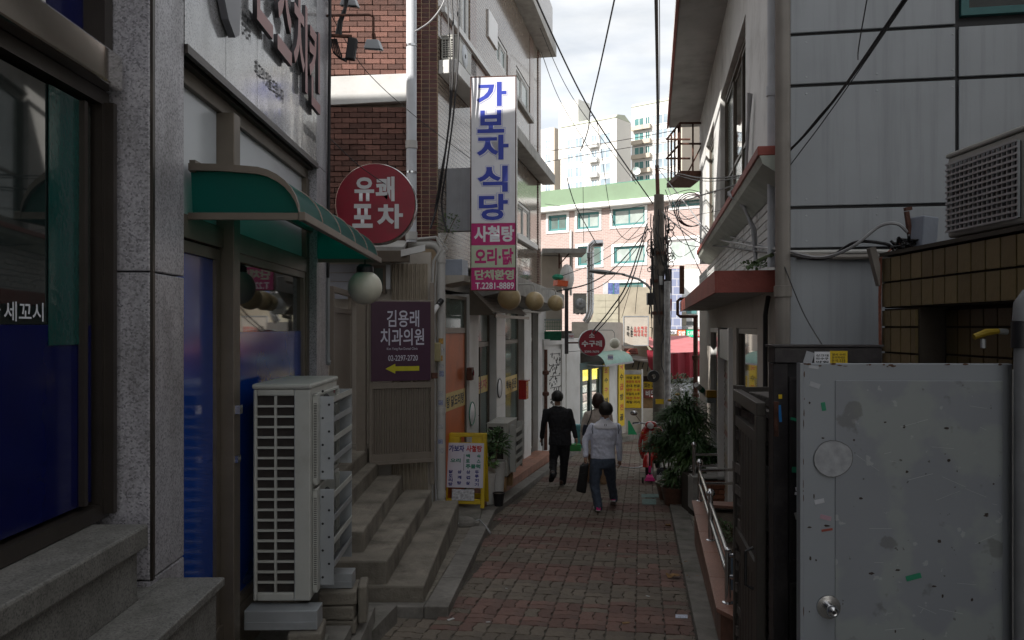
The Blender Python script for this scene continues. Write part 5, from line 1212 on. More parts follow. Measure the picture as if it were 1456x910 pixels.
# white metal door: front leaf
Y_ = 3.42; FD = Frame(at(1141, 0, Y_ + .03)[0], Y_ + .03, 1, -.06)
WD = Thing(FD, 'metal_door', 'pale grey metal door with peeled sticker marks and a round knob', 'door', org=(0, 0, -.12))
X_ = lambda px: FD.x(px); zt4 = FD.p(1290, 517)[1]; xr = X_(1440)
mdoor = M('door_paint', (.27, .29, .315), .45, var=.05, vs_=2, bump=.04, bs=12, dirt=.0)
mdoor_ = mdoor
def peel(m_):
    t = m_.node_tree; n = t.nodes; l = t.links; b = n['Principled BSDF']; c = n['Texture Coordinate']
    src = b.inputs['Base Color'].links[0].from_socket
    for scl, lo, hi, colr, amt in ((3.2, .50, .56, (.29, .315, .305), .7), (16, .66, .68, (.42, .43, .44), .5), (26, .70, .715, (.06, .055, .05), .8), (7, .62, .66, (.10, .095, .09), .5)):
        nz = n.new('ShaderNodeTexNoise'); nz.inputs['Scale'].default_value = scl; nz.inputs['Detail'].default_value = 4; l.new(c.outputs['Object'], nz.inputs[0])
        r = n.new('ShaderNodeMapRange'); r.inputs[1].default_value = lo; r.inputs[2].default_value = hi; r.inputs[4].default_value = amt; l.new(nz.outputs[0], r.inputs[0])
        x = n.new('ShaderNodeMix'); x.data_type = 'RGBA'; l.new(r.outputs[0], x.inputs[0]); l.new(src, x.inputs[6]); x.inputs[7].default_value = (*colr, 1); src = x.outputs[2]
    l.new(src, b.inputs['Base Color'])
mdoorp = M('door_panel_paint', (.235, .25, .275), .5, var=.08, vs_=2, bump=.08, bs=12, dirt=.0); peel(mdoorp)
WD.part('leaf', MB().box(0, xr, .0, .04, -.12, zt4), mdoor, bev=.004)
a, b = X_(1187), X_(1425); zp = FD.p(1290, 541)[1]
WD.part('raised_panel', MB().box(a, b, -.006, -.0005, -.0, zp), mdoorp, bev=.003)
WD.part('edge_strip', MB().box(-.012, -.001, -.01, .045, -.12, zt4), mdoor)
kx, kz = FD.p(1180, 865, -.02)
kn = WD.part('door_knob', MB().lathe((kx, -.0, kz), [(0, -.075), (.012, -.078), (.022, -.07), (.026, -.055), (.02, -.035), (.014, -.028), (.018, -.012), (.05, -.008), (.052, 0)], 28, 'y'), mmetal, smooth=True)
WD.part('keyhole', MB().lathe((kx, -.0785, kz), [(0, -.001), (.006, -.001), (.007, .002)], 12, 'y'), mbll, kn)
xr_, zr_ = FD.p(1185, 652, -.01)
m = MB(); r_ = random.Random(9); pts = [(xr_ + .082 * math.cos(t) * (1 + .04 * math.sin(2 * t) + r_.uniform(-.012, .012)), zr_ + .078 * math.sin(t) * (1 + .03 * math.sin(3 * t + 1) + r_.uniform(-.012, .012))) for t in [i * 2 * math.pi / 48 for i in range(48)]]
m.prism(pts, -.0085, -.0065); WD.part('sticker_scar', m, M('scar_paper', (.34, .35, .37), .7, var=.25, vs_=25, bump=.3))
m = MB(); 
WD.part('scar_rim', MB().tube([(x, -.0088, z) for x, z in pts + pts[:1]], .0012, 4), M('scar_edge', (.08, .075, .07), .8))
for a in ((1168, 1174, 572, 584, msg_), (1288, 1310, 817, 824, msg_), (1166, 1182, 733, 739, M('stk_pink', (.4, .25, .3), .5)), (1168, 1184, 752, 755, mredp), (1151, 1166, 544, 551, MATS['torn_paper']), (1150, 1164, 520, 524, MATS['torn_paper']), (1158, 1172, 710, 716, MATS['torn_paper'])):
    sticker(WD, FD, *a[:4], -.0012 if a[1] < 1187 else -.0075, a[4], rot=rnd.uniform(-.35, .35))
sw_ = MB()
r_ = random.Random(12)
for k in range(26):
    px, py = r_.choice([(r_.uniform(1150, 1183), r_.uniform(560, 900)), (r_.uniform(1195, 1420), r_.uniform(560, 900)), (r_.uniform(1195, 1420), r_.uniform(560, 900))]); x, z = FD.p(px, py)
    n = r_.randint(5, 7); rr_ = r_.uniform(.003, .011); y = -.0007 if px < 1187 else -.0066
    kk = len(sw_.v); sx_ = r_.uniform(.5, 1.8)
    for i in range(n): t = 2 * math.pi * i / n; sw_.v.append((x + rr_ * sx_ * math.cos(t) * r_.uniform(.5, 1), y, z + rr_ / sx_ * 1.2 * math.sin(t) * r_.uniform(.5, 1)))
    sw_.f.append(tuple(kk + i for i in range(n)))
WD.part('paint_chips', sw_, M('rust_chip', (.045, .032, .026), .9, var=.4, vs_=40), kind='stuff')
rs_ = MB(); r_ = random.Random(44)
for k in range(46):      # rust creeping in from the top and left edges, and long scratches
    e = k % 3; y = -.0009
    if e == 0: x, z, sx_, sz_ = r_.uniform(0, xr), zt4 - abs(r_.gauss(0, .006)) - .002, r_.uniform(.004, .02), r_.uniform(.002, .007)
    elif e == 1: x, z, sx_, sz_ = abs(r_.gauss(0, .003)) + .002, r_.uniform(.3, zt4), r_.uniform(.001, .004), r_.uniform(.005, .03)
    else: continue
    kk = len(rs_.v); n = 7
    for i in range(n): t = 2 * math.pi * i / n; rs_.v.append((x + sx_ * math.cos(t) * r_.uniform(.6, 1), y, z + sz_ * math.sin(t) * r_.uniform(.6, 1)))
    rs_.f.append(tuple(kk + i for i in range(n)))
WD.part('edge_rust', rs_, M('edge_rust', (.09, .045, .025), .9, var=.4, vs_=60), kind='stuff')
sc_ = MB()
for k in range(22):
    x, z = r_.uniform(.16, xr - .05), r_.uniform(.75, 1.8); l_ = r_.uniform(.02, .12); a_ = r_.gauss(0, .5); sc_.obox((x, -.0067, z), l_, .0006, .0012, (0, a_, 0))
WD.part('scratches', sc_, M('scratch', (.42, .44, .45), .6, bump=0), kind='stuff')
SB = single('meter_plate', MB().box(X_(1446), X_(1475), .1, .16, .3, 1.86), mslab, 'narrow grey plate with yellow notices at the right edge behind the door', 'panel', F=FD)
NP = Thing(FD, 'notice_strip', 'column of yellow notices at the right picture edge', 'notice', org=(X_(1450), .09, 1))
for k, (pa, pb) in enumerate(((536, 545), (551, 560), (572, 608), (616, 636))): sticker(NP, FD, 1447, 1460, pa, pb, .095, myell, 'notice')
# narrow gate leaf ajar, brick pier behind it
g0, g1 = at(1049, 0, 5.05), at(1084, 0, 4.12)
FL = Frame(g0[0], 5.05, g1[0] - g0[0], 4.12 - 5.05); wl = math.hypot(g1[0] - g0[0], .93)
LG = Thing(FL, 'narrow_gate', 'narrow dark taupe metal gate leaf standing ajar beside the stainless railing', 'gate', org=(0, 0, -.3))
zt5 = CH - 88 / FP * 5.05
mlg = M('taupe_gate', (.075, .066, .058), .5, .3, var=.2, vs_=6, bump=.1, dirt=.4, dcol=(.03, .025, .02), ds=6)
LG.part('frame', MB().frame(0, wl, -.3, zt5, .07, -.03, .02), mlg, bev=.004)
LG.part('rail', MB().box(.07, wl - .07, -.025, .015, .72, .80), mlg); LG.part('rail', MB().box(.07, wl - .07, -.025, .015, zt5 - .22, zt5 - .16), mlg)
for k in range(7): LG.part('slat', MB().box(.075 + k * (wl - .15) / 7, .075 + (k + .88) * (wl - .15) / 7, -.008, .004, -.23, zt5 - .23), mlg)
LG.part('handle', MB().tube([(wl - .1, -.03, .88), (wl - .1, -.07, .86), (wl - .1, -.07, .68), (wl - .1, -.03, .66)], .008, 6), mbll)
single('gate_post', MB().box(g0[0] - .012, g0[0] + .045, 5.03, 5.11, -.4, zt5 + .02).box(g0[0] + .046, g0[0] + .28, 5.05, 5.1, zt5 - .03, zt5 + .01), mlg, 'dark post and short top bar holding the narrow gate leaf', 'post')
PI = Thing(Frame(1.42, 5.0, -.02, -1), 'brick_pier', 'rough dark brick pier between the narrow gate leaf and the dark bronze gate', 'pillar', org=(0, 0, -.4))
PI.part('core', MB().box(-.05, .95, .02, .4, -.4, 1.58), MATS['dark_grout'])
mrb = M('rough_brick', (.13, .115, .105), .9, var=.4, vs_=18, bump=1, bs=60, rand=.4, dirt=.5)
brick_field(PI, PI.F, -.04, .95, -.35, 1.6, .2, .068, .012, -.012, .03, mrb, maxn=200, jit=.014)
for k in range(3): PI.part('cap_brick', MB().obox((.2 + k * .25, .15, 1.62 + .0 * k), .22, .2, .06, (0, rnd.uniform(-.05, .05), rnd.uniform(-.2, .2))), mrb, bev=.006)
PI.part('plaster_patch', MB().box(.45, .75, -.03, -.027, .95, 1.3), mwhite)

# ================================================================== PLANTER with stainless railing
PL = Thing(W0, 'planter', 'low granite topped planter wall under the stainless railing', 'planter', org=(1.6, 6, -.4))
P0, P1 = (1.505, 5.86), (2.145, 9.5); P2 = (1.74, 5.5)   # outer line, near chamfer
def off(p, d): u = Vector((P1[0] - P0[0], P1[1] - P0[1])).normalized(); return (p[0] + u.y * d, p[1] - u.x * d)
zt6 = -.015
n = 5
for k in range(n):
    a = (P0[0] + (P1[0] - P0[0]) * k / n, P0[1] + (P1[1] - P0[1]) * k / n); b = (P0[0] + (P1[0] - P0[0]) * (k + 1) / n - .002, P0[1] + (P1[1] - P0[1]) * (k + 1) / n - .005)
    PL.part('coping_stone', MB().prismz([a, off(a, .23), off(b, .23), b], zt6 - .035, zt6), mplant, bev=.004)
PL.part('coping_stone', MB().prismz([P0, (1.70, 5.42), (1.9, 5.55), off(P0, .23)], zt6 - .035, zt6 - .001), mplant, bev=.004)
PL.part('coping_stone', MB().prismz([off(P1, .235), off(P1, .8), (off(P1, .8)[0] - .04, P1[1] - .45), (off(P1, .235)[0] - .04, P1[1] - .25)], zt6 - .035, zt6 - .001), mplant, bev=.004)
PL.part('core', MB().prismz([off(P0, .05), (1.74, 5.5), (1.9, 5.6), off(P0, .2), off(P1, .2), off(P1, .05)], -1.2, zt6 - .036), mconc2)
nt2 = 14
for k in range(nt2):
    a = Vector(P0).lerp(Vector(P1), k / nt2); b = Vector(P0).lerp(Vector(P1), (k + .97) / nt2)
    a_, b_ = off(a, .03), off(b, .03); a2, b2 = off(a, .049), off(b, .049)
    for z0_, z1_ in ((-.34, zt6 - .04), (-.66, -.345)): PL.part('side_tile', MB().prismz([a_, a2, b2, b_][::1], z0_, z1_), mdtile)
for k in range(2):
    a = Vector((1.53, 5.84)).lerp(Vector((1.72, 5.44)), k / 2); b = Vector((1.53, 5.84)).lerp(Vector((1.72, 5.44)), (k + .96) / 2)
    for z0_, z1_ in ((-.34, zt6 - .04), (-.66, -.345)): PL.part('side_tile', MB().prismz([(a.x, a.y), (a.x + .02, a.y + .01), (b.x + .02, b.y + .01), (b.x, b.y)], z0_, z1_), mdtile)
PL.part('soil', MB().prismz([off(P0, .22), off(P0, .9), off(P1, .9), off(P1, .22)], -.3, -.10), msoil)
# railing
RL = Thing(W0, 'stainless_railing', 'stainless steel railing with ball topped posts on the planter wall', 'railing', org=(1.62, 5.97, zt6))
def on_top(px, py):
    Y = (CH - zt6) / ((py - 465) / FP); return Vector(((px - 728) / FP * Y, Y, zt6))
p1, p2, p3 = on_top(1035, 857), on_top(1010, 768), on_top(995, 712)
p2.x = p1.x + (p3.x - p1.x) * (p2.y - p1.y) / (p3.y - p1.y)
HH = .40
for p, ball in ((p1, False), (p2, True), (p3, True)):
    RL.part('post', MB().tube([p, p + Vector((0, 0, HH + (.0 if not ball else .03)))], .024, 14), mmetal, smooth=True)
    RL.part('flange', MB().lathe(p, [(.045, 0), (.043, .006), (.026, .01)], 14), mmetal, smooth=True)
    if ball: RL.part('ball', MB().sphere(p + Vector((0, 0, HH + .055)), .042, 18, 12), mmetal, smooth=True)
    else: RL.part('cap', MB().sphere(p + Vector((0, 0, HH - .005)), .029, 14, 8, (1, 1, .7)), mmetal, smooth=True)
for z in (HH - .04, HH - .20):
    RL.part('rail', MB().tube([p1 + Vector((0, 0, z)), p3 + Vector((0, 0, z))], .018, 12), mmetal, smooth=True)
    q3 = Vector((2.66, p3.y + .05, p3.z + z)); RL.part('rail', MB().tube([p3 + Vector((0, 0, z)), q3], .018, 12), mmetal, smooth=True)
RL.part('rail', MB().tube([p1 + Vector((0, 0, HH - .04)), p1 + Vector((.30, -.25, HH - .04))], .018, 12), mmetal, smooth=True)
RL.part('rail', MB().tube([p1 + Vector((0, 0, HH - .20)), p1 + Vector((.28, -.24, HH - .20))], .018, 12), mmetal, smooth=True)
single('blue_board', MB().obox((1.86, 6.2, .12), .34, .02, .25, (R(-10), 0, R(-14))), M('faded_blue', (.14, .22, .30), .6, dirt=.4), 'faded blue board leaning inside the near end of the railing', 'board', bev=.003)
# second planter beyond, with its own short railing
zq = -.12; Y2 = 11.3
Q = lambda px: (px - 728) / FP * Y2
P2_ = Thing(cf(Y2), 'brick_planter', 'small terracotta brick planter beyond the stainless railing', 'planter', org=(Q(990), 0, -.6))
ztq = P2_.F.p(1000, 681)[1]
P2_.part('core', MB().box(Q(986), Q(1046), .02, .8, -.9, ztq - .03), MATS['dark_grout'])
brick_field(P2_, P2_.F, Q(992), Q(1046), ztq - .42, ztq - .02, .2, .068, .009, .0, .019, M('planter_brick', (.30, .12, .07), .8, var=.3, rand=.25, vs_=20, bump=.4, dirt=.4), maxn=200)
P2_.part('corner_stone', MB().box(Q(985), Q(992) - .003, -.008, .3, ztq - .45, ztq - .001), mslab)
P2_.part('coping', MB().box(Q(985), Q(1046), -.02, .25, ztq, ztq + .03), mslab, bev=.004)
R2 = Thing(cf(Y2), 'stainless_railing', 'short stainless rail on the small terracotta brick planter', 'railing', org=(Q(983), 0, ztq))
R2.part('post', MB().tube([(Q(983) + .06, .1, ztq + .03), (Q(983) + .06, .1, ztq + .44)], .024, 12), mmetal, smooth=True); R2.part('ball', MB().sphere((Q(983) + .06, .1, ztq + .47), .04, 16, 10), mmetal, smooth=True)
for z in (.17, .33): R2.part('rail', MB().tube([(Q(983) + .06, .1, ztq + z), (Q(1025), .1, ztq + z)], .018, 10), mmetal, smooth=True)
# dry leaves and litter
def dry_leaf(px, py, s_, seed, lab, z=.012):
    Y = 2.05 / ((py - 465) / FP - .0563 * (SDX * (px - 728) / FP + SDY)); x = (px - 728) / FP * Y; r_ = random.Random(seed)
    m = MB(); n = 12; base = gz(x, Y, z)
    pts = [(s_ * (.55 + .45 * abs(math.sin(i * 2.6 + seed))) * math.cos(i * 2 * math.pi / n), s_ * (.55 + .45 * abs(math.sin(i * 2.6 + seed))) * math.sin(i * 2 * math.pi / n), r_.uniform(.002, .035)) for i in range(n)]
    m.v = [(0, 0, .006)] + pts; m.f = [(0, 1 + i, 1 + (i + 1) % n) for i in range(n)]
    o = single('dry_leaf', m, mdry, lab, 'leaf', 'fallen dry leaves by the gutter'); o.location = (x, Y, base); o.rotation_euler = (0, 0, r_.uniform(0, 6)); return o
dry_leaf(977, 803, .07, 1, 'upper curled brown leaf on the right footpath', .0); dry_leaf(957, 822, .075, 2, 'curled brown leaf lying across the gutter line'); dry_leaf(985, 823, .075, 3, 'lower right curled brown leaf on the mossy footpath', .0); dry_leaf(949, 750, .05, 5, 'small brown leaf against the pale slab edge')
def litter(px, py, sx, sy, mat, lab, rot=.3, cat='litter', nm='paper_scrap'):
    Y = 2.05 / ((py - 465) / FP - .0563 * (SDX * (px - 728) / FP + SDY)); x = (px - 728) / FP * Y
    o = single(nm, MB().box(-sx, sx, -sy, sy, 0, .003), mat, lab, cat, F=W0); o.location = (x, Y, gz(x, Y, .008)); o.rotation_euler = (R(3), R(-3), rot); return o
litter(969, 878, .05, .035, M('card_print', (.45, .48, .58), .5, var=.4, vs_=60, bump=0), 'bluish white card lying in the gutter at the bottom', -.2, nm='business_card')
wl_ = M('litter_white', (.5, .5, .5), .7)
for i, (px, py, s_, lab) in enumerate(((694, 886, .018, 'white scrap by the left kerb corner'), (921, 849, .02, 'small white strip on the grey paver band'), (866, 777, .012, 'tiny white scrap in the middle of the alley'), (877, 815, .013, 'tiny white scrap on a red paver band'), (908, 817, .012, 'tiny pale scrap right of the alley middle'), (720, 838, .012, 'tiny white scrap on grey pavers left of centre'), (890, 887, .03, 'thin brown twig leaf on the near pavers'), (1000, 886, .015, 'white scrap on the right footpath'), (676, 756, .02, 'white scrap by the concrete lump'), (710, 739, .02, 'pink scrap at the left kerb'), (641, 882, .03, 'white paper slip under the kerb corner'))):
    litter(px, py, s_, s_ * .4, mdry if 'brown' in lab else (M('litter_pink', (.5, .15, .2), .6) if 'pink' in lab else wl_), lab, rnd.uniform(-1, 1))
# ================================================================== FAR BUILDINGS
j0 = at(850, 465, 42)
FJ = Frame(j0[0], j0[1], 1.53, -1)
JB = Thing(FJ, 'pink_brick_building', 'pale pink brick building with green parapet closing the view behind the utility pole', 'building')
jx = lambda px: FJ.x(px); zJ = lambda px, py: FJ.p(px, py)[1]
xl, xr = jx(760), jx(1040); ztop = zJ(774, 304); zbot = -3.2
hol = []
def jw(px0, px1, py0, py1):
    m_ = (px0 + px1) / 2; hol.append((jx(px0), jx(px1), zJ(m_, py1), zJ(m_, py0)))
for a in ((780, 806, 306, 328), (821, 852, 302, 325), (871, 917, 295.5, 320), (955, 1000, 283, 293), (822, 855, 350, 377), (873, 917, 350, 374), (950, 992, 340, 372), (870, 915, 402, 425)): jw(*a)
wall_with_holes(JB, 'wall', xl, xr, zbot, ztop, 0, .3, hol, mpinkb)
JB.part('core', MB().box(xl, xr, .6, 9, zbot, ztop), mpinkb)
for i, (a, b, c, d) in enumerate(hol):
    slide_window(JB, a, b, c, d, .05, mwhitec if i == 6 else M('teal_window_frame', (.06, .20, .20), .5), mcurt if i in (1, 2, 6, 5) else mgglass, 3 if b - a > 2 else 2, .07, .1)
    JB.part('window_surround', MB().frame(a - .14, b + .14, c - .14, d + .14, .135, -.04, .02), mwhite)
JB.part('parapet', MB().box(xl - .1, xr + .1, -.25, .1, ztop + .32, zJ(774, 273)), mjb)
JB.part('gutter', MB().box(xl - .1, xr + .1, -.45, .2, ztop + .02, ztop + .3), mwhite, bev=.05)
JB.part('roof', MB().box(xl, xr, .11, 9, ztop + .3, ztop + .5), mslab)
JB.part('roof_sheet', MB().hexa([(jx(858), .4, zJ(774, 270)), (jx(925), .4, zJ(774, 270)), (jx(925), 3, zJ(774, 266)), (jx(858), 3, zJ(774, 266))], [(jx(858), .4, zJ(774, 269)), (jx(925), .4, zJ(774, 269)), (jx(925), 3, zJ(774, 265)), (jx(858), 3, zJ(774, 265))]), M('teal_sheet', (.02, .22, .17), .5))
DI = Thing(cf(44), 'satellite_dish', 'white satellite dish on the roof of the pink brick building', 'antenna', org=at(905, 250, 44))
dx, dz = DI.F.p(905, 243); DI.part('dish', MB().lathe((dx, 0, dz), [(0, .08), (.12, .06), (.22, 0), (.215, -.01), (.12, .05), (0, .07)], 20, 'y'), mwhitec, smooth=True); DI.part('mast', MB().tube([(dx, .1, dz), (dx, .15, dz - .7)], .03, 6), mzinc)
def jpipe(px, z0, z1, lab): single('downpipe', MB().tube([(jx(px), -.1, z0), (jx(px), -.1, z1)], .06, 8), mwhite, lab, 'pipe', F=FJ, smooth=True)
jpipe(813, zJ(813, 400), zJ(813, 328), 'thin cream downpipe between the left windows of the pink brick building')
# apartments ------------------------------------------------------------
FAp = (1.25, -1)
def apart(name, label, px_l, px_r, Yr, depth, py_top, slopepx, roof, cols, floors, y0, pitch, side_mat, tealcols=(), tan=False, wbal=()):
    o = at(px_r, 465, Yr); F = Frame(o[0], o[1], 1.25, -1); xl_ = F.x(px_l)
    zt_ = F.p(px_r, py_top)[1]
    T = Thing(F, name, label, 'building', org=(0, 0, -5))
    T.part('wall', MB().box(xl_, 0, 0, depth, -5, zt_), mapt)
    T.part('end_wall', MB().box(.0, .25, .05, depth - .05, -5, zt_ - .1), side_mat)
    if roof: T.part('roof', MB().hexa([(xl_ - .1, -.15, zt_), (.15, -.15, zt_), (.15, depth, zt_), (xl_ - .1, depth, zt_)], [(xl_, .6, zt_ + .7), (.1, .6, zt_ + .7), (.1, depth * .6, zt_ + 1.1), (xl_, depth * .6, zt_ + 1.1)]), M('roof_olive', (.42, .45, .36), .8))
    h = pitch
    for f in range(floors):
        for i, (a, b) in enumerate(cols):
            xa, xb = F.x(a), F.x(b); z1 = zt_ - y0 - f * h; z0_ = z1 - 2.0
            fr = T.part('window', MB().frame(xa, xb, z0_, z1, .14, -.12, -.01).box((xa + xb) / 2 - .05, (xa + xb) / 2 + .05, -.1, -.02, z0_, z1), mwhitec)
            T.part('pane', MB().box(xa + .14, xb - .14, -.05, -.02, z0_ + .14, z1 - .14), maptg if i in tealcols else maptw, fr)
            if i in wbal: T.part('balcony', MB().box(xa - .3, xb + .3, -.9, -.13, z0_ - .5, z0_ + .35), mapts if i in tealcols else mapt)
    return T, F, zt_, xl_
a1, F1, z1_, x1_l = apart('apartment_tower', 'leftmost pale apartment slab with a tan end wall', 765, 787, 165, 12, 181, 0, False, [(775, 783.5)], 6, 2.4, 2.95, mapts)
a2, F2, z2_, x2_l = apart('apartment_tower', 'middle white apartment block with boxy roof house and balconies', 797, 875, 150, 5.4, 167, 0, True, [(807, 816), (818, 829), (832, 838), (841, 850), (853, 869)], 8, 2.6, 2.85, M('apt_side', (.62, .60, .56), .8, bump=0, var=.03), wbal=(3,))
rh = at(812, 465, 158); FRH = Frame(rh[0], rh[1], 1.25, -1)
a2.part('roof_house', MB().add([(v[0], v[1], v[2]) for v in [(F2.x(790), 1.0, z2_ - 6), (F2.x(818), 1.0, z2_ - 6), (F2.x(818), 5.2, z2_ - 6), (F2.x(790), 5.2, z2_ - 6), (F2.x(790), 1.0, F2.p(800, 143)[1]), (F2.x(818), 1.0, F2.p(800, 143)[1]), (F2.x(818), 5.2, F2.p(800, 143)[1]), (F2.x(790), 5.2, F2.p(800, 143)[1])]], [(0, 3, 2, 1), (4, 5, 6, 7), (0, 1, 5, 4), (1, 2, 6, 5), (2, 3, 7, 6), (3, 0, 4, 7)]), mapt)
a3, F3, z3_, x3_l = apart('apartment_tower', 'right white apartment block with teal glazed balconies near the eave', 898, 968, 152, 8, 139, 0, True, [(902, 916), (917.5, 925), (927, 934), (936, 950), (951.5, 961)], 8, 2.4, 2.85, mapts, tealcols=(0, 1), wbal=(0, 1))
a4, F4, z4_, x4_l = apart('apartment_tower', 'distant white tower just left of the white house roof', 956, 985, 190, 12, 88, 0, False, [(961, 968), (972, 980)], 10, 2.4, 2.9, mapts)
# ================================================================== THE LANE BEYOND THE RESTAURANT
FDn = Frame(.80, 19.2, 2.7, 5.8)
LS = Thing(FDn, 'lane_shop', 'weathered low shop with lit windows and yellow banners beyond the tiled house', 'building')
xd = lambda px, off=0: FDn.x(px, off)
mlit = M('glow_shelf', (.75, .6, .28), .6, var=.6, vs_=6, bump=0, emit=.7)
def dpart(nm, px0, px1, py0, py1, y0, y1, mat, parent=None, bev=0, T=None):
    T = T or LS; a, b = xd(px0, y0), xd(px1, y0); pm_ = (px0 + px1) / 2
    return T.part(nm, MB().box(a, b, y0, y1, FDn.p(pm_, py1, y0)[1], FDn.p(pm_, py0, y0)[1]), mat, parent, bev=bev)
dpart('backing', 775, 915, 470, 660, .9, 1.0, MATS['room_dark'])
dpart('upper_wall', 773, 835, 482, 500, 0, .3, mwhite); dpart('upper_wall', 836, 884, 458, 500, .02, .5, mcream); dpart('upper_wall', 884, 918, 460, 505, .3, .6, mcream)
lz = dpart('carved_panel', 780, 799, 497, 640, -.03, .03, mwhite)
dpart('carved_frame', 774, 779.8, 488, 650, -.06, .1, mwhite); dpart('carved_frame', 799.2, 804, 488, 650, -.06, .1, mwhite); dpart('carved_frame', 774, 804, 482, 490, -.07, .1, mwhite)
cv = MB(); r_ = random.Random(3); xa, xb = xd(781, -.04), xd(798, -.04); za, zb = FDn.p(790, 598, -.04)[1], FDn.p(790, 503, -.04)[1]
for i in range(90):
    x = r_.uniform(xa + .03, xb - .03); z = r_.uniform(za, zb); a = r_.uniform(0, 3); cv.obox((x, -.034, z), .07, .012, .022, (0, a, 0))
for i in range(7): cv.obox(((xa + xb) / 2, -.034, za + (zb - za) * i / 6), (xb - xa) * .8, .012, .015)
LS.part('carving', cv, mbll, lz, kind='stuff')
dpart('white_pier', 806, 825, 500, 660, -.02, .3, mwhite)
for k in range(3): dpart('shop_post', 826 + k * 13, 828.5 + k * 13, 524, 640, -.02, .08, M('teal_post', (.10, .16, .16), .5))
dpart('shop_lintel', 825, 858, 515, 524, -.03, .1, MATS['teal_post'])
dpart('lit_sign', 829, 851, 525, 540, .05, .07, M('lit_yellow', (.85, .65, .12), .5, var=.4, vs_=9, bump=0, emit=.9))
for k in range(4): dpart('glow_shelf', 829, 851, 548 + k * 12, 556 + k * 12, .2, .4, M('shelf_%s' % 'abcd'[k], [(.7, .7, .65), (.6, .45, .4), (.7, .68, .6), (.5, .55, .5)][k], .6, var=.8, vs_=14, bump=0, emit=.35))  # shelves glow by themselves in place of lamps inside the shop
dpart('shop_pane', 828.5, 838.9, 524, 640, .02, .026, M('clear_glass', (.9, .95, .95), .02, var=0, bump=0, trans=1.)); dpart('shop_pane', 841.5, 851.9, 524, 640, .02, .026, MATS['clear_glass'])
y1_ = dpart('yellow_banner', 858, 866, 517, 600, -.08, -.05, myell); y2_ = dpart('yellow_banner', 880, 888, 510, 606, -.08, -.05, myell); dpart('white_wall_panel', 866.5, 879.5, 517, 606, -.03, .1, mwhite)
for px0, px1, s_, p0, p1, par in ((859.5, 864.5, '소수구레탕', 521, 592, y1_), (881.5, 886.5, '국수곱창전골', 514, 600, y2_)):
    n = len(s_)
    for k, c_ in enumerate(s_):
        pa = p0 + (p1 - p0) * k / n; LS.text(c_, xd(px0, -.085), xd(px1, -.085), FDn.p(862, pa + 9, -.085)[1] if px0 < 870 else FDn.p(884, pa + 12, -.085)[1], FDn.p(862, pa + 2, -.085)[1] if px0 < 870 else FDn.p(884, pa + 3, -.085)[1], -.083, mredl if k % 2 == 0 else mbll, .03, par)
dpart('low_wall', 858, 890, 600, 640, -.02, .2, mcream)
structure('far_terrace', MB().prismz([FDn.w(-.4, -.5, 0)[:2], FDn.w(7.5, -.5, 0)[:2], FDn.w(7.5, .9, 0)[:2], FDn.w(-.4, .9, 0)[:2]], -2.2, lambda x, y: gz(x, y, .14)), mconc2)
# rusty pipe
single('gas_pipe', MB().tube([at(776, 497, 18.7), at(776, 640, 18.7)], .04, 8).lathe(at(776, 530, 18.7), [(.04, -.06), (.08, -.03), (.08, .03), (.04, .06)], 10).lathe(at(776, 560, 18.7), [(.04, -.06), (.08, -.03), (.08, .03), (.04, .06)], 10), mrust, 'rusty red pipe with collars beside the carved white panel', 'pipe', smooth=True)
# menu board, facing the lane
FMn = cf(25.2)
MN = Thing(FMn, 'menu_board', 'big yellow menu board with rows of red dishes beyond the walkers', 'sign', org=(FMn.x(900), 0, -1.4))
m0, m1 = FMn.x(888), FMn.x(912); zA, zB_ = FMn.p(900, 580)[1], FMn.p(900, 526)[1]
bd = MN.part('board', MB().box(m0, m1, 0, .05, zA, zB_), myell); MN.part('heading', MB().box(m0, m1, -.01, -.001, zB_ - .14, zB_), mslab)
for s_ in (m0 - .04, m1): MN.part('post', MB().box(s_, s_ + .05, -.02, .06, -1.6, zB_ + .02), mwhitec)
r_ = random.Random(2)
rows = ['국밥 곱창', '해장국 찌개', '순대 전골', '냉면 수육', '막걸리 소주', '파전 두부', '족발 머리']
for k, rw in enumerate(rows):
    zc = zB_ - .24 - k * (zB_ - zA - .3) / 7; MN.text(rw, m0 + .05, m1 - .05, zc - .05, zc + .04, -.004, mredl if k % 2 else mbll, .02, bd)
single('kerbside_wall', MB().box(FMn.x(886), FMn.x(936), .1, .3, -2, FMn.p(900, 582)[1]), mcream, 'low beige wall below the yellow menu board', 'wall', F=FMn)
GS = Thing(cf(27), 'grill_sign', 'small yellow and red grill house sign left of the utility pole', 'sign', org=(cf(27).x(925), 0, 0))
G_ = GS.F; gy, gr_, = (G_.x(915), G_.x(936)), (G_.p(925, 566)[1], G_.p(925, 553)[1], G_.p(925, 543)[1])
GS.part('red_board', MB().box(*gy, 0, .08, gr_[0], gr_[1]), mredp); GS.part('yellow_board', MB().box(*gy, 0, .08, gr_[1] + .002, gr_[2]), myell)
GS.text('비맛', G_.x(918), G_.x(933), gr_[0] + .05, gr_[1] - .04, -.004, mwhitec, .03); GS.text('있는 곱창', G_.x(916), G_.x(935), gr_[1] + .05, gr_[2] - .03, -.004, mbll, .03)
GS.part('wood_wall', MB().box(gy[0], gy[1], .1, .2, -2, gr_[0] - .01), mwood)
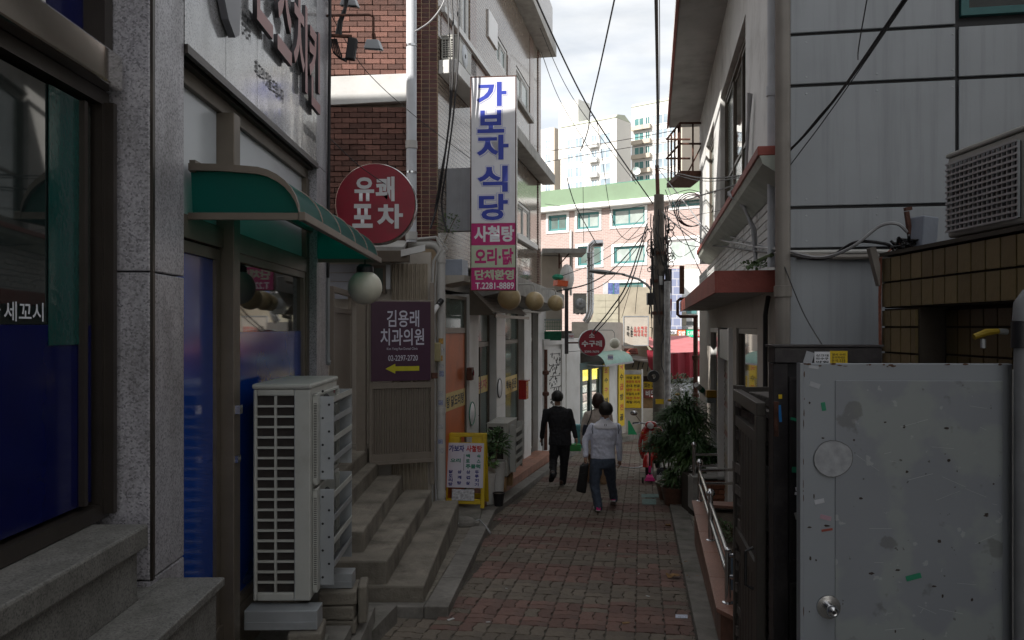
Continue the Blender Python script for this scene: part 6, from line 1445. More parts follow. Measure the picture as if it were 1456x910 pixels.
# round sign, awning, lamp, duct and clutter above the lane shop
RS2 = Thing(cf(19.6), 'round_sign', 'small round crimson sign with white lettering above the walkers', 'sign', org=(0, 0, 0))
R_ = RS2.F; cx, cz = R_.p(842, 487.5); rr = 18.5 / FP * 19.6
RS2.part('drum', MB().lathe((cx, 0, cz), [(0, .22), (rr, .22), (rr + .012, .2), (rr + .012, .01), (rr, 0)], 40, 'y'), mzinc, smooth=True); RS2.part('face', MB().lathe((cx, 0, cz), [(rr - .002, -.002), (0, -.004)], 40, 'y'), mcrim)
for s_, a, b, c, d in (('소', 837.5, 845.5, 473, 480), ('수구레', 827, 856, 484, 493), ('2295-7678', 831, 852, 498.5, 501.5)): ft(RS2, R_, s_, a, b, c, d, -.01, mbrush, .03)
RS2.part('bracket', MB().tube([(cx - rr, .1, cz), (cx - rr - .35, .1, cz)], .02, 6), mrust)
x, y, z = at(874, 488, 20.5); globe_lamp(x, y, z, .135, mglobe, 'small white globe lamp right of the small round crimson sign', arm=[(x, y, z + .13), (x, y, z + .26), (x - .06, y, z + .34), (x - .35, y, z + .34), (x - .42, y + .1, z + .34)])
GA = Thing(FDn, 'green_awning', 'faded small green awning over the lane shop banners', 'awning', org=(xd(860), 0, 1.5))
aa, ab_ = xd(848, -.3), xd(889, -.3); zt7 = FDn.p(865, 500, -.3)[1]
m = MB()
for i in range(7):
    t = i / 6 * math.pi / 2; y_, z_ = -.05 - .5 * math.sin(t), zt7 - .35 * (1 - math.cos(t)) ; m.v += [(aa, y_, z_), (ab_, y_, z_)]
m.f = [(2 * i, 2 * i + 1, 2 * i + 3, 2 * i + 2) for i in range(6)]
GA.part('sheet', m, M('faded_green', (.16, .30, .25), .5, dirt=.4, dcol=(.35, .36, .33)), smooth=True); GA.part('front_rail', MB().box(aa, ab_, -.57, -.54, zt7 - .38, zt7 - .33), mzinc)
for s_ in (aa, (aa + ab_) / 2, ab_): GA.part('arm', MB().tube([(s_, -.02, zt7 - .34), (s_, -.55, zt7 - .36)], .015, 6), mzinc)
WS = Thing(cf(25.6), 'white_sign_box', 'weathered white sign box with faded red and black lettering', 'sign', org=(cf(25.6).x(903), 0, 2))
V_ = WS.F; a, b = V_.x(887), V_.x(921.5); c, d = V_.p(900, 491)[1], V_.p(900, 450)[1]
WS.part('box', MB().box(a, b, 0, .25, c, d), M('aged_white', (.46, .42, .37), .6, dirt=.45, ds=3, dcol=(.3, .22, .16)), bev=.01); WS.part('edge', MB().frame(a - .02, b + .02, c - .02, d + .02, .03, -.012, .02), mzinc)
for i, (s_, mt) in enumerate((('주막', mbll), ('소문', mbll), ('소머리', mredl), ('순대국', mredl), ('해장국', mredl), ('감자탕', mredl))):
    px = 891 + i * 5; n = len(s_)
    for k, c_ in enumerate(s_): WS.text(c_, V_.x(px), V_.x(px + 3.6), V_.p(900, 464 + (k + 1) * 15 / n - .6)[1], V_.p(900, 464 + k * 15 / n)[1], -.016, mt, .02)
DU = Thing(W0, 'vent_duct', 'shiny steel vent duct rising in front of the pink brick building', 'duct', org=at(840, 470, 20))
u = [at(832, 458, 19.9), at(836, 452, 19.9), at(839, 444, 19.95), at(839.5, 430, 20), at(839.5, 358, 20), at(840, 350, 20), at(844, 346, 20), at(857, 346, 20)]
DU.part('duct', MB().tube(u, .088, 14), mmetal, smooth=True)
for py in (360, 378, 396, 414, 432): p = at(839.5, py, 20); DU.part('seam', MB().lathe(p, [(.088, -.015), (.096, 0), (.088, .015)], 14), mzinc)
single('steel_post', MB().obox(at(805.5, 457, 19), .085, .085, 1.55), mdarkm, 'dark square steel post behind the third yellowed globe', 'post')
FN = cf(19.3); NT = Thing(FN, 'green_net_fence', 'small roof terrace fence hung with green net beside the tiled house', 'fence', org=(FN.x(785), 0, 2))
a, b, c, d = FN.x(771), FN.x(798), FN.p(785, 484)[1], FN.p(785, 462)[1]
NT.part('net', MB().box(a, b, 0, .01, c, FN.p(785, 471)[1]), mgreennet)
nm_ = MB()
for k in range(12): nm_.box(a + (b - a) * k / 11 - .004, a + (b - a) * k / 11 + .004, -.01, -.002, c, FN.p(785, 455)[1])
for k in range(7): nm_.box(a, b, -.018, -.011, c + k * .085, c + k * .085 + .008)
NT.part('wire_mesh', nm_, mgreennet, kind='stuff'); NT.part('rail', MB().tube([(a, 0, FN.p(785, 455)[1]), (b, 0, FN.p(785, 455)[1])], .015, 6), mzinc)
RT = Thing(cf(19.5), 'small_roof', 'flat tin roof on a bracket between the tiled house and steel duct', 'roof', org=at(800, 360, 19.5))
T_ = RT.F; RT.part('sheet', MB().box(T_.x(770), T_.x(831), -.5, .8, T_.p(800, 362)[1], T_.p(800, 356)[1]), mslab); RT.part('wall', MB().box(T_.x(770), T_.x(800), .2, .8, T_.p(800, 470)[1], T_.p(800, 363)[1]), mcream)
RT.part('bracket', MB().tube([(T_.x(794), -.3, T_.p(800, 383)[1]), (T_.x(794), -.3, T_.p(800, 362)[1])], .02, 6).tube([(T_.x(794), -.3, T_.p(800, 378)[1]), (T_.x(808), -.3, T_.p(800, 362)[1])], .016, 6), mrust)
RT.part('pipe', MB().tube([(T_.x(812), .1, T_.p(800, 362)[1]), (T_.x(812), .1, T_.p(800, 420)[1])], .03, 6), mwhite)
single('green_bundle', MB().sphere(at(793, 394, 19), .12, 9, 6, (1.2, .7, .6)), M('bundle_green', (.02, .28, .17), .6, var=.4, bump=.5, bs=12), 'green plastic bundle on the little terrace', 'bundle')
single('orange_crate', MB().obox(at(797, 403, 19), .26, .3, .13, (0, .1, .3)), M('crate_orange', (.6, .10, .03), .6), 'orange crate below the green bundle', 'crate')
single('white_sack', MB().sphere(at(806, 395, 19.1), .22, 10, 8, (.8, .6, 1.5)), mwall, 'tall white sack beside the orange crate', 'sack')
sa2 = small_aircon(cf(19.2), cf(19.2).x(816), cf(19.2).x(834), 0, .3, cf(19.2).p(820, 447)[1], cf(19.2).p(820, 417)[1], 'old air conditioner with round fan in front of the steel duct', False)
PN = single('panel_wall', MB().box(cf(27).x(842), cf(27).x(938), 0, 2, cf(27).p(880, 530)[1], cf(27).p(880, 418)[1]), M('cream_panel', (.42, .395, .31), .7, var=.08, dirt=.25), 'cream panelled wall of the low building left of the utility pole', 'wall', F=cf(27.2))
PN2 = single('panel_wall', MB().box(cf(27).x(880), cf(27).x(944), -.1, -.002, cf(27).p(880, 535)[1], cf(27).p(880, 408)[1]), M('beige_panel', (.37, .335, .26), .7, var=.08, dirt=.25), 'beige rendered wall behind the weathered white sign box', 'wall', F=cf(27.2))
for k in range(3): pass
single('clothes_line', MB().box(0, .001, 0, .001, 0, .001), mbll, 'x y z w', 'cloth') if False else None
for i, (px, mt, lb) in enumerate(((861, M('cloth_white', (.6, .6, .62), .8), 'white striped cloth drying on the roof terrace'), (868, M('cloth_blue', (.10, .14, .34), .8, var=.5, vs_=12), 'blue patterned cloth drying next to the white one'), (877, M('cloth_blue2', (.14, .18, .38), .8, var=.6, vs_=14), 'second blue patterned cloth drying on the right'))):
    p = at(px, 410, 24); single('drying_cloth', MB().obox(p, .15, .02, .34), mt, lb, 'cloth')
FPn = cf(27.05); PW = Thing(FPn, 'cladding', 'cream sheets with level seams fixed on the low panelled wall', 'cladding', org=(FPn.x(860), 0, 2.5))
for i in range(8):
    pa, pb = 419 + i * 9, 427.6 + i * 9
    for (qa, qb) in ((843, 861), (861.3, 879)): PW.part('sheet', MB().box(FPn.x(qa), FPn.x(qb), 0, .03, FPn.p(880, pb)[1], FPn.p(880, pa)[1]), MATS['cream_panel'])
LR = Thing(cf(26.2), 'tin_roof', 'grey tin lean to roof with a bit of red tile over the grill stall', 'roof', org=(cf(26.2).x(915), 0, 0)); L_ = LR.F
lq = lambda px, py, y: (L_.p(px, py)[0], y, L_.p(px, py)[1])
LR.part('sheet', MB().hexa([lq(898, 512, 0), lq(936, 519, 0), lq(936, 505, 2), lq(900, 503, 2)], [lq(898, 510.5, 0), lq(936, 517.5, 0), lq(936, 503.5, 2), lq(900, 501.5, 2)]), mslab)
for i in range(6):
    for j in range(3): LR.part('roof_tile', MB().obox(lq(889 + i * 3, 497 + j * 2.4, -.1 - j * .07), .068, .09, .05, (R(28), 0, 0)), M('roof_tile_red', (.26, .07, .05), .7, rand=.3))
for k in range(5): LR.part('rafter', MB().tube([lq(900 + k * 7, 522 + (k % 2) * 6, .1), lq(906 + k * 7, 512, .5)], .02, 5), mdarkm)
LR.part('stall_shade_sheet', MB().box(L_.x(913), L_.x(940), 1.2, 1.3, L_.p(900, 600)[1], L_.p(900, 508)[1]), M('stall_shadow', (.05, .03, .03), .9))  # dark sheet coloured as the shade under the tin roof
for px, py, mt, lb, s_ in ((812, 478, mredl, 'small red and white leaflet sign on the torn white box', '주차금지'), (868, 508, mbluel, 'small blue notice under the faded green awning', '영업중')):
    T = Thing(cf(19.1), 'notice', lb, 'notice', org=at(px, py, 19.1)); F_ = T.F; b_ = T.part('plate', MB().box(F_.x(px - 4), F_.x(px + 4), 0, .01, F_.p(px, py + 4)[1], F_.p(px, py - 4)[1]), mlilac); T.text(s_, F_.x(px - 3.4), F_.x(px + 3.4), F_.p(px, py + 1.8)[1], F_.p(px, py - 1.5)[1], -.003, mt, .03, b_)
# tents and market clutter on the right
FTt = cf(26)
TN = Thing(FTt, 'market_tent', 'red and pink market tent canopy right of the utility pole', 'tent', org=(FTt.x(960), 0, 0))
X = lambda px: FTt.x(px); Z = lambda py: FTt.p(900, py)[1]
TN.part('top_sheet', MB().add([(X(928), -1, Z(502)), (X(1012), -1, Z(497)), (X(1000), 2.4, Z(478)), (X(925), 2.4, Z(480)), (X(975), .6, Z(489))], [(0, 1, 4), (1, 2, 4), (2, 3, 4), (3, 0, 4)]), mtentp)
m = MB(); n = 16
for i in range(n + 1):
    t = i / n; x = X(928) + (X(1012) - X(928)) * t; m.v += [(x, -1 + .06 * math.sin(i * 2.1), Z(502 - 5 * t)), (x, -1.02 + .1 * math.sin(i * 2.1 + .6), Z(533 + 3 * math.sin(t * 5)))]
m.f = [(2 * i + 1, 2 * i + 3, 2 * i + 2, 2 * i) for i in range(n)]; TN.part('front_drape', m, mtent, smooth=True)
for px in (932, 1005): TN.part('pole', MB().tube([(X(px), -.9, -2.2), (X(px), -.9, Z(500))], .035, 6), mzinc)
TN2 = Thing(FTt, 'market_tent', 'smaller red tent corner showing left of the utility pole', 'tent', org=(FTt.x(928), 0, 0))
TN2.part('sheet', MB().add([(X(921), -.6, Z(493)), (X(934), -.6, Z(497)), (X(934), 1, Z(480)), (X(922), 1, Z(478))], [(0, 1, 2, 3)]), mtentp); TN2.part('drape', MB().add([(X(915), -.61, Z(497)), (X(934), -.61, Z(497)), (X(934), -.61, Z(540)), (X(918), -.61, Z(520))], [(0, 3, 2, 1)]), mtent)
single('orange_tarp', MB().add([(X(940), 2.6, Z(483)), (X(998), 2.6, Z(486)), (X(998), 4, Z(477)), (X(950), 4, Z(477))], [(0, 1, 2, 3)]), M('tarp_brown', (.34, .18, .06), .7), 'brown tarpaulin above the pink tent top', 'tarpaulin', F=FTt)
FSs = cf(34); SS = Thing(FSs, 'shop_signs', 'row of bright shop signs above the market tent', 'sign', org=(FSs.x(975), 0, 0))
SS.part('backing', MB().box(FSs.x(948), FSs.x(1000), 0, .2, FSs.p(900, 480)[1], FSs.p(900, 468)[1]), mbll)
for a, b, mt, s_ in ((950, 963, mlilac, '할머니'), (963, 975, morange, '집밥'), (976, 987, M('bright_green', (.02, .55, .28), .5), '도시락'), (988, 998, mredl, '국밥')):
    p_ = SS.part('sign_panel', MB().box(FSs.x(a), FSs.x(b) - .02, -.05, -.002, FSs.p(900, 479)[1], FSs.p(900, 469)[1]), mt); SS.text(s_, FSs.x(a + 1), FSs.x(b - 1), FSs.p(900, 477.5)[1], FSs.p(900, 470.5)[1], -.055, mwhitec if mt is not mlilac else mbll, .03, p_)
FBk = cf(36)
BK = Thing(FBk, 'market_building', 'pale low building behind the shop signs under the iron pipes', 'building', org=(FBk.x(970), 0, 0))
BK.part('wall', MB().box(FBk.x(938), FBk.x(1010), 0, 4, -2.4, FBk.p(900, 420)[1]), mwhite)
BK.part('teal_window', MB().box(FBk.x(976), FBk.x(990), -.05, -.002, FBk.p(900, 446)[1], FBk.p(900, 438)[1]), maptg); BK.part('dark_window', MB().box(FBk.x(976), FBk.x(989), -.05, -.002, FBk.p(900, 462)[1], FBk.p(900, 457)[1]), mdglass); BK.part('beige_panel', MB().box(FBk.x(963), FBk.x(975.5), -.06, -.002, FBk.p(900, 463)[1], FBk.p(900, 444)[1]), MATS['beige_panel']); BK.part('roof_strip', MB().box(FBk.x(960), FBk.x(992), -.2, -.07, FBk.p(900, 469)[1], FBk.p(900, 465)[1]), mslab)
single('tiled_block', MB().box(FBk.x(946), FBk.x(966), 0, 2, -2, FBk.p(900, 383)[1]), brickpat('blue_grid', (.26, .29, .42), (.24, .27, .40), (.5, .5, .55), .35, .35, .02), 'blue square tiled block between pole and iron balcony', 'building', F=cf(35.5))
single('far_wall', MB().box(FBk.x(966), FBk.x(1010), 0, 2, -2, FBk.p(900, 378)[1]), mwhite, 'white far wall seen under the iron balcony', 'wall', F=cf(38))
single('iron_post', MB().obox(at(969.5, 398, 17.5), .09, .09, .62), mrust, 'short rusty iron post above the looped iron pipe', 'post')
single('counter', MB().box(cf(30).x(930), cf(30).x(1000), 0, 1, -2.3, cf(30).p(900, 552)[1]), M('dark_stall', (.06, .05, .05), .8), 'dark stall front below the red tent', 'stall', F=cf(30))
for i, (px, mt, lb) in enumerate(((948, mwhitec, 'white car roof glimpsed left under the red tent'), (968, mzinc, 'pale car bonnet glimpsed right under the red tent'))):
    T = Thing(cf(29), 'parked_car', lb, 'car', org=(cf(29).x(px), 0, -1.6)); F_ = T.F; c_ = F_.x(px); zc = F_.p(900, 545)[1]
    T.part('body', MB().hexa([(c_ - .7, -.3, zc - .6), (c_ + .7, -.3, zc - .6), (c_ + .7, .5, zc - .6), (c_ - .7, .5, zc - .6)], [(c_ - .62, -.2, zc + .02), (c_ + .62, -.2, zc + .02), (c_ + .62, .5, zc + .02), (c_ - .62, .5, zc + .02)]), mt, bev=.08)
    T.part('windscreen', MB().hexa([(c_ - .55, -.1, zc + .03), (c_ + .55, -.1, zc + .03), (c_ + .55, .4, zc + .03), (c_ - .55, .4, zc + .03)], [(c_ - .42, .05, zc + .28), (c_ + .42, .05, zc + .28), (c_ + .42, .4, zc + .28), (c_ - .42, .4, zc + .28)]), mdglass, bev=.03)
    for s_ in (-.45, .45): T.part('headlight', MB().sphere((c_ + s_, -.3, zc - .22), .09, 10, 6), mlilac)
# ================================================================== UTILITY POLE
PX, PY = (937 - 728) / FP * 20, 20
UP = Thing(W0, 'utility_pole', 'tall concrete utility pole wrapped in cables with a stub rod on top', 'pole', org=(PX, PY, gz(PX, PY)))
zpt = CH + (465 - 277) / FP * 20
UP.part('shaft', MB().tube([(PX, PY, -1.6), (PX, PY, zpt)], [.165, .125], 18), mpost, smooth=True)
UP.part('top_rod', MB().tube([(PX - .03, PY, zpt), (PX - .05, PY, CH + 230 / FP * 20)], .05, 8), mrust)
for z in (3.9, 3.2, 2.4): UP.part('band', MB().lathe((PX, PY, z), [(.165, -.04), (.18, -.04), (.18, .04), (.165, .04)], 14), mrust)
UP.part('junction_box', MB().box(PX - .33, PX - .17, PY - .25, PY - .08, 2.6, 2.9), mbll, bev=.01); UP.part('junction_box', MB().box(PX + .14, PX + .28, PY - .22, PY - .05, 2.9, 3.5), mbll, bev=.01)
UP.part('number_plate', MB().box(PX - .05, PX + .07, PY - .185, PY - .17, 3.1, 3.32), mzinc); UP.part('red_tag', MB().box(PX + .2, PX + .28, PY - .2, PY - .19, 2.45, 2.75), mredl)
r_ = random.Random(5); kn_ = MB()
for k in range(34):
    a = r_.uniform(0, 6.28); z0 = r_.uniform(2.2, 5.2); rr = .17; pts = []
    for i in range(6): pts.append((PX + (rr + r_.uniform(0, .09)) * math.cos(a + i * .12 * r_.uniform(-1, 1)), PY + (rr + r_.uniform(0, .09)) * math.sin(a), z0 - i * r_.uniform(.05, .35)))
    kn_.tube(pts, r_.uniform(.009, .02), 5)
for k in range(18):
    c_ = Vector((PX + r_.choice((-1, 1)) * r_.uniform(.18, .3), PY - .15, r_.uniform(3.4, 4.9))); rr = r_.uniform(.04, .12)
    kn_.tube([c_ + Vector((rr * math.cos(i * .9), .02 * i / 7, rr * math.sin(i * .9))) for i in range(8)], .012, 5)
UP.part('cable_wrap', kn_, mcable, kind='stuff')
CO = MB()
for k in range(3):
    c_ = Vector(at(985, 300, 19.7)) + Vector((-.02 * k, .02 * k, .02 * k)); rr = .36 + .02 * k
    CO.tube([c_ + Vector((rr * math.cos(i * math.pi / 14) * 1.0, 0, rr * math.sin(i * math.pi / 14) * 1.05)) for i in range(29)], .014, 5)
single('cable_coil', CO, M('maroon_cable', (.05, .015, .02), .5, bump=0), 'large coil of spare cable hanging right of the utility pole', 'cable coil', smooth=True)
LP = Thing(W0, 'street_lamp', 'long flat street lamp head on a curved arm left of the utility pole', 'lamp', org=at(880, 390, 19.8))
LP.part('arm', MB().tube([at(926, 412, 19.9), at(920, 405, 19.85), at(908, 397, 19.8), at(885, 390, 19.7)], .03, 8), mzinc, smooth=True)
hd = MB(); h0, h1 = Vector(at(837, 385, 19.3)), Vector(at(888, 390, 19.7))
for i in range(9):
    t = i / 8; hd_ = .04 + .06 * math.sin(math.pi * min(1, t * 1.15 + .08)); p = h0.lerp(h1, t)
    for k in range(8): a = 2 * math.pi * k / 8; hd.v.append((p.x, p.y + .16 * math.sin(math.pi * (t * .8 + .1)) * math.cos(a), p.z + hd_ * .6 * math.sin(a)))
hd.f = [(i * 8 + k, i * 8 + (k + 1) % 8, (i + 1) * 8 + (k + 1) % 8, (i + 1) * 8 + k) for i in range(8) for k in range(8)] + [tuple(range(7, -1, -1)), tuple(range(64, 72))]
LP.part('head', hd, M('lamp_grey', (.14, .14, .14), .5), smooth=True)
single('side_post', MB().tube([at(949, 400, 19.4), at(949, 612, 19.4)], .075, 12), M('pale_post', (.33, .33, .34), .6, var=.4, vs_=9, dirt=.6), 'thinner pale post standing just right of the utility pole', 'post', smooth=True)
single('speaker_ring', MB().lathe(at(929, 535, 19.3), [(.05, -.05), (.14, -.05), (.15, 0), (.05, 0), (.05, -.05)], 18, 'y'), mbll, 'small black loudspeaker ring fixed low on the utility pole', 'loudspeaker', smooth=True)  # black loudspeaker ring on the pole
st_ = single('pole_notice', MB().obox(at(938, 571, 19.5), .2, .01, .12), myell, 'yellow notice stuck low on the utility pole', 'notice')
# ================================================================== WIRES
def wire(pts, r, label, mat=None, sag=0, nm='overhead_wire', n=14, group=None):
    P = [Vector(p) for p in pts]; out = []
    for a, b in zip(P, P[1:]):
        for i in range(n): t = i / n; p = a.lerp(b, t); p.z -= sag * 4 * t * (1 - t); out.append(p)
    out.append(P[-1])
    if len(P) > 2 and sag == 0:      # smooth through points
        out = []
        Q_ = [P[0]] + P + [P[-1]]
        for i in range(1, len(Q_) - 2):
            for k in range(n):
                t = k / n; p0, p1_, p2_, p3_ = Q_[i - 1], Q_[i], Q_[i + 1], Q_[i + 2]
                out.append(.5 * ((2 * p1_) + (p2_ - p0) * t + (2 * p0 - 5 * p1_ + 4 * p2_ - p3_) * t * t + (3 * p1_ - p0 - 3 * p2_ + p3_) * t ** 3))
        out.append(P[-1])
    return single(nm, MB().tube(out, r, 6), mat or mcable, label, 'wire', group, smooth=True)
wire([at(932, -60, 9.5), at(935, 150, 15), at(934, 238, 20)], .026, 'thickest black cable dropping straight to the pole top', n=10)
wire([at(937, -60, 10), at(938, 100, 15), at(936, 240, 20)], .007, 'thin wire beside the thickest cable', n=10)
wire([at(745, -40, 12), at(838, 155, 16), at(928, 289, 19.9)], .015, 'black cable slanting from upper left down to the pole')
wire([at(880, -30, 11), at(853, 95, 14), at(840, 152, 16), at(836, 185, 18), at(825, 215, 20)], .013, 'twisted wire hanging from the top middle of the sky')
wire([at(838, 165, 16), at(850, 180, 17), at(868, 300, 19), at(890, 340, 19.5), at(925, 325, 20)], .008, 'thin wire looping in front of the pink brick building')
wire([at(770, 75, 17), at(800, 150, 22), at(850, 230, 28)], .009, 'thin wire crossing the middle apartment roof', n=10)
wire([at(768, 40, 16), at(815, 140, 19), at(905, 262, 20)], .008, 'thin wire running just above the twisted wire knot', n=10)
wire([at(780, 215, 25), at(880, 200, 24), at(962, 185, 22)], .010, 'upper of the two thin level wires before the apartments', n=8)
wire([at(778, 230, 25), at(880, 212, 24), at(962, 200, 22)], .010, 'lower of the two thin level wires before the apartments', n=8)
wire([at(806, 252, 19), at(812, 275, 19), at(822, 300, 19), at(850, 350, 20)], .011, 'short dark wire below the twisted wire end', n=8)
wire([at(829, 190, 18), at(829, 260, 18.5), at(830, 345, 19)], .006, 'vertical hair thin wire left of the steel duct', n=8)
wire([at(920, 318, 19.8), at(893, 400, 18), at(868, 440, 18.5), at(842, 472, 19.3)], .016, 'black cable curving from the pole to the small round sign')
wire([at(921, 322, 19.8), at(897, 402, 18.2), at(872, 444, 18.5), at(846, 474, 19.3)], .012, 'second black cable curving from the pole to the small round sign')
wire([at(922, 325, 19.8), at(880, 375, 18), at(840, 402, 17), at(792, 414, 16.5)], .014, 'black cable from the pole down to the yellowed globes')
wire([at(920, 335, 19.8), at(870, 395, 18.5), at(835, 415, 18)], .009, 'thin cable below the one to the yellowed globes')
wire([at(934, 238, 20), at(990, 252, 13.5), at(1050, 250, 8.9), at(1100, 232, 6.1), at(1180, 150, 5.2), at(1285, 0, 4.6), at(1330, -60, 4.3)], .0095, 'thick wire sweeping up right across the grey gable')
wire([at(934, 240, 20), at(990, 256, 13.5), at(1050, 253, 8.9), at(1100, 235, 6.1), at(1170, 160, 5.2), at(1215, 105, 4.9), at(1288, 0, 4.6), at(1330, -60, 4.3)], .006, 'thin wire twisted along the thick sweeping wire')
wire([at(948, 312, 19.8), at(1020, 300, 11), at(1080, 278, 7.1), at(1150, 200, 5.3), at(1290, 0, 4.7), at(1330, -60, 4.4)], .0035, 'hair thin wire across the gable below the thick one')
wire([at(945, 295, 19.8), at(990, 280, 13), at(1050, 262, 9), at(1090, 250, 6.8)], .010, 'dark wire from the pole to the first ledge bracket')
wire([at(936, 240, 20), at(975, 290, 14), at(1010, 333, 11.5), at(1060, 348, 8), at(1110, 355, 5.9), at(1165, 366, 5.2), at(1210, 352, 4.9), at(1250, 322, 4.8), at(1275, 318, 4.75), at(1290, 330, 4.75)], .010, 'pale grey cable drooping from pole top to the ochre wall', mcableg)
wire([at(940, 300, 19.8), at(985, 340, 14), at(1040, 352, 9.4), at(1110, 361, 5.9), at(1170, 368, 5.2), at(1215, 345, 4.9), at(1255, 346, 4.8), at(1270, 352, 4.8)], .010, 'black cable drooping under the pale one to the ochre wall')
wire([at(948, 262, 20), at(965, 300, 17), at(1005, 325, 12.5), at(1050, 340, 8.9), at(1107, 356, 6.2)], .008, 'pale cable from the pole to the red canopy', mcableg)
wire([at(1240, -40, 4.9), at(1222, 60, 5.1), at(1220, 85, 5.1)], .004, 'short thin wire hanging at the top of the gable', n=6)
wire([at(1110, 365, 5.6), at(1140, 440, 5.2), at(1170, 492, 4.2)], .004, 'thin wire slanting down to the dark bronze gate', n=6)
wire([at(640, -30, 10.2), at(645, 60, 10.1), at(641, 150, 10.1), at(632, 225, 10.05), at(622, 290, 10.1), at(612, 325, 10.0)], .014, 'thick black cable hanging left of the tall sign')
wire([at(648, -30, 10.2), at(652, 60, 10.1), at(646, 150, 10.1), at(636, 230, 10.05), at(628, 290, 10.1), at(636, 330, 10.0)], .012, 'black cable hanging nearest the tall sign')
wire([at(634, -30, 10.2), at(640, 80, 10.1), at(638, 180, 10.1), at(628, 240, 10.05), at(618, 300, 10.1)], .009, 'thin dark cable left of the hanging pair')
wire([at(590, 45, 9.9), at(612, 30, 9.95), at(630, 5, 10), at(640, -30, 10)], .010, 'white cable rising right from the tall white downpipe', mcableg)
wire([at(470, 20, 7.2), at(520, 100, 8.2), at(590, 165, 9.7), at(668, 225, 10.3)], .004, 'hair thin wire crossing the red brick wall')
wire([at(467, 195, 7.2), at(510, 235, 7.8), at(548, 262, 8.1)], .004, 'hair thin wire from granite corner to the round pub sign', n=8)
rq = random.Random(31)
spots = [('slack wire %s', ((921, 300), (880, 340), (832, 372)), 18), ('slack wire %s', ((922, 310), (870, 362), (800, 392)), 17), ('slack wire %s', ((921, 330), (905, 380), (884, 452)), 21), ('slack wire %s', ((923, 340), (908, 400), (903, 446)), 22), ('slack wire %s', ((922, 290), (860, 300), (775, 290)), 22),
         ('slack wire %s', ((947, 300), (975, 312), (1003, 300)), 17), ('slack wire %s', ((947, 320), (970, 345), (1003, 352)), 16), ('slack wire %s', ((947, 280), (980, 270), (1012, 282)), 15), ('slack wire %s', ((947, 340), (965, 365), (992, 350)), 17), ('slack wire %s', ((946, 270), (970, 330), (1000, 395)), 17), ('slack wire %s', ((947, 350), (955, 420), (951, 500)), 19), ('slack wire %s', ((947, 310), (1010, 345), (1090, 352)), 9)]
names_ = ('from pole to the steel duct', 'from pole to the small tin roof', 'from pole down to the left edge of the white sign box', 'from pole down to the middle of the white sign box', 'level from the pole to the tiled house corner', 'short and sagging from pole to the far house corner', 'drooping just under the cable coil', 'just above the cable coil', 'sagging low from pole toward the red canopy', 'steep from pole top past the iron pipes', 'hanging down along the pale side post', 'long and shallow toward the downpipes')
for (nm_, pts_, Yb), nn_ in zip(spots, names_):
    (xa_, ya_), (xm_, ym_), (xb_, yb_) = pts_
    wire([at(xa_, ya_, 19.8), at(xm_, ym_, (19.8 + Yb) / 2), at(xb_, yb_, Yb)], rq.uniform(.006, .011), 'slack wire ' + nn_, M('maroon_cable', (.05, .015, .02), .5, bump=0) if rq.random() < .4 else mcable)
# corner of the granite building: cable post, lamps
cbx = at(467, 150, 7.1)
wire([at(469, -40, 7.05), at(469, 60, 7.05), at(468, 150, 7.05), at(467, 300, 7.05), at(466, 395, 7.05)], .016, 'black cable running down the edge of the granite corner', nm='corner_cable')
wire([at(466, 395, 7.06), at(466, 505, 7.06), at(468, 515, 7.06)], .022, 'steel conduit at the foot of the granite corner', mzinc, nm='conduit')
SPL = Thing(W0, 'splice_box', 'black cable splice case with loops on the granite corner', 'cable box', org=at(495, 70, 7.3))
p = Vector(at(500, 70, 7.3)); SPL.part('case', MB().obox(p, .085, .07, .20, (0, R(8), 0)), mbll, bev=.012)
SPL.part('bracket', MB().tube([at(462, 50, 7.2), at(500, 52, 7.3)], .018, 8), mrust)
lo = MB()
for k in range(5): lo.tube([at(470 + k * 2, 55, 7.2), at(474 + k * 3, 75 + k * 2, 7.25), at(484 + k * 2, 84 + k, 7.28), at(496, 82 - k * 2, 7.3)], .007, 5)
for k in range(3): lo.tube([at(478 + 3 * k, 50, 7.25), at(482 + 2 * k, 30, 7.25), at(490, 12 + 4 * k, 7.25), at(492 + 3 * k, -20, 7.2)], .012, 5)
SPL.part('cable_loops', lo, mcable, kind='stuff')
for (cx_, cy_, lb, arm) in ((531, 65, 'white floodlight on a rusty arm before the red brick wall', [at(447, 24, 6.9), at(470, 22, 7.1), at(525, 21, 7.4), at(531, 24, 7.42), at(531, 48, 7.42)]), (497, 4, 'second floodlight cut by the top edge above the cable box', [at(455, -8, 6.9), at(485, -12, 7.2), at(490, -8, 7.3)])):
    c_ = Vector(at(cx_, cy_, 7.42)); FL_ = Thing(W0, 'floodlight', lb, 'lamp', org=tuple(c_))
    FL_.part('housing', MB().hexa([c_ + Vector((-.085, -.05, -.04)), c_ + Vector((.085, -.07, -.055)), c_ + Vector((.085, .08, -.02)), c_ + Vector((-.085, .08, -.005))], [c_ + Vector((-.06, -.035, .05)), c_ + Vector((.055, -.05, .04)), c_ + Vector((.055, .06, .06)), c_ + Vector((-.06, .06, .07))]), mzinc, bev=.008)
    FL_.part('lens', MB().hexa([c_ + Vector((-.075, -.045, -.052)), c_ + Vector((.075, -.062, -.067)), c_ + Vector((.075, .07, -.03)), c_ + Vector((-.075, .07, -.016))], [c_ + Vector((-.075, -.045, -.042)), c_ + Vector((.075, -.062, -.057)), c_ + Vector((.075, .07, -.022)), c_ + Vector((-.075, .07, -.008))]), mdglass)
    FL_.part('arm', MB().tube(arm, .012, 6), mrust); FL_.part('yoke', MB().tube([tuple(c_ + Vector((0, 0, .11))), tuple(c_ + Vector((.01, 0, .05)))], .02, 6), mrust)
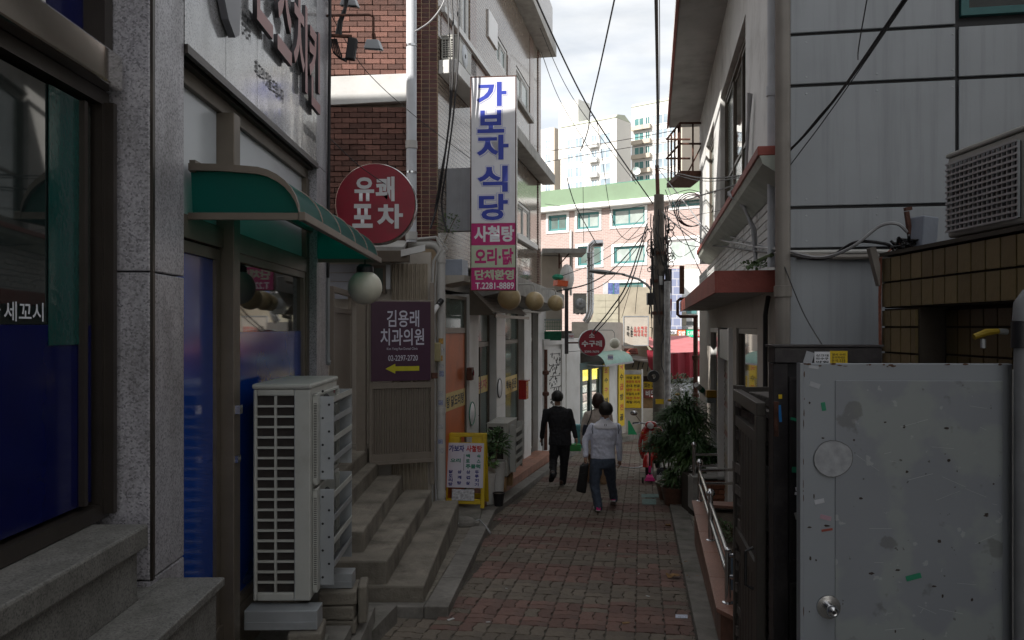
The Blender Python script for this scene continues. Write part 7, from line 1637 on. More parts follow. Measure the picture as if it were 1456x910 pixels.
# wall insulator-like red lamp and sign box on the white house
TB = Thing(W0, 'tube_lamp', 'slanted white and green tube fixed on the far wall of the white house', 'lamp', org=at(998, 553, 13.2))
TB.part('tube', MB().tube([at(990, 547, 13.0), at(1004, 560, 13.2)], .045, 10), mwhitec, smooth=True); TB.part('band', MB().tube([at(995, 551.5, 13.07), at(999, 555.5, 13.13)], .047, 10), mgrl, smooth=True)
single('yellow_box_sign', MB().obox(at(1011, 560, 12.7), .16, .12, .12), M('amber_box', (.45, .24, .02), .5), 'small amber box sign beside the slanted tube lamp', 'sign', bev=.01); single('meter_case', MB().obox(at(1011, 569, 12.7), .15, .1, .08), mzinc, 'small grey case under the amber box sign', 'box', bev=.008)
# house beside the viewpoint, then an unseen block added for its shade
pass
RB2 = Thing(Frame(2.6, 3.0, 0, -1), 'near_right_building', 'white rendered house beside the viewpoint on the right', 'building')
RB2.part('wall', MB().box(.6, 10, .3, 6, -1, 5.9), mwall)
for f in range(2):
    for k in range(3):
        q = RB2.part('window', MB().frame(1.2 + k * 2.8, 2.8 + k * 2.8, .9 + f * 2.6, 2.3 + f * 2.6, .06, .22, .3), mbrownfr); RB2.part('pane', MB().box(1.25 + k * 2.8, 2.75 + k * 2.8, .25, .27, .95 + f * 2.6, 2.25 + f * 2.6), mdglass, q)
RB2.part('red_band', MB().box(.6, 10, .2, .3, 3.1, 3.2), mredp)
LB2 = Thing(Frame(-7, 1, 0, 1), 'added_shade_block', 'unseen grey block added for shade behind the granite shop building', 'building')  # unseen occluder added to shape where the sun falls
LB2.part('wall', MB().box(-6, 3.5, 0, 6, -1, 8.5), mslab)
# ================================================================== PEOPLE
def capsule(mb, pts, rad, n=14):
    P = [Vector(p) for p in pts]; out = []; rr = []
    d0 = (P[0] - P[1]).normalized(); d1 = (P[-1] - P[-2]).normalized()
    for t in (1, .8, .45): out.append(P[0] + d0 * rad[0] * t); rr.append(rad[0] * math.sqrt(max(0, 1 - t * t)) + .0005)
    for p, r in zip(P, rad): out.append(p); rr.append(r)
    for t in (.45, .8, 1): out.append(P[-1] + d1 * rad[-1] * t); rr.append(rad[-1] * math.sqrt(max(0, 1 - t * t)) + .0005)
    mb.tube(out, rr, n)
def loft(mb, rings, n=20):      # rings: (center, rx, ry, rot)
    k0 = len(mb.v)
    for c, rx_, ry_, a0 in rings:
        for k in range(n):
            a = 2 * math.pi * k / n; ca, sa = math.cos(a), math.sin(a)
            e = 2.4; q = (abs(ca) ** e + abs(sa) ** e) ** (-1 / e); x, y = rx_ * ca * q, ry_ * sa * q
            mb.v.append((c[0] + x * math.cos(a0) - y * math.sin(a0), c[1] + x * math.sin(a0) + y * math.cos(a0), c[2]))
    m = len(rings)
    for i in range(m - 1):
        for k in range(n): mb.f.append((k0 + i * n + k, k0 + i * n + (k + 1) % n, k0 + (i + 1) * n + (k + 1) % n, k0 + (i + 1) * n + k))
    mb.f.append(tuple(k0 + k for k in range(n - 1, -1, -1))); mb.f.append(tuple(k0 + (m - 1) * n + k for k in range(n)))
def fused(name, mb, mat, parent, vox=.012, sm=3, org=(0, 0, 0), wrinkle=0.):
    ob = bpy.data.objects.new('t', mb.mesh('t', mat, org)); COL.objects.link(ob)
    r = ob.modifiers.new('r', 'REMESH'); r.mode = 'VOXEL'; r.voxel_size = vox
    s = ob.modifiers.new('s', 'SMOOTH'); s.iterations = sm; s.factor = .5
    if wrinkle:
        tx = bpy.data.textures.get('folds') or bpy.data.textures.new('folds', 'CLOUDS'); tx.noise_scale = .055
        d = ob.modifiers.new('w', 'DISPLACE'); d.texture = tx; d.strength = wrinkle; d.mid_level = .5
    dg = bpy.context.evaluated_depsgraph_get(); me = bpy.data.meshes.new_from_object(ob.evaluated_get(dg)); bpy.data.objects.remove(ob)
    me.materials.clear(); me.materials.append(mat); me.polygons.foreach_set('use_smooth', [True] * len(me.polygons))
    o = link(name, me, parent); return o
def head(mb, c, h=.225, turn=0., tilt=0.):
    """skull, face with nose, brow, lips, ears; facing +y turned by `turn`"""
    c = Vector(c); Rm = Matrix.Rotation(turn, 3, 'Z') @ Matrix.Rotation(tilt, 3, 'X') @ Matrix.Scale(1.06, 3)
    def ell(o, rx_, ry_, rz_, n=16, m=12):
        vs = []; 
        for i in range(m + 1):
            ph = math.pi * i / m
            for k in range(n):
                t = 2 * math.pi * k / n; vs.append(c + Rm @ Vector((o[0] + rx_ * math.sin(ph) * math.cos(t), o[1] + ry_ * math.sin(ph) * math.sin(t), o[2] + rz_ * math.cos(ph))))
        fs = [(i * n + k, (i + 1) * n + k, (i + 1) * n + (k + 1) % n, i * n + (k + 1) % n) for i in range(m) for k in range(n)]
        mb.add(vs, fs)
    ell((0, -.012, .02), .075, .092, .092); ell((0, .03, -.045), .058, .062, .072); ell((0, .055, -.088), .03, .026, .022)
    ell((0, .098, -.018), .012, .018, .022); ell((0, .088, -.055), .024, .012, .010); ell((0, .078, .018), .05, .018, .012)
    for s in (-1, 1): ell((s * .078, .0, -.012), .012, .022, .032); ell((s * .03, .082, .0), .013, .01, .009)
def hair(name, c, mat, parent, org, turn=0., tilt=0., long=False):
    c = Vector(c); Rm = Matrix.Rotation(turn, 3, 'Z') @ Matrix.Rotation(tilt, 3, 'X') @ Matrix.Scale(1.065, 3); mb = MB(); n, m = 28, 20; r_ = random.Random(3)
    for i in range(m + 1):
        ph = math.pi * (i / m) * (.80 if long else .74)
        for k in range(n):
            t = 2 * math.pi * k / n; x, y = math.cos(t), math.sin(t)
            cut = 1.0
            if y > .2: cut = .62 if not long else .7
            p2 = ph * cut
            rr = 1 + .05 * noise.noise(Vector((x * 4, y * 4, ph * 5))) + .02 * math.sin(t * 14 + ph * 6)
            low = 1.0 if not long else (1 + .12 * max(0, ph - 1.2))
            v = Vector((.099 * rr * low * math.sin(p2) * x, -.014 + .106 * rr * low * math.sin(p2) * y, .02 + (.098 if not long else .11) * rr * math.cos(p2) - (.05 * max(0, ph - 1.3) if long else 0)))
            if not long and ph > 1.5 and y < .2: v.z -= .01
            mb.v.append(c + Rm @ v)
    mb.f = [(i * n + k, (i + 1) * n + k, (i + 1) * n + (k + 1) % n, i * n + (k + 1) % n) for i in range(m) for k in range(n)]
    mb.v = [tuple(v) for v in mb.v]
    o = link(name, mb.mesh(name, mat, org), parent); smooth_by(o)
    s = o.modifiers.new('solid', 'SOLIDIFY'); s.thickness = .012; s.offset = -1
    return o
def hand(mb, wrist, d, side, curl=.5, s=1.0):
    """d: pointing direction; side: +1 thumb toward +x"""
    w_ = Vector(wrist); d = Vector(d).normalized(); fwd = Vector((0, 1, 0)); pal = d.cross(fwd).normalized() if d.cross(fwd).length > .1 else Vector((1, 0, 0)); across = fwd
    capsule(mb, [w_, w_ + d * .035 * s, w_ + d * .08 * s], [.021, .027, .026], 10)
    capsule(mb, [w_ + d * .045 * s + across * .02, w_ + d * .085 * s + across * .022], [.018, .016], 8); capsule(mb, [w_ + d * .045 * s - across * .02, w_ + d * .085 * s - across * .02], [.018, .016], 8)
    inward = Vector((-side, 0, 0))
    for i, (o_, l_) in enumerate(((.033, .068), (.012, .078), (-.010, .072), (-.030, .056))):
        b = w_ + d * .088 * s + across * o_; k1 = b + (d * math.cos(curl * .5) + inward * math.sin(curl * .5)) * l_ * .45; k2 = k1 + (d * math.cos(curl * 1.4) + inward * math.sin(curl * 1.4)) * l_ * .33; k3 = k2 + (d * math.cos(curl * 2.1) + inward * math.sin(curl * 2.1)) * l_ * .24
        capsule(mb, [b, k1, k2, k3], [.0095, .009, .0085, .0075], 8)
    b = w_ + d * .03 * s + across * .028; capsule(mb, [b, b + (d * .7 + across * .6 + inward * .3).normalized() * .035, b + (d * .95 + across * .45 + inward * .5).normalized() * .068], [.011, .010, .0085], 8)
def shoe(T, P, mat, heel_up=0., sole=None, ang=0., ln=.27, nm='shoe', pink=0):
    """P: heel ground point"""
    m = MB(); rings = []; P = Vector(P)
    prof_ = [(0, .030, .055), (.03, .036, .085), (.07, .038, .090), (.12, .040, .070), (.18, .046, .052), (.23, .042, .042), (.265, .024, .028)]
    Rm = Matrix.Rotation(ang, 3, 'Z') @ Matrix.Rotation(-heel_up, 3, 'X')
    piv = Vector((0, .2, 0)); n = 12; vs = []
    for y_, w2, h_ in prof_:
        for k in range(n):
            a = math.pi * 2 * k / n; x = w2 * math.cos(a); z = max(0, h_ * .5 + h_ * .5 * math.sin(a)) ; v = Rm @ (Vector((x, y_, z + .012)) - piv) + piv; vs.append(tuple(P + v))
    fs = [(i * n + k, i * n + (k + 1) % n, (i + 1) * n + (k + 1) % n, (i + 1) * n + k) for i in range(len(prof_) - 1) for k in range(n)] + [tuple(range(n - 1, -1, -1)), tuple((len(prof_) - 1) * n + k for k in range(n))]
    m.add(vs, fs); o = T.part(nm, m, mat, smooth=True)
    m2 = MB(); vs = []
    for y_, w2, h_ in prof_:
        for x, z in ((-w2, 0), (w2, 0), (w2 * 1.03, .018), (-w2 * 1.03, .018)): vs.append(tuple(P + Rm @ (Vector((x, y_ if y_ else -.008, z)) - piv) + piv))
    k_ = len(prof_); fs = [(i * 4 + k, i * 4 + (k + 1) % 4, (i + 1) * 4 + (k + 1) % 4, (i + 1) * 4 + k) for i in range(k_ - 1) for k in range(4)] + [(3, 2, 1, 0), tuple((k_ - 1) * 4 + k for k in range(4))]
    m2.add(vs, fs); T.part('sole', m2, sole or mbll, o)
    if pink: T.part('heel_tab', MB().obox(P + Rm @ (Vector((0, -.006, .035)) - piv) + piv, .06, .026, .042, (-heel_up, 0, ang)), mpink, o, bev=.004)
def person(label, Y, spec):
    g = lambda q, dy=0.: Vector(at(q[0], q[1], Y + dy))
    root = at(spec['hip'][0], 700, Y); org = (root[0], Y, gz(root[0], Y)); T = Thing(W0, 'person', label, 'person', org=org)
    k = Y / FP
    H = g(spec['head']) + Vector((0, 0, -.012)); neck = g(spec['neck']); sh_w = spec['sh_w'] * k / 2; chest = g(spec['chest']); waist = g(spec['waist']); hip = g(spec['hip'])
    body = MB(); head(body, H, turn=spec.get('turn', 0), tilt=spec.get('tilt', 0))
    capsule(body, [H + Vector((0, -.01, -.06)), neck + Vector((0, 0, -.06))], [.052, .056])
    hr = hair('hair', H, spec['hair'], T.o, org, spec.get('turn', 0), spec.get('tilt', 0), spec.get('long', False))
    capsule(body, [neck + Vector((0, 0, -.02)), neck.lerp(chest, .5), chest], [.055, .07, .09])
    capsule(body, [chest, waist, hip], [.10, .09, .09])
    top = MB(); tr_ = MB()
    a0 = spec.get('yaw', 0)
    sh_z = neck.z - .045
    rings = [(Vector((hip.x, hip.y, spec_z(spec['hem'], Y))), spec['hem_w'] * k / 2, .125, a0), (waist, spec['waist_w'] * k / 2, .115, a0), (chest, spec['chest_w'] * k / 2, .125, a0), (Vector((neck.x, neck.y + .0, sh_z - .06)), sh_w * .92, .105, a0), (Vector((neck.x, neck.y, sh_z - .005)), sh_w * .70, .080, a0), (Vector((neck.x, neck.y, sh_z + .035)), .075, .068, a0), (Vector((neck.x, neck.y + .005, sh_z + .035 + spec.get('collar', .03))), .062, .062, a0)]
    loft(top, rings)
    for side, key in ((-1, 'armL'), (1, 'armR')):
        el_, wr_ = spec[key]; dy = spec.get(key + '_dy', (0, 0)); S = Vector((neck.x + side * (sh_w - .035), neck.y, sh_z - .065)); E_ = g(el_, dy[0]); Wr = g(wr_, dy[1])
        capsule(top, [S, S.lerp(E_, .5), E_, E_.lerp(Wr, .5), Wr], [.066, .058, .050, .045, .040])
        capsule(body, [neck.lerp(chest, .6), S], [.06, .045]); capsule(body, [S, E_, Wr], [.045, .035, .024]); d = (Wr - E_).normalized()
        hand(body, Wr + d * .005, d, side, spec.get(key + '_curl', .5))
    for side, key in ((-1, 'legL'), (1, 'legR')):
        kn_, an_ = spec[key]; dy = spec.get(key + '_dy', (0, 0)); Hj = hip + Vector((side * .085, 0, -.02)); K = g(kn_, dy[0]); An = g(an_, dy[1])
        capsule(tr_, [Hj, Hj.lerp(K, .5), K, K.lerp(An, .5), An], [.105, .092, .074, .066, .062])
        capsule(body, [Hj, K, An], [.08, .055, .038])
    loft(tr_, [(hip + Vector((0, 0, -.10)), .15, .11, a0), (hip + Vector((0, 0, 0)), .17, .125, a0), (hip + Vector((0, 0, .12)), .155, .115, a0)])
    fused('body', body, mskin, T.o, .007, 2, org)
    fused('trousers', tr_, spec['tmat'], T.o, .012, 3, org, .024)
    fused(spec.get('topname', 'jacket'), top, spec['cmat'], T.o, .011, 3, org, .020)
    return T, g
def spec_z(py, Y): return CH + (465 - py) / FP * Y
# man in the pale blue top
T1, g1 = person('man in pale blue top and slate trousers walking away with a black bag', 11.7, dict(head=(861, 582), neck=(860, 597), sh_w=42, chest=(858, 617), waist=(857, 638), hip=(857, 655), hem=651, hem_w=35, waist_w=33.5, chest_w=37,
    armL=((832, 626), (832.5, 648)), armR=((880, 628), (881, 652)), armL_dy=(-.03, -.12), armR_dy=(.02, .1), armL_curl=1.2, legL=((845, 688), (851, 721)), legR=((869, 683), (873, 709)), legL_dy=(.0, -.05), legR_dy=(.28, .50), hair=mhair, tmat=mtrs, cmat=mtop, collar=.055, turn=.12, tilt=.05, topname='zip_top'))
yk = MB(); n0 = g1((860, 597)); loft(yk, [(n0 + Vector((0, 0, -.125)), .195, .128, 0), (n0 + Vector((0, 0, -.075)), .185, .112, 0), (n0 + Vector((0, 0, -.04)), .130, .088, 0), (n0 + Vector((0, 0, -.005)), .078, .072, 0), (n0 + Vector((0, .005, .02)), .066, .066, 0)])
# shoulder yoke and side piping as clothing of their own colour
yo = fused('white_yoke', yk, mtopw, T1.o, .011, 3, T1.org)
for s in (-1, 1):
    p = n0 + Vector((s * .185, -.045, -.07)); T1.part('shoulder_piping', MB().tube([p + Vector((0, -.02, .0)), p + Vector((s * .012, -.045, -.06)), p + Vector((s * .0, -.055, -.12))], .006, 6), mtrs)
lg = MB()
for s in (-1, 1): lg.tube([n0 + Vector((s * .006 - .006, -.122, -.045 + .0)), n0 + Vector((s * .016 - .006, -.128, -.060)), n0 + Vector((s * .007 - .006, -.133, -.075))], .0035, 5)
T1.part('back_emblem', lg, mbll)
shoe(T1, g1((850, 729), -.10), M('shoe_white', (.75, .76, .82), .5), .12, mwhitec, .05, pink=1); shoe(T1, g1((874, 721), .42), MATS['shoe_white'], .42, mwhitec, -.1, pink=1)
BG = Thing(W0, 'briefcase', 'soft black briefcase hanging from the left hand of the man in pale blue', 'bag', org=at(828, 690, 11.55))
b0 = Vector(at(828, 678, 11.5)); m = MB()
prof2 = [(-.075, .36), (.075, .42)]
m.hexa([b0 + Vector((-.10, -.06, -.20)), b0 + Vector((.045, -.03, -.245)), b0 + Vector((.065, .09, -.235)), b0 + Vector((-.08, .07, -.20))], [b0 + Vector((-.035, -.05, .17)), b0 + Vector((.095, -.03, .20)), b0 + Vector((.10, .05, .20)), b0 + Vector((-.03, .05, .17))])
BG.part('case', m, M('black_nylon', (.008, .008, .009), .6, bump=.3), bev=.025, seg=3)
hp = g1((832.5, 656), -.13); BG.part('handle', MB().tube([b0 + Vector((-.0, 0, .18)), hp + Vector((-.02, 0, -.02)), hp + Vector((.0, 0, -.005)), hp + Vector((.025, 0, -.02)), b0 + Vector((.075, 0, .195))], .008, 8), mbll, smooth=True)
BG.part('pocket_zip', MB().tube([b0 + Vector((-.05, -.065, .05)), b0 + Vector((.075, -.045, .07))], .004, 6), mbll)
# man in the black suit
T2, g2 = person('man in a black suit walking away along the left kerb', 14.1, dict(head=(792.5, 564), neck=(793, 577), sh_w=38, chest=(795, 594), waist=(796, 610), hip=(796.5, 627), hem=633, hem_w=33, waist_w=30, chest_w=33,
    armL=((773, 603), (770.5, 622)), armR=((815, 605), (818.5, 621)), armL_dy=(-.02, .10), armR_dy=(.0, -.05), legL=((786.5, 656), (786.5, 676)), legR=((802, 661), (800.5, 685)), legL_dy=(-.02, -.35), legR_dy=(.05, .10), hair=mhair, tmat=msuit, cmat=msuit, collar=.012, turn=-.05))
T2.part('shirt_collar', MB().lathe(g2((793, 577)) + Vector((0, .005, -.01)), [(.063, -.01), (.066, .02), (.058, .022)], 16), mwhitec, smooth=True)
T2.part('back_vent', MB().tube([g2((796.5, 620), -.135), g2((796.5, 632), -.14)], .003, 5), mbll)
shoe(T2, g2((785, 686), -.45), mleath, .75, None, .15); shoe(T2, g2((800, 690), .02), mleath, .0, None, -.12)
PH = single('wallet', MB().obox(g2((770.5, 629), .1), .03, .07, .12), mbll, 'black phone held low in the left hand of the suited man', 'phone', bev=.008)
# woman in the beige coat
T3, g3 = person('woman with brown bobbed hair in a beige coat behind the man in pale blue', 14.6, dict(head=(850.5, 568), neck=(850, 581), sh_w=36, chest=(849, 595), waist=(849, 611), hip=(849, 626), hem=645, hem_w=36, waist_w=30, chest_w=32,
    armL=((829, 606), (827.5, 624)), armR=((869, 606), (868, 624)), armL_dy=(0, .05), armR_dy=(0, 0), legL=((842, 657), (839, 682)), legR=((857, 660), (858, 686)), legL_dy=(.1, .25), legR_dy=(0, -.05), hair=mhairb, long=True, tmat=mbeige, cmat=mcoat, collar=.02, turn=.0, topname='coat'))
shoe(T3, g3((838, 690), .25), mbll, .3); shoe(T3, g3((858, 692), -.05), mbll, .0)
HB = Thing(W0, 'shoulder_bag', 'dark shoulder bag with strap over the back of the woman in beige', 'bag', org=at(833, 612, 14.5))
HB.part('strap', MB().tube([g3((842, 578), .05), g3((841.5, 582), -.10), g3((840, 592), -.14), g3((835, 604), -.13)], .009, 6), mbll, smooth=True); HB.part('pouch', MB().obox(g3((833.5, 612), -.10), .13, .09, .20, (0, R(8), 0)), M('navy_bag', (.02, .022, .045), .5), bev=.02)

# ================================================================== SCOOTER, PLANTS AND THINGS BY THE RIGHT KERB
YS = 15.3; SX = (924 - 728) / FP * YS; SZ = gz(SX, YS)
SC = Thing(Frame(SX, YS, math.cos(R(-18)), math.sin(R(-18))), 'motor_scooter', 'red motor scooter parked facing up the lane beside the plants', 'scooter', org=(0, 0, SZ))
z0 = SZ
def wheel(T, y, z, r, w_, nm='wheel'):
    o = T.part(nm, MB().lathe((0, y, z), [(r * .55, -w_ / 2), (r * .85, -w_ / 2), (r * .97, -w_ * .3), (r, 0), (r * .97, w_ * .3), (r * .85, w_ / 2), (r * .55, w_ / 2)], 26, 'x'), mbll, smooth=True)
    T.part('rim', MB().lathe((0, y, z), [(0, -w_ * .3), (r * .3, -w_ * .35), (r * .56, -w_ * .5), (r * .56, w_ * .5), (r * .3, w_ * .35), (0, w_ * .3)], 20, 'x'), mzinc, o, smooth=True)
wheel(SC, -.05, z0 + .24, .24, .10); wheel(SC, 1.2, z0 + .24, .24, .10)
fm = MB()
for i in range(11):
    t = i / 10 * math.pi * .9 + .15; 
    for k in range(7):
        a = (k / 6 - .5) * 2; fm.v.append((a * .09, -.05 - (.30 - .03 * a * a) * math.cos(t), z0 + .24 + (.30 - .04 * a * a) * math.sin(t)))
fm.f = [(i * 7 + k, i * 7 + k + 1, (i + 1) * 7 + k + 1, (i + 1) * 7 + k) for i in range(10) for k in range(6)]
SC.part('front_mudguard', fm, mred, smooth=True)
shl = MB(); n = 12
for i in range(10):
    t = i / 9; z = z0 + .36 + t * .62; w2 = .12 + .14 * math.sin(math.pi * min(1, .15 + t * .75)); y_ = .08 + t * .16
    for k in range(n + 1): a = (k / n - .5) * 2; shl.v.append((a * w2, y_ + .13 * a * a - .06, z))
shl.f = [(i * (n + 1) + k, i * (n + 1) + k + 1, (i + 1) * (n + 1) + k + 1, (i + 1) * (n + 1) + k) for i in range(9) for k in range(n)]
o = SC.part('leg_shield', shl, mred, smooth=True); s_ = o.modifiers.new('s', 'SOLIDIFY'); s_.thickness = .025
SC.part('front_trim', MB().tube([(0, .0, z0 + .45), (0, .02, z0 + .7), (0, .08, z0 + .92)], [.02, .035, .025], 8), mzinc, smooth=True)
SC.part('shield_mark', MB().box(-.15, -.13, -.0, .01, z0 + .55, z0 + .75).box(-.15, -.05, -.0, .01, z0 + .53, z0 + .55), mlilac)
hb = MB(); SC.part('headset', MB().sphere((0, .17, z0 + 1.02), .11, 16, 10, (1.1, 1, .75)), mred, smooth=True); SC.part('headlight', MB().lathe((0, .075, z0 + 1.02), [(0, -.02), (.05, -.015), (.065, .0), (.06, .03)], 18, 'y'), mlilac, smooth=True)
SC.part('handlebar', MB().tube([(-.36, .26, z0 + 1.03), (-.2, .2, z0 + 1.05), (0, .18, z0 + 1.04), (.2, .2, z0 + 1.05), (.36, .26, z0 + 1.03)], .017, 8), mzinc, smooth=True)
for s in (-1, 1):
    SC.part('grip', MB().tube([(s * .24, .215, z0 + 1.045), (s * .37, .262, z0 + 1.03)], .022, 8), mbll); SC.part('brake_lever', MB().tube([(s * .2, .17, z0 + 1.04), (s * .35, .2, z0 + 1.02)], .007, 5), mmetal)
    mr_ = SC.part('mirror', MB().sphere((s * .34, .18, z0 + 1.24), .075, 16, 10, (1, .35, .65)), mmetal, smooth=True); SC.part('mirror_stem', MB().tube([(s * .2, .2, z0 + 1.06), (s * .3, .19, z0 + 1.2)], .008, 6), mmetal, mr_)
    SC.part('side_cowl', MB().sphere((s * .13, 1.1, z0 + .48), .3, 16, 10, (.42, 1.15, .62)), mred, smooth=True); SC.part('indicator', MB().sphere((s * .15, .03, z0 + .88), .03, 10, 6), morange)
SC.part('fork', MB().tube([(-.06, -.05, z0 + .24), (-.05, .05, z0 + .5), (-.02, .12, z0 + .85)], .02, 8), mzinc); SC.part('floorboard', MB().box(-.17, .17, .2, .75, z0 + .27, z0 + .33), mbll, bev=.02)
SC.part('seat', MB().hexa([(-.12, .68, z0 + .70), (.12, .68, z0 + .70), (.15, 1.4, z0 + .72), (-.15, 1.4, z0 + .72)], [(-.10, .72, z0 + .80), (.10, .72, z0 + .80), (.13, 1.36, z0 + .82), (-.13, 1.36, z0 + .82)]), mbll, bev=.03); SC.part('rear_body', MB().hexa([(-.14, .72, z0 + .33), (.14, .72, z0 + .33), (.12, 1.5, z0 + .45), (-.12, 1.5, z0 + .45)], [(-.12, .74, z0 + .69), (.12, .74, z0 + .69), (.12, 1.5, z0 + .71), (-.12, 1.5, z0 + .71)]), mred, bev=.03)
YK = 14.7; KX_ = (924 - 728) / FP * YK; KZ = gz(KX_, YK)
KS = Thing(Frame(KX_, YK, 1, -.15), 'kick_scooter', 'small hot pink kick scooter on the paving before the red scooter', 'kick scooter', org=(0, 0, KZ))
KS.part('deck', MB().hexa([(-.05, .0, KZ + .06), (.05, .0, KZ + .06), (.06, .5, KZ + .06), (-.06, .5, KZ + .06)], [(-.06, .02, KZ + .085), (.06, .02, KZ + .085), (.065, .5, KZ + .085), (-.065, .5, KZ + .085)]), mpink, bev=.01)
KS.part('front_axle', MB().hexa([(-.11, -.05, KZ + .05), (.11, -.05, KZ + .05), (.08, .06, KZ + .05), (-.08, .06, KZ + .05)], [(-.07, -.03, KZ + .12), (.07, -.03, KZ + .12), (.03, .05, KZ + .18), (-.03, .05, KZ + .18)]), mpink, bev=.015)
for s in (-.13, .13): KS.part('wheel', MB().lathe((s, 0, KZ + .06), [(0, -.015), (.05, -.016), (.06, 0), (.05, .016), (0, .015)], 16, 'x'), mbll, smooth=True)
KS.part('wheel', MB().lathe((0, .52, KZ + .05), [(0, -.015), (.04, -.016), (.05, 0), (.04, .016), (0, .015)], 14, 'x'), mbll, smooth=True)
KS.part('stem', MB().tube([(0, .02, KZ + .16), (0, .06, KZ + .58)], .016, 8), mbll, smooth=True); KS.part('stem_sleeve', MB().tube([(0, .025, KZ + .2), (0, .035, KZ + .32)], .024, 8), mpink, smooth=True); KS.part('handlebar', MB().tube([(-.13, .06, KZ + .58), (.13, .06, KZ + .58)], .014, 8), mbll)
# bucket and bottle group
for px, py, Y, rr, hh, mt, lb in ((943, 690, 14.2, .12, .34, M('dark_bucket', (.04, .04, .05), .5), 'dark bucket under the drooping plants'), (939, 688, 14.0, .07, .24, mwhitec, 'white jug with a red mark in front of the dark bucket'), (951, 690, 14.3, .10, .28, mpost, 'grey pot right of the dark bucket')):
    x, y, z = at(px, py, Y); z = gz(x, y); T = Thing(W0, 'bucket', lb, 'bucket', org=(x, y, z)); T.part('shell', MB().lathe((x, y, z), [(0, 0), (rr * .8, 0), (rr, hh * .8), (rr * .9, hh), (rr * .82, hh), (rr * .8, hh * .6), (0, hh * .55)], 18), mt, smooth=True)
    T.part('handle', MB().tube([(x - rr, y, z + hh * .8), (x, y - .02, z + hh * 1.25), (x + rr, y, z + hh * .8)], .006, 5), mzinc)
    if 'jug' in lb: T.part('label', MB().box(x - .03, x + .03, y - rr - .004, y - rr + .01, z + .06, z + .14), mredl)
def droop(T, c, rad, n, ll, seed, mat=None, nm='foliage'):
    r_ = random.Random(seed); m = MB(); c = Vector(c)
    for i in range(n):
        v = Vector((r_.gauss(0, .5), r_.gauss(0, .5), r_.uniform(-.2, 1))); v.normalize(); p = c + Vector((v.x * rad[0] * r_.uniform(.2, 1), v.y * rad[1] * r_.uniform(.2, 1), v.z * rad[2] * r_.uniform(.2, 1)))
        d = Vector((v.x, v.y, .35 + r_.random() * .9)).normalized(); s = d.cross(Vector((0, 0, 1))).normalized(); l_ = ll * r_.uniform(.6, 1.3); w_ = .0125 * r_.uniform(.7, 1.3)
        P = [p]; dd = d.copy()
        for k in range(4): dd = (dd + Vector((0, 0, -r_.uniform(.12, .5) - .1 * k))).normalized(); P.append(P[-1] + dd * l_ / 4)
        k0 = len(m.v)
        for k, q_ in enumerate(P): ww = w_ * (1.0 if k in (1, 2) else .7 if k == 0 else .55 if k == 3 else .08); m.v += [tuple(q_ + s * ww), tuple(q_ + Vector((0, 0, ww * .4))), tuple(q_ - s * ww)]
        for k in range(4): m.f += [(k0 + 3 * k, k0 + 3 * k + 1, k0 + 3 * k + 4, k0 + 3 * k + 3), (k0 + 3 * k + 1, k0 + 3 * k + 2, k0 + 3 * k + 5, k0 + 3 * k + 4)]
    return T.part(nm, m, mat or mleaf, kind='stuff')
for lb, px, py, Y, clumps, seed in (('tall dark drooping plant nearest the white house wall', 975, 600, 12.6, [(975, 592, .34, .30), (985, 610, .30, .26), (960, 598, .25, .2), (972, 625, .34, .25)], 11),
                                    ('wide drooping plant spreading over the paving beside the scooter', 950, 640, 12.9, [(952, 628, .32, .26), (938, 638, .26, .2), (972, 640, .34, .28), (956, 652, .26, .22)], 12),
                                    ('low dark plant beside the terracotta brick planter', 992, 650, 12.2, [(990, 640, .26, .22), (1002, 655, .22, .2), (985, 662, .26, .24)], 13),
                                    ('small sprawling plant hanging over the footpath edge', 958, 690, 12.4, [(958, 688, .14, .14), (966, 676, .2, .18)], 14)):
    bx, by, bz = at(px, 700, Y); bz = gz(bx, by); T = Thing(W0, 'potted_plant', lb, 'plant', org=(bx, by, bz))
    T.part('pot', MB().lathe((bx, by, bz), [(0, 0), (.14, 0), (.2, .26), (.21, .28), (.18, .28), (.17, .24), (0, .24)], 18), mdtile, smooth=True)
    for i, (qx, qy, r1, r2) in enumerate(clumps):
        c_ = Vector(at(qx, qy, Y)); T.part('stem', MB().tube([(bx, by, bz + .2), ((bx + c_.x) / 2, by, (bz + .2 + c_.z) / 2 + .05), tuple(c_)], [.018, .014, .008], 6), mstem)
        droop(T, c_, (r1, r1 * .8, r2), 330 if r1 > .2 else 120, .21, seed * 10 + i, mleaf if (i + seed) % 3 else mleaf2)
fl = Thing(W0, 'yellow_flowers', 'few yellow orange flowers at the top of the drooping plants', 'flowers', org=at(960, 565, 13))
for px, py in ((952, 569), (963, 561), (970, 612), (957, 611)): fl.part('flower', MB().sphere(at(px, py, 12.8), .035, 8, 6, (1, 1, .6)), M('flower_amber', (.65, .35, .03), .6))
SH2 = Thing(W0, 'background_shrub', 'grey green shrub under the red tent behind the plants', 'shrub', org=at(965, 560, 20))
c_ = at(966, 560, 20.5); leafy(SH2, c_, (.55, .5, .5), 500, .14, .025, M('dusty_leaf', (.09, .11, .06), .6, var=.4), 5); SH2.part('trunk', MB().tube([(c_[0], c_[1], -1.4), c_], [.05, .02], 8), mstem)
VN = Thing(W0, 'vine', 'scraggly vine on the wall behind the hanging black cables', 'plant', org=at(640, 330, 10.3)); leafy(VN, at(638, 318, 10.35), (.16, .1, .13), 90, .06, .012, mleaf2, 6); VN.part('stem', MB().tube([at(632, 345, 10.3), at(640, 325, 10.35), at(650, 305, 10.35)], .006, 5), mstem)
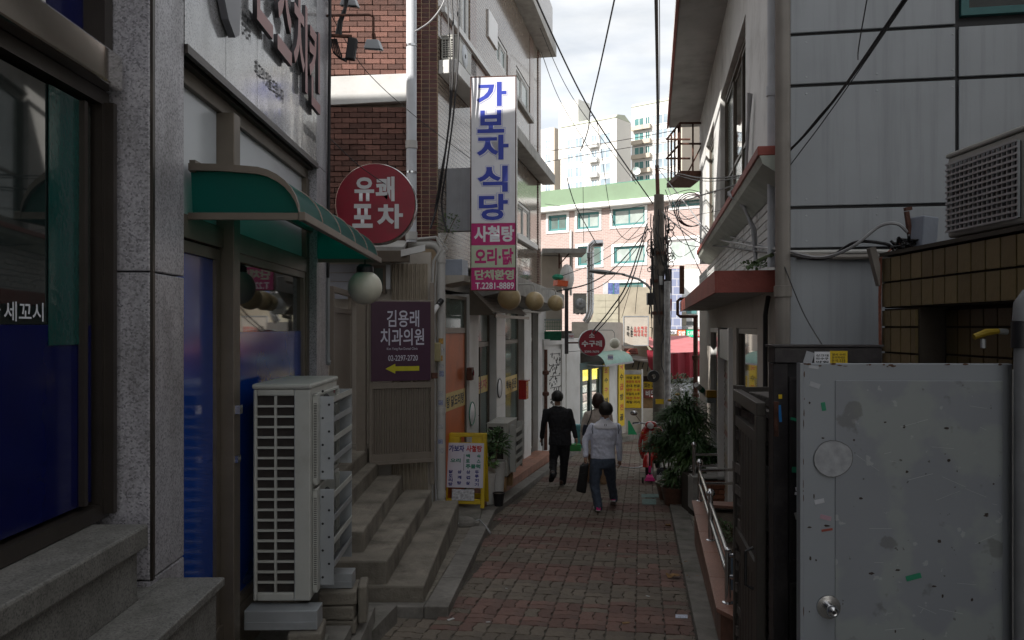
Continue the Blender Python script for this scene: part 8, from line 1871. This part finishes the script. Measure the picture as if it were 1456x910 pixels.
HV = Thing(W0, 'vine', 'green vine lying on the red canopy of the white house', 'plant', org=at(1075, 375, 6.5)); leafy(HV, at(1076, 377, 6.35), (.13, .06, .02), 60, .05, .012, mleaf2, 7); HV.part('stem', MB().tube([at(1062, 382, 6.4), at(1080, 370, 6.4), at(1098, 362, 6.2)], .018, 6), M('green_stem', (.10, .14, .06), .6))
GW = Thing(W0, 'weeds', 'low weeds growing in the soil of the railing planter', 'plant', org=(2.2, 8, -.1)); leafy(GW, (2.26, 8.2, -.07), (.10, .5, .03), 160, .09, .01, mleaf2, 8); GW.part('stem', MB().tube([(2.26, 8.2, -.1), (2.26, 8.2, -.02)], .01, 5), mstem)
r_ = random.Random(6)
lt = MB()
for k in range(70):
    x, y = r_.uniform(1.85, 2.25), r_.uniform(6.1, 7.6); a = r_.uniform(0, 6); s_ = r_.uniform(.02, .05); kk = len(lt.v)
    lt.v += [(x + s_ * math.cos(a), y + s_ * math.sin(a), -.09 + r_.uniform(0, .03)), (x - s_ * .5 * math.sin(a), y + s_ * .5 * math.cos(a), -.075), (x - s_ * math.cos(a), y - s_ * math.sin(a), -.09 + r_.uniform(0, .03)), (x + s_ * .5 * math.sin(a), y - s_ * .5 * math.cos(a), -.085)]; lt.f.append((kk, kk + 1, kk + 2, kk + 3))
o = single('leaf_litter', lt, mdry, 'drift of brown leaves on the planter soil', 'leaves'); o['kind'] = 'stuff'
# small things by the lane shop
single('teal_crate', MB().obox(at(823, 620, 17.2), .18, .2, .5), M('crate_teal', (.10, .30, .34), .5, var=.4, vs_=20), 'tall teal carton behind the suited man', 'box', bev=.01)
single('green_crate', MB().obox(at(817, 636, 17.0), .26, .2, .14), M('crate_green', (.05, .30, .08), .5), 'green crate on the kerb beside the teal carton', 'crate', bev=.01)
single('green_broom', MB().hexa([at(893, 618, 23.5), at(906, 618, 23.5), at(906, 618, 23.7), at(893, 618, 23.7)], [at(893, 598, 23.5), at(895, 598, 23.5), at(895, 598, 23.7), at(893, 598, 23.7)]), M('broom_green', (.01, .25, .10), .5), 'green plastic dustpan leaning below the menu board', 'dustpan')
single('cable_on_ground', MB().tube([(lambda Y, px: ((px - 728) / FP * Y, Y, gz((px - 728) / FP * Y, Y, .02)))(Y, px) for Y, px in ((17.6, 874), (17.1, 884), (16.9, 896), (17.0, 908), (17.4, 916))], .012, 6), mcableg, 'grey cable lying across the paving before the scooter', 'cable', smooth=True)

# loose silt and grit gathered along the kerb and gutter
r_ = random.Random(21); gm_ = MB()
def pebble(x, y, z, s):
    k = len(gm_.v); a = r_.uniform(0, 6)
    gm_.v += [(x + s * math.cos(a + i * 1.57) * r_.uniform(.6, 1.2), y + s * math.sin(a + i * 1.57) * r_.uniform(.6, 1.2), z) for i in range(4)] + [(x, y, z + s * .7)]
    gm_.f += [(k, k + 1, k + 4), (k + 1, k + 2, k + 4), (k + 2, k + 3, k + 4), (k + 3, k, k + 4)]
kp = left_pts[2:6]
for i in range(900):
    j = r_.choice((0, 0, 1)); t = r_.random(); a, b = kp[j], kp[j + 1]; x = a[0] + (b[0] - a[0]) * t + abs(r_.gauss(0, .06)) + .01; y = a[1] + (b[1] - a[1]) * t; pebble(x, y, gz(x, y, -.002), r_.uniform(.004, .011))
for i in range(900):
    y = r_.uniform(6, 12); x = rx(y, .42 + r_.gauss(-.03, .05)); pebble(x, y, gz(x, y, -.002), r_.uniform(.003, .010))
for i in range(300):
    x, y = r_.uniform(-.95, -.45), r_.uniform(6.75, 10.5); pebble(x, y, gz(x, y, .078), r_.uniform(.003, .009))
o = single('grit', gm_, M('grit_grey', (.13, .115, .09), .95, var=.6, vs_=90, bump=0), 'loose grit along kerb and gutter', 'grit'); o['kind'] = 'stuff'
mo = MB()
for i in range(1500):
    y = r_.uniform(6.6, 9.6); x = rx(y, .62 + abs(r_.gauss(0, .035)) * -1); h = r_.uniform(.004, .018); a = r_.uniform(0, 6); k = len(mo.v)
    z = gz(x, y, .002); mo.v += [(x - .004, y, z), (x + .004, y, z), (x + h * .5 * math.cos(a), y + h * .5 * math.sin(a), z + h)]; mo.f.append((k, k + 1, k + 2))
o = single('moss', mo, M('moss_green', (.07, .10, .03), .95, var=.5, vs_=60, bump=0), 'thin moss along the foot of the planter', 'moss'); o['kind'] = 'stuff'
# fixings on the gable panels and on the sign box
for i in range(1, 4):
    a, b = gzs[i], gzs[i + 1]
    for x in (.12, .6, 1.1):
        for z in (a + .06, b - .06): E2.part('screw', MB().lathe((x, -.001, z), [(0, -.003), (.006, -.003), (.007, 0)], 8, 'y'), mzinc)
